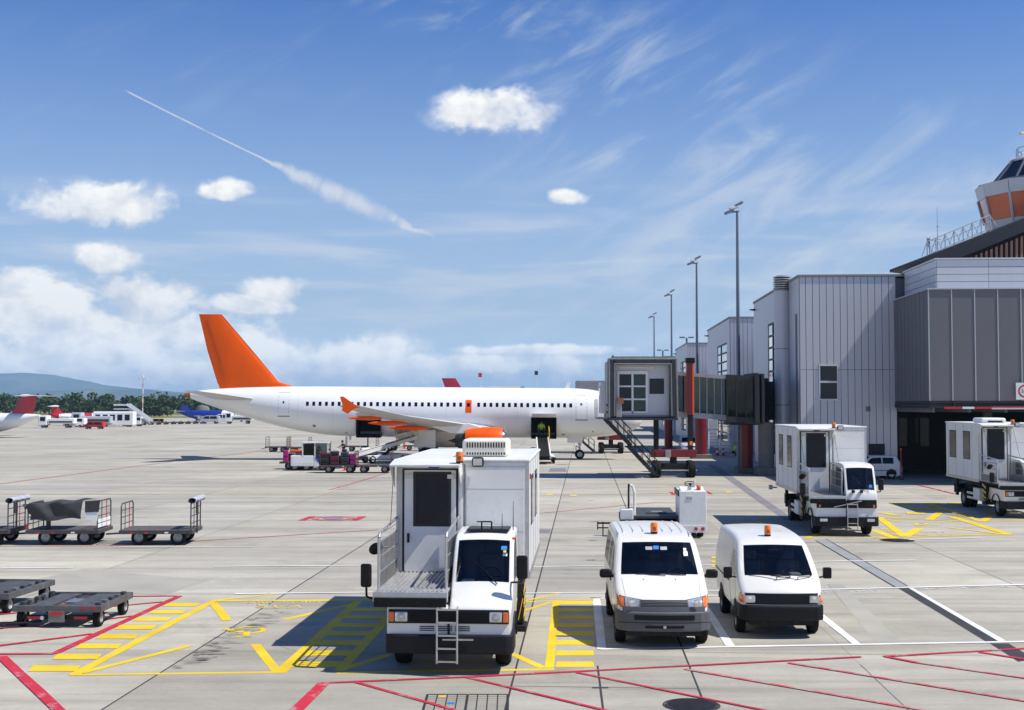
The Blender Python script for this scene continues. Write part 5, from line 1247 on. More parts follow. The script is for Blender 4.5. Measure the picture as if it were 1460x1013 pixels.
def van_town():
    D = 24.0; t = thing('panel_van', 'white panel van with flat black front grille and square headlights', 'van', (5.25, D, 0), YAW+R(1.0))
    prof = [(0,.48),(.012,.64),(.03,.84),(.075,.91),(.20,1.03),(.345,1.165),(.62,1.38),(1.02,1.68),(1.25,1.775),(1.8,1.84),(2.6,1.86),(3.8,1.85),(4.0,1.82),(4.10,1.70)]
    body, pn, bv = shell(prof, .815, .44, 1.08, 1.84, .12, .165, .085, (.355,1.05), ((.55,1.42,'front_door_window'),), nose=.06, nose_len=.35)
    b = body.build('body', 'van_white', t, 'open')
    for p in b.data.polygons: p.use_smooth = True
    b.data.set_sharp_from_angle(angle=R(32))
    for k, m in pn.items(): m.build(k[:-2] if k[-2:] in ('_a','_b') else k, 'windshield', t, True)
    g = fpanel(bv, -.785, .785, .665, .865, .014, 16, 3).build('grille_panel', 'bumper_black', t, True)
    fpanel(bv, -.52, .52, .685, .835, .026, 12, 3).build('grille', 'black_plastic', g, True); fpanel(bv, -.785, .785, .862, .876, .02, 14, 1).build('trim_strip', 'dark_frame', g, True)
    for s in (-1, 1):
        MB().b(s*.62-.10, s*.62+.10, .0, .06, .695, .835).build('headlight', 'lamp_glass', t, bevel=.025); 
        h = [o for o in t.children if o.name.startswith('headlight')][-1]; MB().lathe([(.001,0),(.055,.006),(.062,.02)], (s*.62,-.006,.765), 'y', 16).build('reflector', 'chrome', h, True)
        project(bv, [(s*.735,0,.69),(s*.80,0,.69),(s*.80,0,.845),(s*.735,0,.845)], (0,1,0), .030, 2, 3, 3).build('turn_signal', 'orange_lens', t, True)
        m = MB().b(-.085,.085,-.05,.05,-.11,.11).build('mirror', 'black_plastic', t, bevel=.03); m.location = (s*.98,.55,1.21); MB().bar((0,.0,-.06),(-s*.17,.06,-.10),.03,.03).build('mirror_arm', 'black_plastic', m)
        for y in (.78, 3.0): wheel(t, s*.715, y, .295, .18, s); arch(t, bv, y, .37, s, .81)
        for y in (.72, 1.55, 2.7): spanel(bv, y-.006, y+.006, .45, 1.05, .003, s, 1, 6).build('door_seam', 'seam', t)
        spanel(bv, 1.56, 1.57, 1.05, 1.70, .003, s, 1, 6).build('door_seam', 'seam', t)
        spanel(bv, 1.7, 1.84, .93, .99, .02, s, 3, 1).build('door_handle', 'black_plastic', t); spanel(bv, 1.6, 3.9, .905, .93, .012, s, 8, 1).build('rub_strip', 'dark_frame', t)
    bp = bumper(.815, -.075, .55, .36, .65, .085, .14).build('bumper', 'bumper_black', t, bevel=.03, seg=3)
    for z in (.43,.49,.55): 
        P = [[Vector((.78*(-1+2*i/14), -.081+.085*((-1+2*i/14)*.96)**2, q)) for i in range(15)] for q in (z, z+.018)]
        MB().grid(P).build('bumper_groove', 'black_plastic', bp)
    MB().b(-.68,.68,.48,.82,.62,1.08).build('dashboard', 'dash', t, bevel=.09); MB().b(-.72,.72,.5,4.0,.44,.48).build('cabin_floor', 'chassis', t)
    for x in (-.40,.38): seat(t, x, 1.25, .74)
    steering(t, .36, .98, 1.12, .5); MB().b(.26,.50,.66,.86,1.06,1.19).build('instrument_hood', 'dash', t, bevel=.05)
    MB().b(-.13,.11,.90,.93,1.55,1.63).build('rear_view_mirror', 'black_plastic', t, bevel=.02); MB().tube((-.75,2.1,1.36),(.75,2.1,1.36),.03,8).build('guard_rail', 'alloy', t)
    for x0, x1, z1 in ((-.07,.21,1.155),(.35,.62,1.165)):
        a = bv.ray_cast(Vector((x0,-2,1.12)), Vector((0,1,0)))[0]+Vector((0,-.015,.0)); c = bv.ray_cast(Vector((x1,-2,z1)), Vector((0,1,0)))[0]+Vector((0,-.03,0)); e = bv.ray_cast(Vector((x0-.5,-2,1.19)), Vector((0,1,0)))[0]+Vector((0,-.02,.012))
        MB().path([a, a+Vector((.0,-.02,.045)), c, c+Vector((-.02,-.01,.03)), a+Vector((.05,-.01,.07)), e], .009, 6).build('wiper', 'black_plastic', t)
    beacon(t, -.02, 1.55, 1.835, .21, .07); MB().b(-.62,.62,.1,4.0,.25,.38).build('underbody', 'chassis', t)
    fpanel(bv, -.72, -.69, 1.25, 1.45, .004, 1, 3).build('sticker', 'sticker_white', t)
van_town()
# ------------------------------------------------------------------ lift trucks for passengers with reduced mobility
def rail_panel(t, x, y0, y1, z0, h, side):
    r = thing_part('side_railing', t)
    MB().b(x-.02,x+.02,y0-.03,y0+.03,z0,z0+h).build('rail_post', 'alloy', r, bevel=.008); MB().b(x-.02,x+.02,y1-.03,y1+.03,z0,z0+h+.06).build('rail_post', 'alloy', r, bevel=.008)
    MB().path([(x,y0,z0+h),(x,y0+.12,z0+h+.06),(x,y1,z0+h+.1)], .028, 8).build('hand_rail', 'alloy', r, True)
    for f in (.28,.56,.84): MB().tube((x,y0,z0+h*f),(x,y1,z0+h*f),.016,6).build('rail_bar', 'alloy', r)
    n = 7
    for i in range(1, n): MB().b(x-.008,x+.008,y0+(y1-y0)*i/n-.010,y0+(y1-y0)*i/n+.010,z0+.03,z0+h*.84).build('baluster', 'galv', r)
    MB().b(x-.006,x+.006,y0+.03,y1-.03,z0+.02,z0+h*.28).build('kick_panel', 'galv', r)
    return r
def thing_part(name, parent):
    o = bpy.data.objects.new(name, None); COL.objects.link(o); o.parent = parent; o.empty_display_size = .1; return o
def railing(t, x, y0, y1, z0, h):
    # one welded frame per side (part), its posts and bars as sub-parts
    fr = MB().path([(x,y0,z0),(x,y0,z0+h*.93),(x,y0+.10,z0+h),(x,y1,z0+h+.10)], .026, 8).build('side_railing', 'alloy', t, True)
    MB().tube((x,y1,z0),(x,y1,z0+h+.1),.026,8).build('rail_post', 'alloy', fr)
    for f in (.30,.58,.84): MB().tube((x,y0,z0+h*f),(x,y1,z0+h*f),.015,6).build('rail_bar', 'alloy', fr)
    for i in range(1, 15): MB().b(x-.007,x+.007,y0+(y1-y0)*i/15-.012,y0+(y1-y0)*i/15+.012,z0+.03,z0+h*.84).build('baluster', 'galv', fr)
    MB().b(x-.005,x+.005,y0+.03,y1-.03,z0+.02,z0+h*.30).build('kick_panel', 'galv', fr)
def ambulift(label, loc, rz, style, box_h=3.46, box_len=5.4, ac='tall', side_windows=False, canopy=True):
    t = thing('lift_truck', label, 'truck', loc, rz, 'white cabin lift trucks parked on yellow bays')
    zb, zt = 1.30, box_h; bx0, bx1, by0 = -1.27, 1.23, 2.45; by1 = by0+box_len; PF = 1.38
    # --- cabin box
    box = MB().b(bx0, bx1, by0, by1, zb, zt).build('cabin_box', 'truck_white', t, bevel=.03)
    MB().b(bx0-.03, bx1+.03, by0-.04, by1+.03, zt, zt+.05).build('roof', 'truck_white', t, bevel=.02)
    for x in (bx0-.008, bx1-.062): MB().b(x, x+.07, by0-.008, by0+.06, zb, zt-.02).build('corner_post', 'alloy', box)
    MB().b(-.10, -.02, by0-.03, by0-.001, zb, zt-.02).build('divider_post', 'truck_white', box, bevel=.01); MB().b(.0,.03,by0-.014,by0-.002,zb,zt-.05).build('divider_seam', 'seam', box)
    MB().b(.05, bx1-.08, by0-.018, by0-.004, 1.5, zt-.10).build('front_panel', 'truck_white', box, bevel=.006)
    MB().b(bx0+.08, -.11, by0-.02, by0-.002, zt-.14, zt-.04).build('door_header', 'truck_white', box)
    d = MB().b(-1.12, -.14, by0-.055, by0-.01, PF+.02, zt-.16).build('door', 'truck_white', t, bevel=.008)
    MB().b(-1.16,-1.12,by0-.05,by0-.004,PF,zt-.14).b(-.14,-.10,by0-.05,by0-.032,PF,zt-.14).b(-1.16,-.10,by0-.035,by0-.004,zt-.16,zt-.13).build('door_seal', 'dark_frame', d)
    wx0, wx1, wz0, wz1 = -.90, -.28, 2.30, zt-.24
    w = MB().b(wx0-.05,wx1+.05,by0-.075,by0-.056,wz0-.05,wz1+.05).build('door_window_frame', 'dark_frame', d, bevel=.008); MB().b(wx0,wx1,by0-.082,by0-.076,wz0,wz1).build('door_window', 'cabin_glass', d)
    MB().b(-1.06,-1.02,by0-.10,by0-.056,1.95,2.12).build('door_handle', 'black_plastic', d)
    for x in (-1.08,-.30): MB().b(x,x+.13,by0-.10,by0-.056,zt-.32,zt-.24).build('door_hinge', 'alloy', d)
    MB().b(-.66,-.46,by0-.06,by0-.021,zt-.12,zt-.08).build('name_plate', 'tug_blue', t)
    for z in (2.15, 2.95): MB().b(.06, bx1-.09, by0-.0195, by0-.0185, z, z+.006).build('panel_joint', 'seam', box)
    for x in (.09, bx1-.12):
        for k in range(11): MB().lathe([(.001,-.003),(.008,-.002),(.009,.0)], (x, by0-.0185, 1.6+k*.17), 'y', 6).build('rivet', 'alloy', box)
    for k in range(4): MB().b(bx1+.0005, bx1+.004, by0+.9+k*1.15, by0+.915+k*1.15, zb+.11, zt-.03).build('side_joint', 'seam', box); MB().b(bx0-.004, bx0-.0005, by0+.9+k*1.15, by0+.915+k*1.15, zb+.11, zt-.03).build('side_joint', 'seam', box)
    # canopy over the door
    cy = by0-.62
    MB().add([(bx0-.05,by0,zt+.05),(-.02,by0,zt+.05),(-.02,cy,zt-.03),(bx0-.05,cy,zt-.03),(bx0-.05,by0,zt+.01),(-.02,by0,zt+.01),(-.02,cy,zt-.07),(bx0-.05,cy,zt-.07)], [(0,1,2,3),(7,6,5,4),(0,4,5,1),(1,5,6,2),(2,6,7,3),(3,7,4,0)]).build('canopy', 'truck_white', t, bevel=.008)
    for x in (bx0-.04,-.04): MB().prism([(by0-.03,zt-.0),(cy+.02,zt-.075),(by0-.04,zt-.48)], 'x', x-.01, x+.01).build('canopy_bracket', 'truck_white', t)
    for x in (bx0+.02,-.05): MB().tube((x,cy+.08,zt-.08),(x+.05*(1 if x < -.5 else 1),by0-1.2,PF+1.0),.006,5).build('stay_cable', 'black_plastic', t)
    beacon(t, -.03, cy+.14, zt+.0, .20, .07)
    fl = MB().b(-.11,.11,-.06,.06,-.09,.09).build('floodlight', 'black_plastic', t, bevel=.035); fl.location = (.28, by0-.12, zt-.0); MB().b(-.085,.085,-.066,-.061,-.065,.065).build('lens', 'lamp_glass', fl)
    if ac == 'tall':
        a = MB().b(-.12,.78,by0+.9,by0+1.9,zt+.05,zt+.40).build('roof_unit', 'cream_plastic', t, bevel=.07, seg=3)
        for k in range(15):
            x = -.03+k*.052; MB().b(x,x+.024,by0+.892,by0+.899,zt+.23,zt+.34).build('vent_slot', 'black_plastic', a); MB().b(x,x+.024,by0+.892,by0+.899,zt+.09,zt+.14).build('vent_slot', 'black_plastic', a)
    elif ac == 'flat':
        a = MB().b(-1.0,.05,by0+.5,by0+1.7,zt+.05,zt+.26).build('roof_unit', 'mast_white', t, bevel=.09, seg=3); MB().b(-.72,-.12,by0+.492,by0+.499,zt+.08,zt+.14).build('vent_slot', 'black_plastic', a)
    if side_windows:
        for s, x in ((-1,bx0),(1,bx1)):
            for (a, b) in ((by0+1.2,by0+2.1),(by0+3.2,by0+4.1)):
                w = MB().b(x-.012,x+.012,a-.04,b+.04,2.18,zt-.32).build('side_window_frame', 'dark_frame', t, bevel=.006); MB().b(x-.016,x+.016,a,b,2.22,zt-.36).build('pane', 'cabin_glass', w)
    else:
        for (a, b) in ((by0+1.0,by0+1.9),(by0+2.8,by0+3.7)):
            w = MB().b(bx1-.012,bx1+.012,a-.04,b+.04,2.18,zt-.32).build('side_window_frame', 'dark_frame', t, bevel=.006); MB().b(bx1-.016,bx1+.016,a,b,2.22,zt-.36).build('pane', 'cabin_glass', w)
        MB().b(bx1,bx1+.03,by0+.4,by0+.5,zt-.35,zt-.25).build('side_marker', 'red_lens', t)
    for s in (bx0,bx1): MB().b(s-.02,s+.02,by0+.05,by1,zb-.02,zb+.10).build('sill_rail', 'alloy', box)
    # --- platform with ribbed deck and railings
    pf = MB().b(bx0+.0,-.03,.02,by0-.02,PF-.10,PF-.022).build('platform', 'chassis', t)
    n = 15
    rib = MB().b(-.0,1.22,-.012,.012,0,.016).mesh('deck_rib', 'ribbed_alloy')
    MB().b(bx0,-.04,.0,by0-.03,PF-.02,PF).build('deck_plate', 'ribbed_alloy', pf)
    for i in range(n): 
        x = bx0+.03+(1.17)*i/n; MB().b(x,x+.036,.02,by0-.05,PF+.0005,PF+.020).build('deck_rib', 'ribbed_alloy', pf)
    MB().b(bx0-.02,-.02,-.07,.0,PF-.16,PF+.012).build('front_lip', 'ribbed_alloy', pf, bevel=.01); MB().b(bx0+.0,-.04,-.10,-.071,PF-.24,PF-.08).build('rubber_buffer', 'rubber', pf, bevel=.015)
    railing(t, bx0+.03, .25, by0-.15, PF, .95); railing(t, -.09, .35, by0-.15, PF, .95)
    # --- lower front across the full width, then the half-width driver's cab on the other side
    if style == 'round':
        cabp = [(0,.62),(.01,.85),(.03,1.06),(.08,1.12),(.24,1.22),(.50,1.42),(.72,1.80),(.98,2.14),(1.15,2.24),(1.5,2.29),(2.15,2.29),(2.30,2.22)]; ws = (.525,1.0); belt = 1.38; gr_ = (.86,1.09)
    else:
        cabp = [(0,.62),(.01,.95),(.02,1.30),(.06,1.48),(.12,1.56),(.28,2.0),(.42,2.34),(.55,2.42),(.9,2.48),(2.1,2.48),(2.28,2.40)]; ws = (.125,.43); belt = 1.45; gr_ = (.98,1.26)
    body, pn, bv = shell(cabp, .535, .60, belt, cabp[-3][1], .05, .03, .03, ws, ((ws[1]-.15,1.75,'door_window'),), xo=.515, nose=.02, nose_len=.3)
    cb = body.build('cab', 'white_paint', t, 'open')
    for p in cb.data.polygons: p.use_smooth = True
    cb.data.set_sharp_from_angle(angle=R(32))
    for k, m in pn.items(): m.build('windshield' if k == 'windshield' else 'cab_window', 'windshield' if k == 'windshield' else 'dark_glass', t, True)
    # the gap closed beside the platform: lower body left of the cab
    lb = MB().b(-1.06,-.03,.012,2.2,.62,1.13).build('lower_body', 'white_paint', t, bevel=.03)
    if style != 'round': MB().b(-1.06,-.04,.016,1.4,1.135,1.25).build('lower_body_top', 'white_paint', t, bevel=.02)
    g = MB().b(-1.03,1.01,-.022,.05,gr_[0],gr_[1]).build('grille_panel', 'bumper_black', t, bevel=.012)
    for k in range(7):
        z = gr_[0]+.02+k*(gr_[1]-gr_[0]-.03)/7; MB().b(-.66,.64,-.034,-.023,z,z+.012).build('grille_slat', 'black_plastic', g)
    if style != 'round': MB().bar((-.45,-.04,gr_[0]+.03),(.5,-.04,gr_[1]-.03),.012,.03).build('grille_bar', 'alloy', g)
    for k in range(3 if style == 'round' else 0):
        for a in (-.50,-.20,.10): MB().b(a,a+.25,-.004,.01,.735+k*.032,.75+k*.032).build('lower_vent', 'dark_frame', lb)
    lz = (gr_[0]+gr_[1])/2 if style == 'round' else .64
    hy = -.05 if style == 'round' else -.112
    for s in (-1, 1):
        cx = -.01+s*.80
        h = MB().b(cx-.11,cx+.11,hy,hy+.06,lz-.085,lz+.085) if style == 'round' else MB().b(cx-.13,cx+.13,hy,hy+.06,.52,.62)
        h = h.build('headlight', 'lamp_glass', t, bevel=.02)
        if style == 'round': MB().lathe([(.03,-.012),(.075,.0),(.082,.02)], (cx,-.05,lz), 'y', 20).build('reflector', 'alloy', h, True)
        if style == 'round': MB().b(cx+s*.12-(.0 if s>0 else .09),cx+s*.12+(.09 if s>0 else .0),-.052,-.02,lz-.085,lz+.085).build('turn_signal', 'orange_lens', t, bevel=.012)
        else: MB().b(cx+s*.12-.03,cx+s*.12+.03,-.045,.02,1.0,1.1).build('turn_signal', 'orange_lens', t)
    bp = bumper(1.09, -.09, .7, .36, .68, .05, .12).build('bumper', 'bumper_black', t, bevel=.035, seg=3)
    if style == 'round': MB().b(-.10,.42,-.125,-.098,.60,.625).build('bumper_plate', 'alloy', bp)
    # ladder
    lx = -.02 if style == 'round' else .16
    la = MB().path([(lx-.17,-.16,.22),(lx-.17,-.13,1.12),(lx-.17,-.02,1.14)], .018, 8).path([(lx+.17,-.16,.22),(lx+.17,-.13,1.12),(lx+.17,-.02,1.14)], .018, 8).build('boarding_ladder', 'alloy', t, True)
    for k in range(5): MB().b(lx-.16,lx+.16,-.175+k*.006,-.125+k*.006,.24+k*.215,.265+k*.215).build('rung', 'alloy', la)
    # mirrors
    for s, x in ((1,1.22),(-1,-1.46)):
        z = 1.78 if s > 0 else 1.62
        m = MB().b(-.095,.095,-.04,.05,-.20,.20).build('mirror', 'black_plastic', t, bevel=.04, seg=3); m.location = (x, .25, z)
        if s > 0: MB().path([(0,.03,-.2),(-.02,.05,-.26),(-.2,.3,-.30)], .018, 6).build('mirror_arm', 'black_plastic', m)
        else: MB().path([(0,.03,-.2),(.0,.05,-.36),(.06,.08,-.40),(.3,.08,-.41)], .02, 6).build('mirror_arm', 'black_plastic', m)
    m = MB().sphere((0,0,0), .13, 14, 8, (1,.35,.8)).build('wide_mirror', 'black_plastic', t, True); m.location = (-1.38, .75, 2.02); m.rotation_euler = (.3, -.6, 0); MB().tube((0,0,0),(.16,.1,-.12),.014,6).build('mirror_arm', 'black_plastic', m)
    # cab details
    a = bv.ray_cast(Vector((.78,-2,belt+.07)), Vector((0,1,0)))[0]; c = bv.ray_cast(Vector((.34,-2,belt+.45)), Vector((0,1,0)))[0]
    if a and c: wiper(t, a+Vector((0,-.02,.01)), c+Vector((0,-.025,.01)))
    zr = cabp[-3][1]
    if style == 'round':
        hm = MB().b(.22,.90,1.22,1.75,zr+.024,zr+.04).build('roof_hatch', 'dark_glass', t); MB().b(.18,.94,1.18,1.79,zr+.012,zr+.03).build('hatch_frame', 'dark_frame', t)
        MB().path([(.44,1.3,zr+.03),(.44,1.3,zr+.16),(.62,1.3,zr+.16),(.62,1.3,zr+.03)], .014, 6).path([(.44,1.3,zr+.16),(.34,1.5,zr+.14)], .012, 6).build('hatch_handle', 'black_plastic', t)
        for x, h in ((.80,.30),(1.0,.52)): MB().tube((x,1.4,zr),(x,1.42,zr+h),.008,6,.004).build('aerial', 'black_plastic', t)
        fpanel(bv, .82, .92, 2.0, 2.06, .004, 2, 2).build('sticker', 'sticker_blue', t); fpanel(bv, .85, .93, 1.90, 1.94, .004, 2, 2).build('sticker', 'sticker_white', t); fpanel(bv, .86, .91, 1.955, 1.99, .005, 2, 2).build('sticker', 'sticker_yellow', t)
        MB().b(.14,.36,.68,.82,1.44,1.50).build('dash_papers', 'sticker_white', t)
    else:
        fpanel(bv, .80, .90, belt+.22, belt+.32, .004, 2, 2).build('sticker', 'sticker_blue', t)
        for x in (.22,.50): MB().b(x-.05,x+.05,-.06,.08,1.50,1.60).build('work_light', 'black_plastic', t, bevel=.02)
    MB().b(.12,.98,ws[0]+.1,ws[1]+.05,1.1,belt+.0).build('dashboard', 'dash', t, bevel=.05); seat(t, .58, 1.55 if style == 'round' else 1.2, 1.22); steering(t, .62, ws[1]+.12, belt+.12, .9)
    MB().b(.1,1.0,2.0,2.03,1.2,zr-.2).build('cab_rear_panel', 'dash', t)
    MB().b(1.02,1.09,.75,.80,zr-.1,zr-.06).build('cab_side_light', 'orange_lens', t)
    # --- chassis
    for x in (-.45,.40): MB().b(x-.05,x+.05,.3,by1-.1,.72,.92).build('frame_rail', 'chassis', t)
    for k in range(5): MB().b(-.4,.35,.9+k*1.5,1.0+k*1.5,.74,.88).build('cross_member', 'chassis', t)
    for s in (-1, 1):
        f = wheel(t, -.02+s*.88, .98, .40, .26, s); wheel(t, -.02+s*.86, by1-1.6, .42, .26, s); wheel(t, -.02+s*.58, by1-1.6, .42, .24, s)
        MB().lathe([(.43,-.16),(.49,-.16),(.49,.14),(.43,.14)], (-.02+s*.92,.98,.40), 'x', 28).build('wheel_arch', 'bumper_black', t, True) if False else None
        ar = MB(); P = [[Vector((-.02+s*.80+s*q, .98+.50*math.cos(PI*k/12), .42+.50*math.sin(PI*k/12))) for k in range(13)] for q in (0,.29)]; ar.grid(P); ar.build('mudguard', 'dark_frame', t)
        MB().b(-.02+s*1.02-.02,-.02+s*1.02+.02,2.3,by1-2.3,.46,.56).b(-.02+s*1.02-.02,-.02+s*1.02+.02,2.3,by1-2.3,.66,.76).build('side_guard', 'alloy', t)
        x = -.02+s*1.05
        j = MB().b(x-.10,x+.14,1.85,2.25,.55,1.28).build('stabiliser', 'chassis', t, bevel=.02)
        for k in range(3): MB().bar((x+s*.14,1.84,.66+k*.22),(x+s*.14,2.26,.78+k*.22),.012,.08).build('hazard_stripe', 'hazard_yellow', j)
        for k in range(2): MB().bar((x-.06+k*.1,1.845,.62),(x+.02+k*.1,1.845,1.0),.012,.055).build('hazard_stripe', 'hazard_yellow', j)
        MB().b(x-.16,x+.18,1.8,2.3,.40,.52).build('stabiliser_foot', 'chassis', t, bevel=.02)
        MB().b(x-.16*s-.05,x-.16*s+.05,by1-.5,by1-.3,.45,1.2).build('rear_stabiliser', 'chassis', t)
        for (ya, yb) in ((2.8,by1-.8),): # scissor arms
            MB().bar((s*.62,ya,1.22),(s*.62,yb,.98),.06,.12).build('scissor_arm', 'chassis', t); MB().bar((s*.70,ya,.98),(s*.70,yb,1.22),.06,.12).build('scissor_arm', 'chassis', t)
        MB().b(x-.14,x+.06,2.7,3.5,.50,1.0).build('tool_box', 'chassis' if s > 0 else 'truck_white', t, bevel=.02)
    MB().b(-.9,.86,by0+.1,by1-.1,1.20,1.29).build('box_floor', 'chassis', t)
    MB().b(-.95,.95,by1-.1,by1-.04,.55,.95).build('rear_beam', 'bumper_black', t)
    if style != 'round': MB().tube((bx0-.25,by1-.2,1.2),(bx0,by1-.2,1.2),.03,6).b(bx0-.32,bx0-.18,by1-.28,by1-.12,1.12,1.3).build('rear_connector', 'alloy', t)
    return t
ambulift('white lift truck with tall cream roof unit and half cab, parked beside the rounded van', (-1.06, 20.85, 0), YAW, 'round', 3.47, 5.4, 'tall')
ambulift('grimy white lift truck with slanted bar grille and side windows before the silver pavilion', (11.55, 42.5, 0), YAW, 'flat', 3.70, 5.0, None, True)
ambulift('white lift truck with low rounded roof unit beside the dark bay, cut by picture edge', (20.75, 49.2, 0), YAW, 'round', 3.72, 4.7, 'flat', True)
# ------------------------------------------------------------------ cars
def car(label, loc, rz, L, Wd, H, paint, name='parked_car', boxy=False):
    t = thing(name, label, 'car', loc, rz)
    k = H/1.45
    if boxy: prof = [(0,.35),(.02,.6*k),(.06,.80*k),(.15,.88*k),(.85,.97*k),(1.35,1.38*k),(1.55,1.44*k),(2.9,1.43*k),(3.05,1.36*k),(L-.08,.98*k),(L,.6)]; ws = (.87,1.36)
    else: prof = [(0,.34),(.03,.55*k),(.10,.72*k),(.35,.84*k),(1.0,.98*k),(1.65,1.36*k),(1.95,1.44*k),(2.8,1.44*k),(3.4,1.33*k),(L-.25,1.0*k),(L,.7)]; ws = (1.02,1.68)
    body, pn, bv = shell(prof, Wd/2, .22, .92*k, 1.43*k, .07, .13, .12, ws, ((ws[0]+.28,2.05,'front_window'),(2.12,L-.55,'rear_window')), nose=.08, nose_len=.4)
    b = body.build('body', paint, t, 'open')
    for p in b.data.polygons: p.use_smooth = True
    b.data.set_sharp_from_angle(angle=R(32))
    for q, m in pn.items(): m.build(q[:-2] if q[-2:] in ('_a','_b') else q, 'dark_glass', t, True)
    w = Wd/2
    bumper(w, -.04, .5, .24, .48, .12, .14).build('bumper', paint if not boxy else 'bumper_grey', t, bevel=.04); fpanel(bv, -w*.5, w*.5, .56*k, .68*k, .012, 8, 2).build('grille', 'black_plastic', t)
    MB().b(-w*.95,w*.95,L-.05,L+.05,.3,.5).build('rear_bumper', 'bumper_grey', t, bevel=.04)
    for s in (-1, 1):
        project(bv, [(s*w*.52,0,.58*k),(s*w*.88,0,.60*k),(s*w*.88,0,.76*k),(s*w*.52,0,.70*k)], (0,1,0), .012, 2, 5, 3).build('headlight', 'lamp_glass', t, True)
        m = MB().sphere((0,0,0), .1, 10, 8, (1,.6,.75)).build('mirror', 'black_plastic' if boxy else paint, t, True); m.location = (s*(w+.09), ws[0]+.45, .98*k)
        for y in (.75, L-.7): wheel(t, s*(w-.10), y, .28, .17, s); arch(t, bv, y, .335, s, w)
        MB().b(s*w*.78-.10,s*w*.78+.10,L-.02,L+.02,.68,.84).build('tail_light', 'red_lens', t)
        for y in (2.08,): spanel(bv, y-.006, y+.006, .35, .9*k, .003, s, 1, 4).build('door_seam', 'seam', t)
        spanel(bv, .5, L-.4, .52, .56, .012, s, 8, 1).build('rub_strip', 'dark_frame', t)
    MB().b(-w*.8,w*.8,ws[0]+.1,ws[0]+.45,.6,.86*k).build('dashboard', 'dash', t)
    for x in (-.33,.33): seat(t, x, 1.9, .55)
    MB().b(-w*.85,w*.85,.2,L-.2,.2,.28).build('underbody', 'chassis', t)
    return t
p = G(1287, 684); cr = car('small boxy white hatchback parked against the silver pavilion', (p.x-3.42, p.y+.55, 0), -R(86), 3.4, 1.5, 1.45, 'white_paint', boxy=True)
lg = MB().b(0,.30,-.002,.002,0,.12)
p = G(985, 647); car('silver car with pale lights parked under the jet bridge', (p.x, p.y, 0), YAW, 4.0, 1.70, 1.50, 'panel_white')
# ================================================================== GROUND EQUIPMENT
def cart_deck(t, L, Wd, z=.46, m='cart_deck', r=.25):
    MB().b(-L/2, L/2, -Wd/2, Wd/2, z, z+.035).build('deck', m, t, bevel=.006)
    MB().b(-L/2, L/2, -Wd/2-.012, -Wd/2+.05, z-.09, z-.002).b(-L/2, L/2, Wd/2-.05, Wd/2+.012, z-.09, z-.002).b(-L/2,-L/2+.06,-Wd/2+.052,Wd/2-.052,z-.09,z-.002).b(L/2-.06,L/2,-Wd/2+.052,Wd/2-.052,z-.09,z-.002).build('deck_frame', 'cart_steel', t)
    for x in (-L/2+.62, L/2-.48):
        MB().b(x-.05,x+.05,-Wd/2+.12,Wd/2-.12,r-.04,r+.05).b(x-.2,x+.2,-.2,.2,r+.05,z-.09).build('axle', 'chassis', t)
        for s in (-1, 1): wheel(t, x, s*(Wd/2-.14), r, .15, s, axis='y')
    for x in (-L/2+.4,-.3,.35): MB().b(x-.06,x+.06,-Wd/2-.02,-Wd/2-.013,z-.07,z-.02).build('reflector', 'red_lens' if x < 0 else 'sticker_white', t)
def end_frame(t, x, Wd, z, h, m, red=True, mesh=True):
    e = MB().path([(x,-Wd/2+.05,z),(x,-Wd/2+.05,z+h-.1),(x,-Wd/2+.15,z+h),(x,Wd/2-.15,z+h),(x,Wd/2-.05,z+h-.1),(x,Wd/2-.05,z)], .022, 8).build('end_frame', m, t, True)
    for f in (.25,.5,.75): MB().tube((x,-Wd/2+.05,z+h*f),(x,Wd/2-.05,z+h*f),.014,6).build('rail', m, e)
    for y in (-.25,.25): MB().tube((x,y,z),(x,y,z+h),.014,6).build('upright', m if y < 0 or not red else 'red_paint', e)
    if mesh: MB().b(x-.006,x+.006,-Wd/2+.1,Wd/2-.1,z+h*.1,z+h*.38).build('sign_board', 'sticker_white', e)
    return e
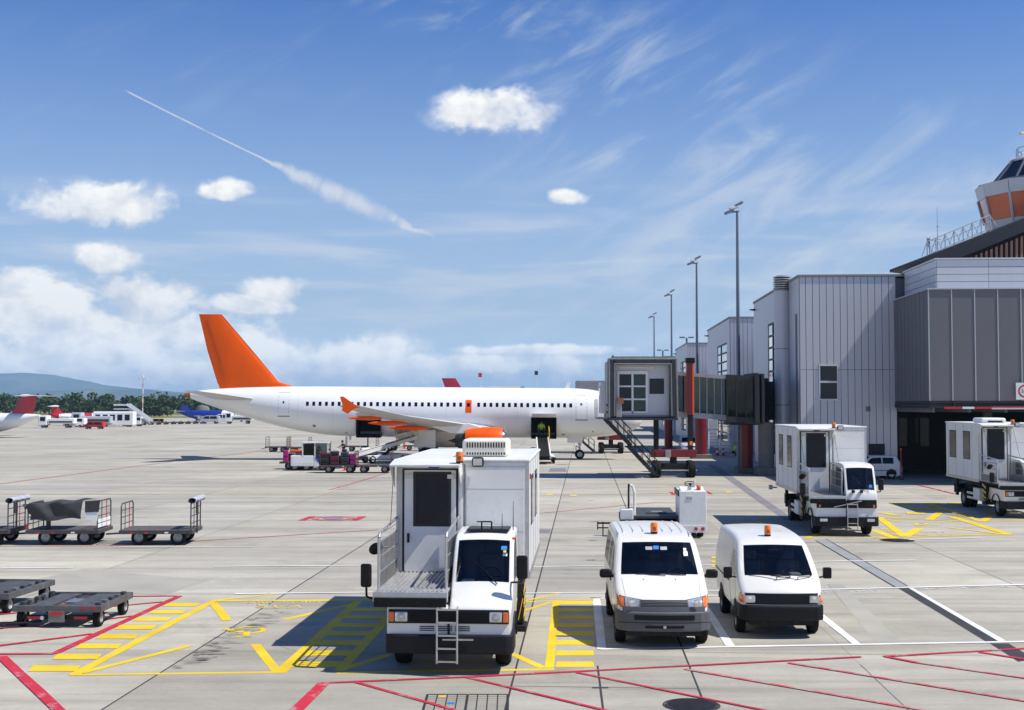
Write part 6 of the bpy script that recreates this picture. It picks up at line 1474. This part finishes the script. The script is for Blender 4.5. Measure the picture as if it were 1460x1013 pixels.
def bag_cart(label, loc, rz, kind, L=2.35, Wd=1.5, group='baggage carts in a tow train by the red line'):
    t = thing('baggage_cart', label, 'baggage cart', loc, rz, group); z = .46; cart_deck(t, L, Wd)
    end_frame(t, -L/2+.06, Wd, z, .88, 'cart_steel', True, False); end_frame(t, L/2-.06, Wd, z, .95, 'cart_steel', True, kind == 'covered')
    if kind == 'rolled':
        rr_ = MB(); rnd = random.Random(4)
        P = [[Vector((L/2-.02+.13*math.cos(2*PI*j/12)*(1+.18*math.sin(i*1.7+j)), -Wd/2+Wd*i/14, z+.98+.09*math.sin(2*PI*j/12)*(1+.2*math.sin(i*2.3)))) for j in range(13)] for i in range(15)]
        rr_.grid(P); rr_.build('rolled_tarpaulin', 'tarp_grey', t, True)
        for y in (-.5,-.35): MB().b(L/2+.06,L/2+.10,y-.05,y+.04,z+.55,z+1.0).build('tarp_strap', 'tarp', t)
        MB().bar((L/2+.05,-.3,z-.1),(L/2+.06,-.3,z+.95),.05,.03).build('tow_bar_raised', 'cart_steel', t)
    elif kind == 'covered':
        P = []
        for i in range(25):
            u = i/24; x = -L/2+.02+(L-.55)*u; row = []
            sag = .10*math.sin(PI*u); rise = .10*u
            for j in range(13):
                v = j/12
                if v < .5: y = -Wd/2-.02+.02*math.sin(u*17); zz_ = z+.33+.08*u+(.52+rise-.04*sag)*(v/.5)+.03*math.sin(u*9+1)*(1-v*2)+ .0
                else: y = -Wd/2+Wd*(v-.5)/.5*1.0; zz_ = z+.85+rise-sag*.9*math.sin(PI*(v-.5)/.5)-.03*math.sin(u*13+v*7)
                row.append(Vector((x+.03*math.sin(v*6+u*4)+(.12 if v < .2 else 0)*(1-u), y+.035*math.sin(u*11+v*8), zz_)))
            P.append(row)
        MB().grid(P).build('tarpaulin', 'tarp', t, True)
        P = [[Vector((-L/2-.12+.1*i/3, -Wd/2+Wd*j/6, z+.85-.05*i+.03*math.sin(j*2.0))) for j in range(7)] for i in range(4)]
        MB().grid(P).build('tarpaulin_flap', 'tarp', t, True)
        MB().prism([(L/2-.42,z+.36),(L/2-.05,z+.32),(L/2+.02,z+.95),(L/2-.42,z+.92)], 'y', -Wd/2-.012, -Wd/2+.0).build('end_panel', 'sticker_white', t); MB().prism([(L/2-.44,z+.60),(L/2+.0,z+.62),(L/2+.05,z+1.0),(L/2-.44,z+.97)], 'y', -Wd/2-.03, -Wd/2-.014).build('end_flap', 'tarp', t)
        MB().b(-L/2+.0,-L/2+.06,-Wd/2+.01,-Wd/2+.07,z+.05,z+.22).build('tail_light', 'red_lens', t); MB().b(-L/2+.5,-L/2+.62,-.3,-.2,z+.03,z+.35).build('brake_box', 'cart_steel', t)
    MB().tube((-L/2,0,z-.12),(-L/2-.62,0,.30),.03,8).build('tow_bar', 'cart_steel', t)
    return t
p = G(236, 773); bag_cart('open empty baggage cart with grey tarpaulin rolled on its end frame', (p.x-.05, 40.55, 0), R(2.0), 'rolled')
p = G(108, 773); bag_cart('baggage cart half covered by a dark sagging tarpaulin', (p.x-.1, 40.6, 0), R(1.0), 'covered')
p = G(-20, 773); bag_cart('baggage cart with rolled tarpaulin cut off by the picture edge', (p.x, 40.6, 0), R(0), 'rolled')
mat('dolly_frame', (.13, .13, .135), .55, .4, var=.4, vscale=6, dirt=.5)
def dolly(label, loc, rz, sx=1.95, sy=1.9):
    t = thing('container_dolly', label, 'dolly', loc, rz, 'low container dollies parked at the red line'); z = .42
    MB().b(-sx/2,sx/2,-.0,.09,z-.10,z+.03).b(-sx/2,sx/2,sy-.09,sy,z-.10,z+.03).b(-sx/2,-sx/2+.09,.092,sy-.092,z-.10,z+.03).b(sx/2-.09,sx/2,.092,sy-.092,z-.10,z+.03).build('edge_frame', 'dolly_frame', t, bevel=.01)
    for a, b in ((-sx/2+.30,-.17),(.17,sx/2-.28)): 
        d = MB().b(a,b,.10,sy-.1,z-.03,z+.005).build('deck_plate', 'dolly_deck', t)
        for k in range(16): MB().tube((a+.02,.16+k*(sy-.32)/15,z+.004),(b-.02,.16+k*(sy-.32)/15,z+.004),.011,6).build('roller', 'galv', d)
    MB().b(-.15,.15,.1,sy-.1,z-.06,z-.035).build('centre_channel', 'cart_steel', t); MB().b(-.14,.14,.7,1.2,z-.034,z-.01).build('turn_plate', 'steel_blue', t)
    for k in range(3): MB().b(-.1+k*.04,-.07+k*.04,.3,.5,z-.034,z-.0).build('lock_pawl', 'tower_brown', t)
    for s in (-1, 1):
        for k in range(5):
            x = s*(sx/2-.14); MB().b(x-.05,x+.05,.15+k*.36,.28+k*.36,z+.0,z+.075).build('side_stop', 'galv' if k % 2 else 'cart_steel', t, bevel=.008)
        for y in (.22, sy-.25):
            wheel(t, s*(sx/2-.14), y, .19, .13, s)
    MB().b(-sx/2+.2,sx/2-.2,.05,.10,.16,.25).b(-sx/2+.3,sx/2-.3,.3,.36,.12,.2).build('axle_beam', 'chassis', t)
    MB().b(-.16,.16,-.02,.03,.12,.34).build('coupling_plate', 'galv', t); MB().b(-.13,.13,-.03,-.021,.26,.335).build('coupling_sign', 'red_paint', t)
    for a, b in ((-.62,-.34),(.34,.62)): MB().b(a,b,.035,.049,.17,.23).build('reflector_strip', 'red_paint', t)
    MB().lathe([(.001,0),(.04,0),(.04,.02)], (-.31,.02,.2), 'y', 12).build('reflector', 'sticker_white', t)
    for x in (.52,.72): MB().b(x,x+.10,-.008,-.001,z-.04,z+.01).build('hazard_mark', 'red_paint', t)
    MB().path([(-.35,.1,.12),(-.9,.0,.08),(-1.35,-.1,.07)], .03, 6).path([(-.9,.12,.08),(-1.38,.1,.07),(-1.40,-.12,.07),(-1.0,-.14,.08)], .028, 6).build('draw_bar', 'chassis', t)
    return t
p = G(86, 893); dolly('grey container dolly with red reflector plates, overlapping the red box corner', (p.x, 25.2, 0), R(-2), 1.85, 1.9)
p = G(-12, 872); dolly('container dolly parked behind another at the picture edge', (-12.15, 26.9, 0), R(-5), 2.5, 2.2)
# ---- low platform truck behind the vans
p = G(988, 768); t = thing('platform_tractor', 'white low platform vehicle with tall control cabinet, parked behind the rounded van', 'tow vehicle', (p.x, p.y, 0), YAW)
MB().b(-2.4,.47,.0,4.0,.30,.55).build('chassis', 'chassis', t, bevel=.02)
MB().b(-.48,.47,-.05,.9,.28,.42).b(-.47,.46,-.07,-.05,.2,.45).build('rear_bumper', 'mast_white', t, bevel=.02)
cb2 = MB().b(-.46,.46,-.02,1.7,.43,1.60).build('control_cabinet', 'truck_white', t, bevel=.02)
MB().prism([(0,1.60),(.7,1.72),(.7,1.60)], 'x', -.40, .40).build('cabinet_top', 'truck_white', cb2)
MB().b(-.2,.0,-.035,-.021,1.33,1.45).build('maker_plate', 'cream_plastic', cb2)
for k in range(3): MB().b(-.19+k*.06,-.15+k*.06,-.04,-.036,1.35,1.38).build('plate_mark', 'text_dark', cb2)
for x in (-.34,.1,.33): MB().lathe([(.001,0),(.06,0),(.065,.02)], (x,-.09,.33), 'y', 14).build('tail_light', 'red_lens', t)
steering(t, -.02, .75, 1.80, .4); MB().tube((-.02,.75,1.6),(-.02,.75,1.8),.02,6).build('steering_column', 'black_plastic', t)
beacon(t, .22, .2, 1.62, .17, .075); MB().lathe([(.001,0),(.07,.0),(.075,.06)], (-.1,.1,1.68), 'y', 14).build('work_lamp', 'lamp_glass', t); MB().tube((.12,.5,1.62),(.12,.5,1.95),.02,6).build('lever', 'sticker_white', t)
MB().b(-.5,-.462,-.0,1.7,1.42,1.62).build('cabinet_edge', 'black_plastic', t)
MB().b(-2.0,-.5,.4,3.9,.62,.72).build('deck', 'dolly_deck', t, bevel=.01); MB().b(-1.5,-.8,1.2,1.8,.722,.75).build('deck_hatch', 'cart_steel', t); MB().b(-1.3,-.9,1.9,2.1,.722,.74).build('deck_plate', 'tarp_grey', t)
MB().path([(-2.15,.6,.6),(-2.15,.6,1.55),(-2.10,.6,1.75),(-2.02,.62,1.75),(-1.95,.6,1.5),(-1.95,.6,.6)], .045, 8).build('hoop_rail', 'mast_white', t, True); MB().b(-2.18,-2.12,.5,.7,.9,1.8).build('rail_pad', 'black_plastic', t, bevel=.02)
MB().b(-2.45,-2.0,.3,.8,.58,.95).build('front_locker', 'mast_white', t, bevel=.03)
lf = MB()
for x in (-3.05,-2.75): lf.b(x-.02,x+.02,.0,.04,.1,.55)
lf.b(-3.25,-2.5,.0,.04,.47,.53).b(-3.25,-2.5,.0,.04,.32,.36).b(-3.25,-3.21,.0,.04,.28,.56); lf.build('tow_frame', 'chassis', t)
for s, x in ((1,.30),(-1,-2.2)):
    for y in (.6,3.3): wheel(t, x, y, .27, .2, s)
# ---- tug with bags at the airliner's rear hold
p = G(440, 671.5); t = thing('baggage_tug', 'white baggage tug with blue nose panel and glazed cab, left of the loaded carts', 'tug', (p.x, p.y+.7, 0))
MB().b(-1.25,.35,-.7,.7,.30,1.05).build('body', 'white_paint', t, bevel=.06); MB().b(-1.0,.3,-.705,-.70,.5,.95).build('side_panel', 'air_white', t)
MB().b(.35,1.35,-.7,.7,.28,.75).build('cab_base', 'white_paint', t, bevel=.05)
MB().prism([(.45,.9),(1.28,.9),(1.22,.62),(.95,.50),(.6,.62)], 'y', -.715, -.701).build('blue_panel', 'tug_blue', t)
for x in (-.42,.42,1.30):
    for y in (-.66,.66): MB().b(x-.04,x+.04,y-.04,y+.04,.75,1.9).build('cab_post', 'white_paint', t)
MB().b(-.5,1.38,-.74,.74,1.88,1.97).build('cab_roof', 'white_paint', t, bevel=.03)
MB().b(-.38,.38,-.67,-.66,1.06,1.86).build('rear_side_window', 'dark_glass', t); MB().b(.46,1.26,-.67,-.66,.92,1.86).build('side_window', 'clear_glass', t); MB().b(-.4,1.26,.66,.67,1.0,1.86).build('far_window', 'clear_glass', t); MB().b(1.3,1.31,-.62,.62,.8,1.86).build('windscreen', 'clear_glass', t)
seat(t, .55, -.1, .85); MB().b(.9,1.25,-.6,.6,.75,1.05).build('dashboard', 'dash', t)
for x in (-.95,-.15,.95):
    for s in (-1,1): wheel(t, x, s*.58, .30, .2, s, axis='y')
MB().b(-1.35,-1.25,-.6,.6,.3,.6).build('rear_bumper', 'bumper_black', t)
random.seed(11)
BN = {'bag_black':'black','bag_magenta':'magenta','bag_maroon':'maroon','bag_navy':'navy blue','hivis_orange':'orange','tarp_grey':'grey'}
def bag(loc, size, m, rz, label):
    t = thing('suitcase', label, 'suitcase', loc, rz, None); sx, sy, sz = size
    MB().b(-sx/2,sx/2,-sy/2,sy/2,0,sz).build('shell', m, t, bevel=min(size)*.18, seg=3)
    MB().path([(-.1,0,sz),(-.1,0,sz+.05),(.1,0,sz+.05),(.1,0,sz)], .012, 6).build('handle', 'black_plastic', t); MB().b(-sx/2*.9,sx/2*.9,-sy/2-.012,-sy/2+.0,sz*.45,sz*.5).build('zip_band', 'black_plastic', t)
def open_cart(label, px, py, rz=0, group='flat baggage carts round the airliner', L=2.5, Wd=1.5, frames=True):
    p = G(px, py); t = thing('flat_cart', label, 'baggage cart', (p.x, p.y+Wd/2-.14, 0), rz, group); cart_deck(t, L, Wd, .50)
    for s, h in ((-1,.95),(1,.95)): end_frame(t, s*(L/2-.06), Wd, .50, h, 'cart_steel', True, False)
    MB().tube((-L/2,0,.4),(-L/2-.6,0,.28),.03,6).build('tow_bar', 'cart_steel', t)
    return t
c1 = open_cart('flat cart carrying a pile of dark suitcases beside the white tug', 482, 675); c2 = open_cart('empty flat cart at the foot of the rear belt loader', 532, 675)
q = c1.location
spec = [(-.95,-.35,.535,(.7,.45,.5),'bag_black'),(-.25,-.4,.535,(.62,.4,.62),'bag_maroon'),(.4,-.4,.535,(.55,.4,.55),'bag_black'),(.95,-.35,.535,(.4,.35,.75),'bag_magenta'),(-.9,.3,.535,(.6,.5,.7),'bag_navy'),(-.2,.3,.535,(.6,.5,.6),'bag_black'),(.5,.3,.535,(.6,.5,.7),'bag_maroon'),(-.9,-.35,1.045,(.6,.42,.3),'bag_maroon'),(-.25,-.4,1.165,(.55,.4,.28),'bag_black'),(.4,-.4,1.095,(.5,.38,.3),'bag_navy')]
wh = ['black suitcase at the tug end of the loaded cart','maroon suitcase at the bottom of the loaded cart','black suitcase beside the magenta case on the loaded cart','tall magenta suitcase at the end of the loaded cart','navy suitcase in the back row of the loaded cart','black suitcase in the back row of the loaded cart','maroon suitcase in the back row of the loaded cart','maroon case lying on top of the loaded cart','black case lying on top of the loaded cart','navy case lying on top of the loaded cart']
for s, l in zip(spec, wh): bag((q.x+s[0], q.y+s[1], s[2]), s[3], s[4], random.uniform(-.12,.12), l)
tq = thing('loaded_cart', 'cart of bags with orange cover behind the white tug', 'baggage cart', (At(420,650,86.6).x, 86.9, 0)); cart_deck(tq, 2.0, 1.4, .5); MB().tube((1,0,.4),(1.5,0,.3),.03,6).build('tow_bar', 'cart_steel', tq)
for (dx, sz, m, z, l) in ((-.45,(.8,.6,.55),'bag_black',.535,'black bag at the bottom of the far cart behind the tug'),(-.62,(.35,.3,.8),'bag_magenta',.535,'magenta case standing upright behind the tug'),(.35,(.8,.7,.6),'bag_navy',.535,'navy bag on the far cart behind the tug'),(.2,(1.2,.6,.2),'hivis_orange',1.14,'flat orange bag on top of the cart behind the tug')):
    bag((tq.location.x+dx, tq.location.y-.3 if m == 'bag_magenta' else tq.location.y+.2, z), sz, m, .05, l)
for px, py, l in ((395,645,'empty flat cart standing alone behind the airliner tail'),(425,646,'empty flat cart behind the white baggage tug'),(552,643,'empty flat cart under the airliner wing flap'),(590,643,'empty flat cart under the airliner belly'),(508,644,'empty flat cart behind the rear belt loader')): open_cart(l, px, py, R(random.uniform(-6,6)), L=2.2)
def belt_loader(label, loc, rz, up=1.5, L=6.2):
    t = thing('belt_loader', label, 'belt loader', loc, rz, 'belt loaders at the open holds'); z0, z1 = .55, .55+up
    MB().add([(-.40,0,z0),(.40,0,z0),(.40,L,z1),(-.40,L,z1),(-.40,0,z0+.06),(.40,0,z0+.06),(.40,L,z1+.06),(-.40,L,z1+.06)], [(3,2,1,0),(4,5,6,7),(0,1,5,4),(1,2,6,5),(2,3,7,6),(3,0,4,7)]).build('belt', 'rubber', t)
    for s in (-1,1): MB().bar((s*.47,-.05,z0),(s*.47,L+.05,z1),.10,.26).build('side_beam', 'mast_white', t, bevel=.01)
    MB().b(-.85,.85,1.0,4.4,.30,.60).build('chassis', 'truck_white', t, bevel=.05); MB().b(-1.0,-.55,1.0,2.4,.6,1.15).build('engine_cover', 'truck_white', t, bevel=.06); MB().b(-.95,-.6,2.8,3.3,.6,.75).build('driver_seat', 'seat_fabric', t, bevel=.04)
    MB().b(-.98,-.6,3.32,3.4,.72,1.2).build('seat_back', 'seat_fabric', t, bevel=.03); MB().bar((0,2.6,.6),(0,3.4,1.1),.4,.1).build('lift_ram', 'chassis', t)
    for s in (-1,1):
        for y in (1.4,3.9): wheel(t, s*.75, y, .30, .2, s)
    r = MB()
    for k in range(4):
        y = L-1.9+k*.6; z = z0+(z1-z0)*y/L; r.tube((.52,y,z),(.52,y,z+1.0),.03,6)
    ya, yb = L-1.9, L-.1; r.tube((.52,ya,z0+up*ya/L+1.0),(.52,yb,z0+up*yb/L+1.0),.03,6).tube((.52,ya,z0+up*ya/L+.5),(.52,yb,z0+up*yb/L+.5),.025,6); r.build('safety_rail', 'hazard_yellow', t)
    MB().b(-.9,.9,.9,1.0,.3,.5).build('front_bumper', 'bumper_black', t); MB().b(-.8,.8,4.4,4.6,.3,.5).build('rear_bumper', 'truck_white', t)
    return t
p = At(776, 650, 93.6); belt_loader('belt loader running straight up into the forward hold', (p.x, 93.4, 0), 0, 1.25, 6.2)
p = At(500, 650, 94.5); belt_loader('belt loader slanting up to the rear hold beside the bag carts', (p.x, 95.2, 0), -R(62), 1.45, 5.4)
# ---- people
def person(label, loc, rz, vest, pose='stand', name='person'):
    t = thing(name, label, 'person', loc, rz)
    J = {'pel':(0,0,.95),'chest':(0,-.02,1.30),'neck':(0,-.02,1.48),'head':(0,-.04,1.62),'top':(0,-.03,1.74),'hl':(-.10,0,.90),'hr':(.10,0,.90),'kl':(-.12,-.04,.50),'kr':(.12,.0,.50),'al':(-.12,.02,.09),'ar':(.12,.06,.09),'tl':(-.13,-.13,.03),'tr':(.13,-.08,.03),
         'sl':(-.20,-.01,1.40),'sr':(.20,-.01,1.40),'el':(-.27,-.03,1.12),'er':(.27,-.06,1.12),'wl':(-.28,-.15,.88),'wr':(.26,-.24,.95),'fl':(-.27,-.20,.78),'fr':(.24,-.32,.90)}
    if pose == 'reach':
        J.update(er=(.30,-.22,1.22), wr=(.22,-.46,1.25), fr=(.2,-.55,1.26), el=(-.30,-.2,1.2), wl=(-.2,-.45,1.15), fl=(-.18,-.54,1.14), chest=(0,-.1,1.28), neck=(0,-.14,1.45), head=(0,-.18,1.58), top=(0,-.17,1.70), sl=(-.2,-.1,1.38), sr=(.2,-.1,1.38))
    if pose == 'crouch':
        for k in ('pel','chest','neck','head','top','hl','hr','sl','sr','el','er','wl','wr','fl','fr'): x, y, z = J[k]; J[k] = (x, y+.15-(z-.95)*.35, z-.50)
        J['kl'] = (-.15,-.28,.50); J['kr'] = (.15,-.25,.48)
    E = [('pel','chest'),('chest','neck'),('neck','head'),('head','top'),('pel','hl'),('pel','hr'),('hl','kl'),('hr','kr'),('kl','al'),('kr','ar'),('al','tl'),('ar','tr'),('chest','sl'),('chest','sr'),('sl','el'),('sr','er'),('el','wl'),('er','wr'),('wl','fl'),('wr','fr')]
    rad = dict(pel=.14,chest=.15,neck=.055,head=.095,top=.07,hl=.095,hr=.095,kl=.065,kr=.065,al=.045,ar=.045,tl=.04,tr=.04,sl=.07,sr=.07,el=.048,er=.048,wl=.034,wr=.034,fl=.032,fr=.032)
    def skinned(nm, keys, m, grow, sc=1.0):
        idx = {k:i for i,k in enumerate(keys)}; me = bpy.data.meshes.new(nm); me.from_pydata([J[k] for k in keys], [(idx[a],idx[b]) for a,b in E if a in idx and b in idx], [])
        me.materials.append(MATS[m]); o = bpy.data.objects.new(nm, me); COL.objects.link(o); o.parent = t
        md = o.modifiers.new('skin','SKIN'); 
        if not me.skin_vertices: bpy.context.view_layer.objects.active = o
        for k, i in idx.items():
            v = me.skin_vertices[0].data[i]; v.radius = (rad[k]+grow, rad[k]*.85+grow)
        me.skin_vertices[0].data[0].use_root = True; md.use_smooth_shade = True
        o.modifiers.new('sub','SUBSURF').levels = 1; o.modifiers['sub'].render_levels = 1; return o
    skinned('body', list(J), 'skin', 0)
    skinned('trousers', ['pel','hl','hr','kl','kr','al','ar'], 'navy_cloth', .014); skinned('vest', ['chest','pel','neck','sl','sr','el','er'], vest, .018)
    h = J['head']; MB().sphere((h[0],h[1]+.02,h[2]+.05), .105, 12, 8, (.9,1,.95)).build('hair', 'hair', t, True)
    return t
try:
    person('person in a lime vest working inside the open forward hold', (At(772,606,101).x, 101.0, 1.98), 0, 'hivis', 'crouch')
    p = G(1054, 652); person('person in a lime vest crouching beside the thick red pillar', (p.x-.2, p.y+.6, 0), R(90), 'hivis', 'crouch')
    p = At(446, 640, 92); person('person in an orange vest standing behind the white tug', (p.x, 92, 0), R(20), 'hivis_orange')
    p = At(510, 640, 96.5); person('person in dark clothes beside the rear belt loader rail', (p.x-1.2, 97.6, 0), R(-60), 'navy_cloth', 'reach')
except Exception as ex: print('person failed', ex)
# ---- far vehicles on the left
def far_truck(label, px, py, L, H, m, kind, name='service_vehicle', cat='vehicle', flip=1):
    p = G(px, py); t = thing(name, label, cat, (p.x, p.y, 0), 0 if flip > 0 else PI)
    if kind == 'bus':
        MB().b(0,L,-1.2,1.2,.35,H).build('body', m, t, bevel=.12)
        for k in range(int(L/1.6)): MB().b(.5+k*1.5,1.5+k*1.5,-1.22,-1.195,1.3,H-.5).build('window', 'cabin_glass', t)
        MB().b(.1,L-.1,-.9,.9,H,H+.15).build('roof_unit', 'air_white', t); ww = (1.0, L-1.2)
    elif kind == 'stairs':
        MB().b(0,L*.55,-1.0,1.0,.4,1.2).build('chassis', m, t, bevel=.06); MB().b(L*.55,L*.8,-1.0,1.0,.4,2.0).build('cab', m, t, bevel=.1); MB().b(L*.58,L*.78,-1.02,-.99,1.25,1.85).build('cab_window', 'cabin_glass', t)
        MB().bar((L*1.1,0,.4),(L*.25,0,H-1.0),1.6,.25).build('stair_flight', 'galv', t)
        for y in (-.85,.85): MB().bar((L*1.15,y,1.1),(L*.25,y,H),.08,.55).build('stair_side', 'air_white', t)
        MB().b(-L*.25,L*.27,-.9,.9,H-1.1,H-.9).build('stair_platform', 'air_white', t); MB().b(-L*.25,L*.27,-.92,-.84,H-.3,H).b(-L*.25,L*.27,.84,.92,H-.3,H).build('platform_rail', 'air_white', t); MB().bar((L*.2,0,.9),(0,0,H-1.1),.3,.3).build('support', 'chassis', t); ww = (L*.15, L*.68)
    elif kind == 'tanker':
        MB().b(0,L*.25,-1.1,1.1,.5,H).build('cab', m, t, bevel=.15); MB().b(-.03,.02,-.95,.95,H*.55,H*.9).build('windscreen', 'cabin_glass', t); MB().b(L*.06,L*.2,-1.12,-1.09,H*.55,H*.88).build('cab_window', 'cabin_glass', t)
        MB().b(L*.27,L,-1.05,1.05,.8,H*.75).build('load_box', m, t, bevel=.1); MB().b(L*.3,L*.95,-1.08,-1.051,1.0,H*.55).build('side_locker', 'cart_steel', t); ww = (L*.13, L*.8)
    else:
        MB().prism([(0,.35),(0,.9),(L*.12,H*.62),(L*.28,H),(L*.95,H),(L,H*.9),(L,.35)], 'y', -.85, .85).build('body', m, t, bevel=.08)
        MB().prism([(L*.16,H*.64),(L*.30,H*.94),(L*.50,H*.94),(L*.50,H*.62)], 'y', -.87, -.845).build('side_window', 'cabin_glass', t); MB().prism([(L*.54,H*.62),(L*.54,H*.94),(L*.88,H*.94),(L*.9,H*.62)], 'y', -.87, -.845).build('side_window', 'cabin_glass', t); ww = (L*.2, L*.8)
    for x in ww:
        for s in (-1,1): wheel(t, x, s*.85, .4 if kind != 'car' else .3, .25, s, axis='y')
    return t
far_truck('white service truck with black wheels beside the dark red T tail', 57, 610.2, 7.0, 2.4, 'air_white', 'tanker')
far_truck('small white belt truck parked next to the white service truck', 92, 610, 4.2, 1.9, 'air_white', 'car')
far_truck('white catering truck behind the small red car', 104, 609, 8.0, 2.9, 'panel_white', 'tanker')
far_truck('small red car on the far apron', 120, 612, 3.8, 1.35, 'red_paint', 'car', 'parked_car', 'car')
far_truck('white airport bus with dark windows beside the mobile stairs', 135, 608.8, 8.2, 3.0, 'air_white', 'bus', 'airport_bus', 'bus')
far_truck('white mobile passenger stairs on a truck beside the bus', 173, 608, 5.5, 4.6, 'air_white', 'stairs', 'stair_truck', 'stair truck')
far_truck('white van waiting under the nose of the blue tailed propliner', 303, 604, 5.0, 2.2, 'air_white', 'car'); far_truck('white high loader at the nose of the blue tailed propliner', 322, 604.5, 6.5, 2.7, 'air_white', 'tanker')
far_truck('grey van standing before the blue tailed propliner', 286, 604.5, 4.5, 1.9, 'panel_silver', 'car')
for i in range(9):
    px = 200+i*10.5; p = G(px, 606.5-i*.25); t = thing('far_dolly', 'small dark dolly in the far row on the apron', 'dolly', (p.x, p.y, 0), R(random.uniform(-5,5)), 'row of small dollies on the far apron')
    MB().b(-.9,.9,-.7,.7,.35,.55).build('deck', 'cart_steel', t); MB().b(-.9,-.8,-.65,.65,.55,1.1 if i < 4 else .7).build('end_board', 'cart_steel', t)
    for x in (-.6,.6):
        for s in (-1,1): wheel(t, x, s*.6, .22, .12, s, axis='y')
for px, w, m, l in ((209,9.0,'red_paint','long red barrier on the grass edge of the apron'),(221,5.0,'hazard_yellow','yellow barrier on the grass edge of the apron')):
    p = G(px, 602.2); t = thing('barrier', l, 'barrier', (p.x, p.y, 0)); MB().b(-w/2,w/2,-.2,.2,.12,.9).build('board', m, t, bevel=.1)
    for x in (-w*.35,w*.35): MB().b(x-.15,x+.15,-.35,.35,0,.119).build('foot', 'chassis', t)
mat('panel_pink', (.62,.30,.30), .5)
p = G(186, 603); t = thing('banded_mast', 'tall thin red and white banded light mast by the mobile stairs', 'light mast', (p.x, p.y+10, 0)); h = At(186, 541, p.y+10).z
for k in range(9): MB().tube((0,0,h*k/9),(0,0,h*(k+1)/9),.13,8).build('band', 'mast_white' if k % 2 == 0 else 'panel_pink', t)
MB().b(-1.2,1.2,-.2,.2,h,h+.35).b(-.15,.15,-.2,.2,h+.35,h+1.1).build('lamp_head', 'mast_white', t)
for x in (-1.0,-.4,.4,1.0): MB().b(x-.2,x+.2,-.4,-.21,h+.05,h+.4).build('lamp', 'lamp_glass', t)
# thin masts and aerials far beyond the airliner
for px, py, D, l in ((547,540,420,0),(600,526,430,0),(738,531,440,0),(765,530,430,1),(685,533,420,1),(795,520,440,0),(817,535,450,0),(845,530,460,0),(703,525,440,0)):
    q = At(px, py, D); t = thing('far_mast', ('thin far mast with a red head, beyond the airliner' if px == 685 else 'thin far mast with a dark lamp head, beyond the airliner') if l else 'hair thin bare mast far beyond the airliner', 'mast', (q.x, D, 0), 0, 'thin masts far beyond the airliner')
    MB().tube((0,0,0),(0,0,q.z),.07,6).build('pole', 'mast_white', t)
    if l: MB().b(-.7,.5,-.2,.2,q.z-1.2,q.z+.2).build('lamp_head', 'dark_frame' if px != 685 else 'text_red', t)
# low pale terminal far behind the airliner roof line
for px0, px1, py, D, l in ((700,740,551,330,'low pale hangar roof showing above the airliner'),(250,0,0,0,None)):
    if not l: continue
    a, b = At(px0, py, D), At(px1, py, D); t = thing('far_hangar', l, 'building', (a.x, D, 0))
    MB().b(0,b.x-a.x,0,20,0,a.z-.3).build('wall', 'panel_white', t); MB().b(-.4,b.x-a.x+.4,-.4,20.4,a.z-.3,a.z).build('roof', 'air_white', t)
# fuel hut in front of the blue tail
p = G(291, 600); t = thing('radar_hut', 'small grey round tank hut behind the blue tailed propliner', 'hut', (At(289,590,345).x, 345, 0)); MB().lathe([(.001,0),(1.9,0),(1.9,3.4),(1.5,4.1),(.001,4.4)], (0,0,0), 'z', 20).build('wall', 'concrete_dark', t, True); MB().b(-.4,.4,-1.95,-1.85,0,2.0).build('door', 'dark_frame', t)
# ================================================================== HAZE
def haze():
    mb = MB().b(-14500, 14500, -400, 14800, -2.5, 335)
    me = bpy.data.meshes.new('haze'); me.from_pydata([tuple(v) for v in mb.v], [], mb.f); o = bpy.data.objects.new('haze', me); COL.objects.link(o)
    mt = bpy.data.materials.new('haze_air'); mt.use_nodes = True; N = mt.node_tree.nodes; N.clear()
    v = N.new('ShaderNodeVolumePrincipled'); v.inputs['Color'].default_value = (.46,.73,1,1); v.inputs['Density'].default_value = HAZE; v.inputs['Anisotropy'].default_value = .0
    out = N.new('ShaderNodeOutputMaterial'); mt.node_tree.links.new(v.outputs[0], out.inputs['Volume']); me.materials.append(mt); tag(o, kind='stuff')
HAZE = 1.1e-4
if HAZE: haze()
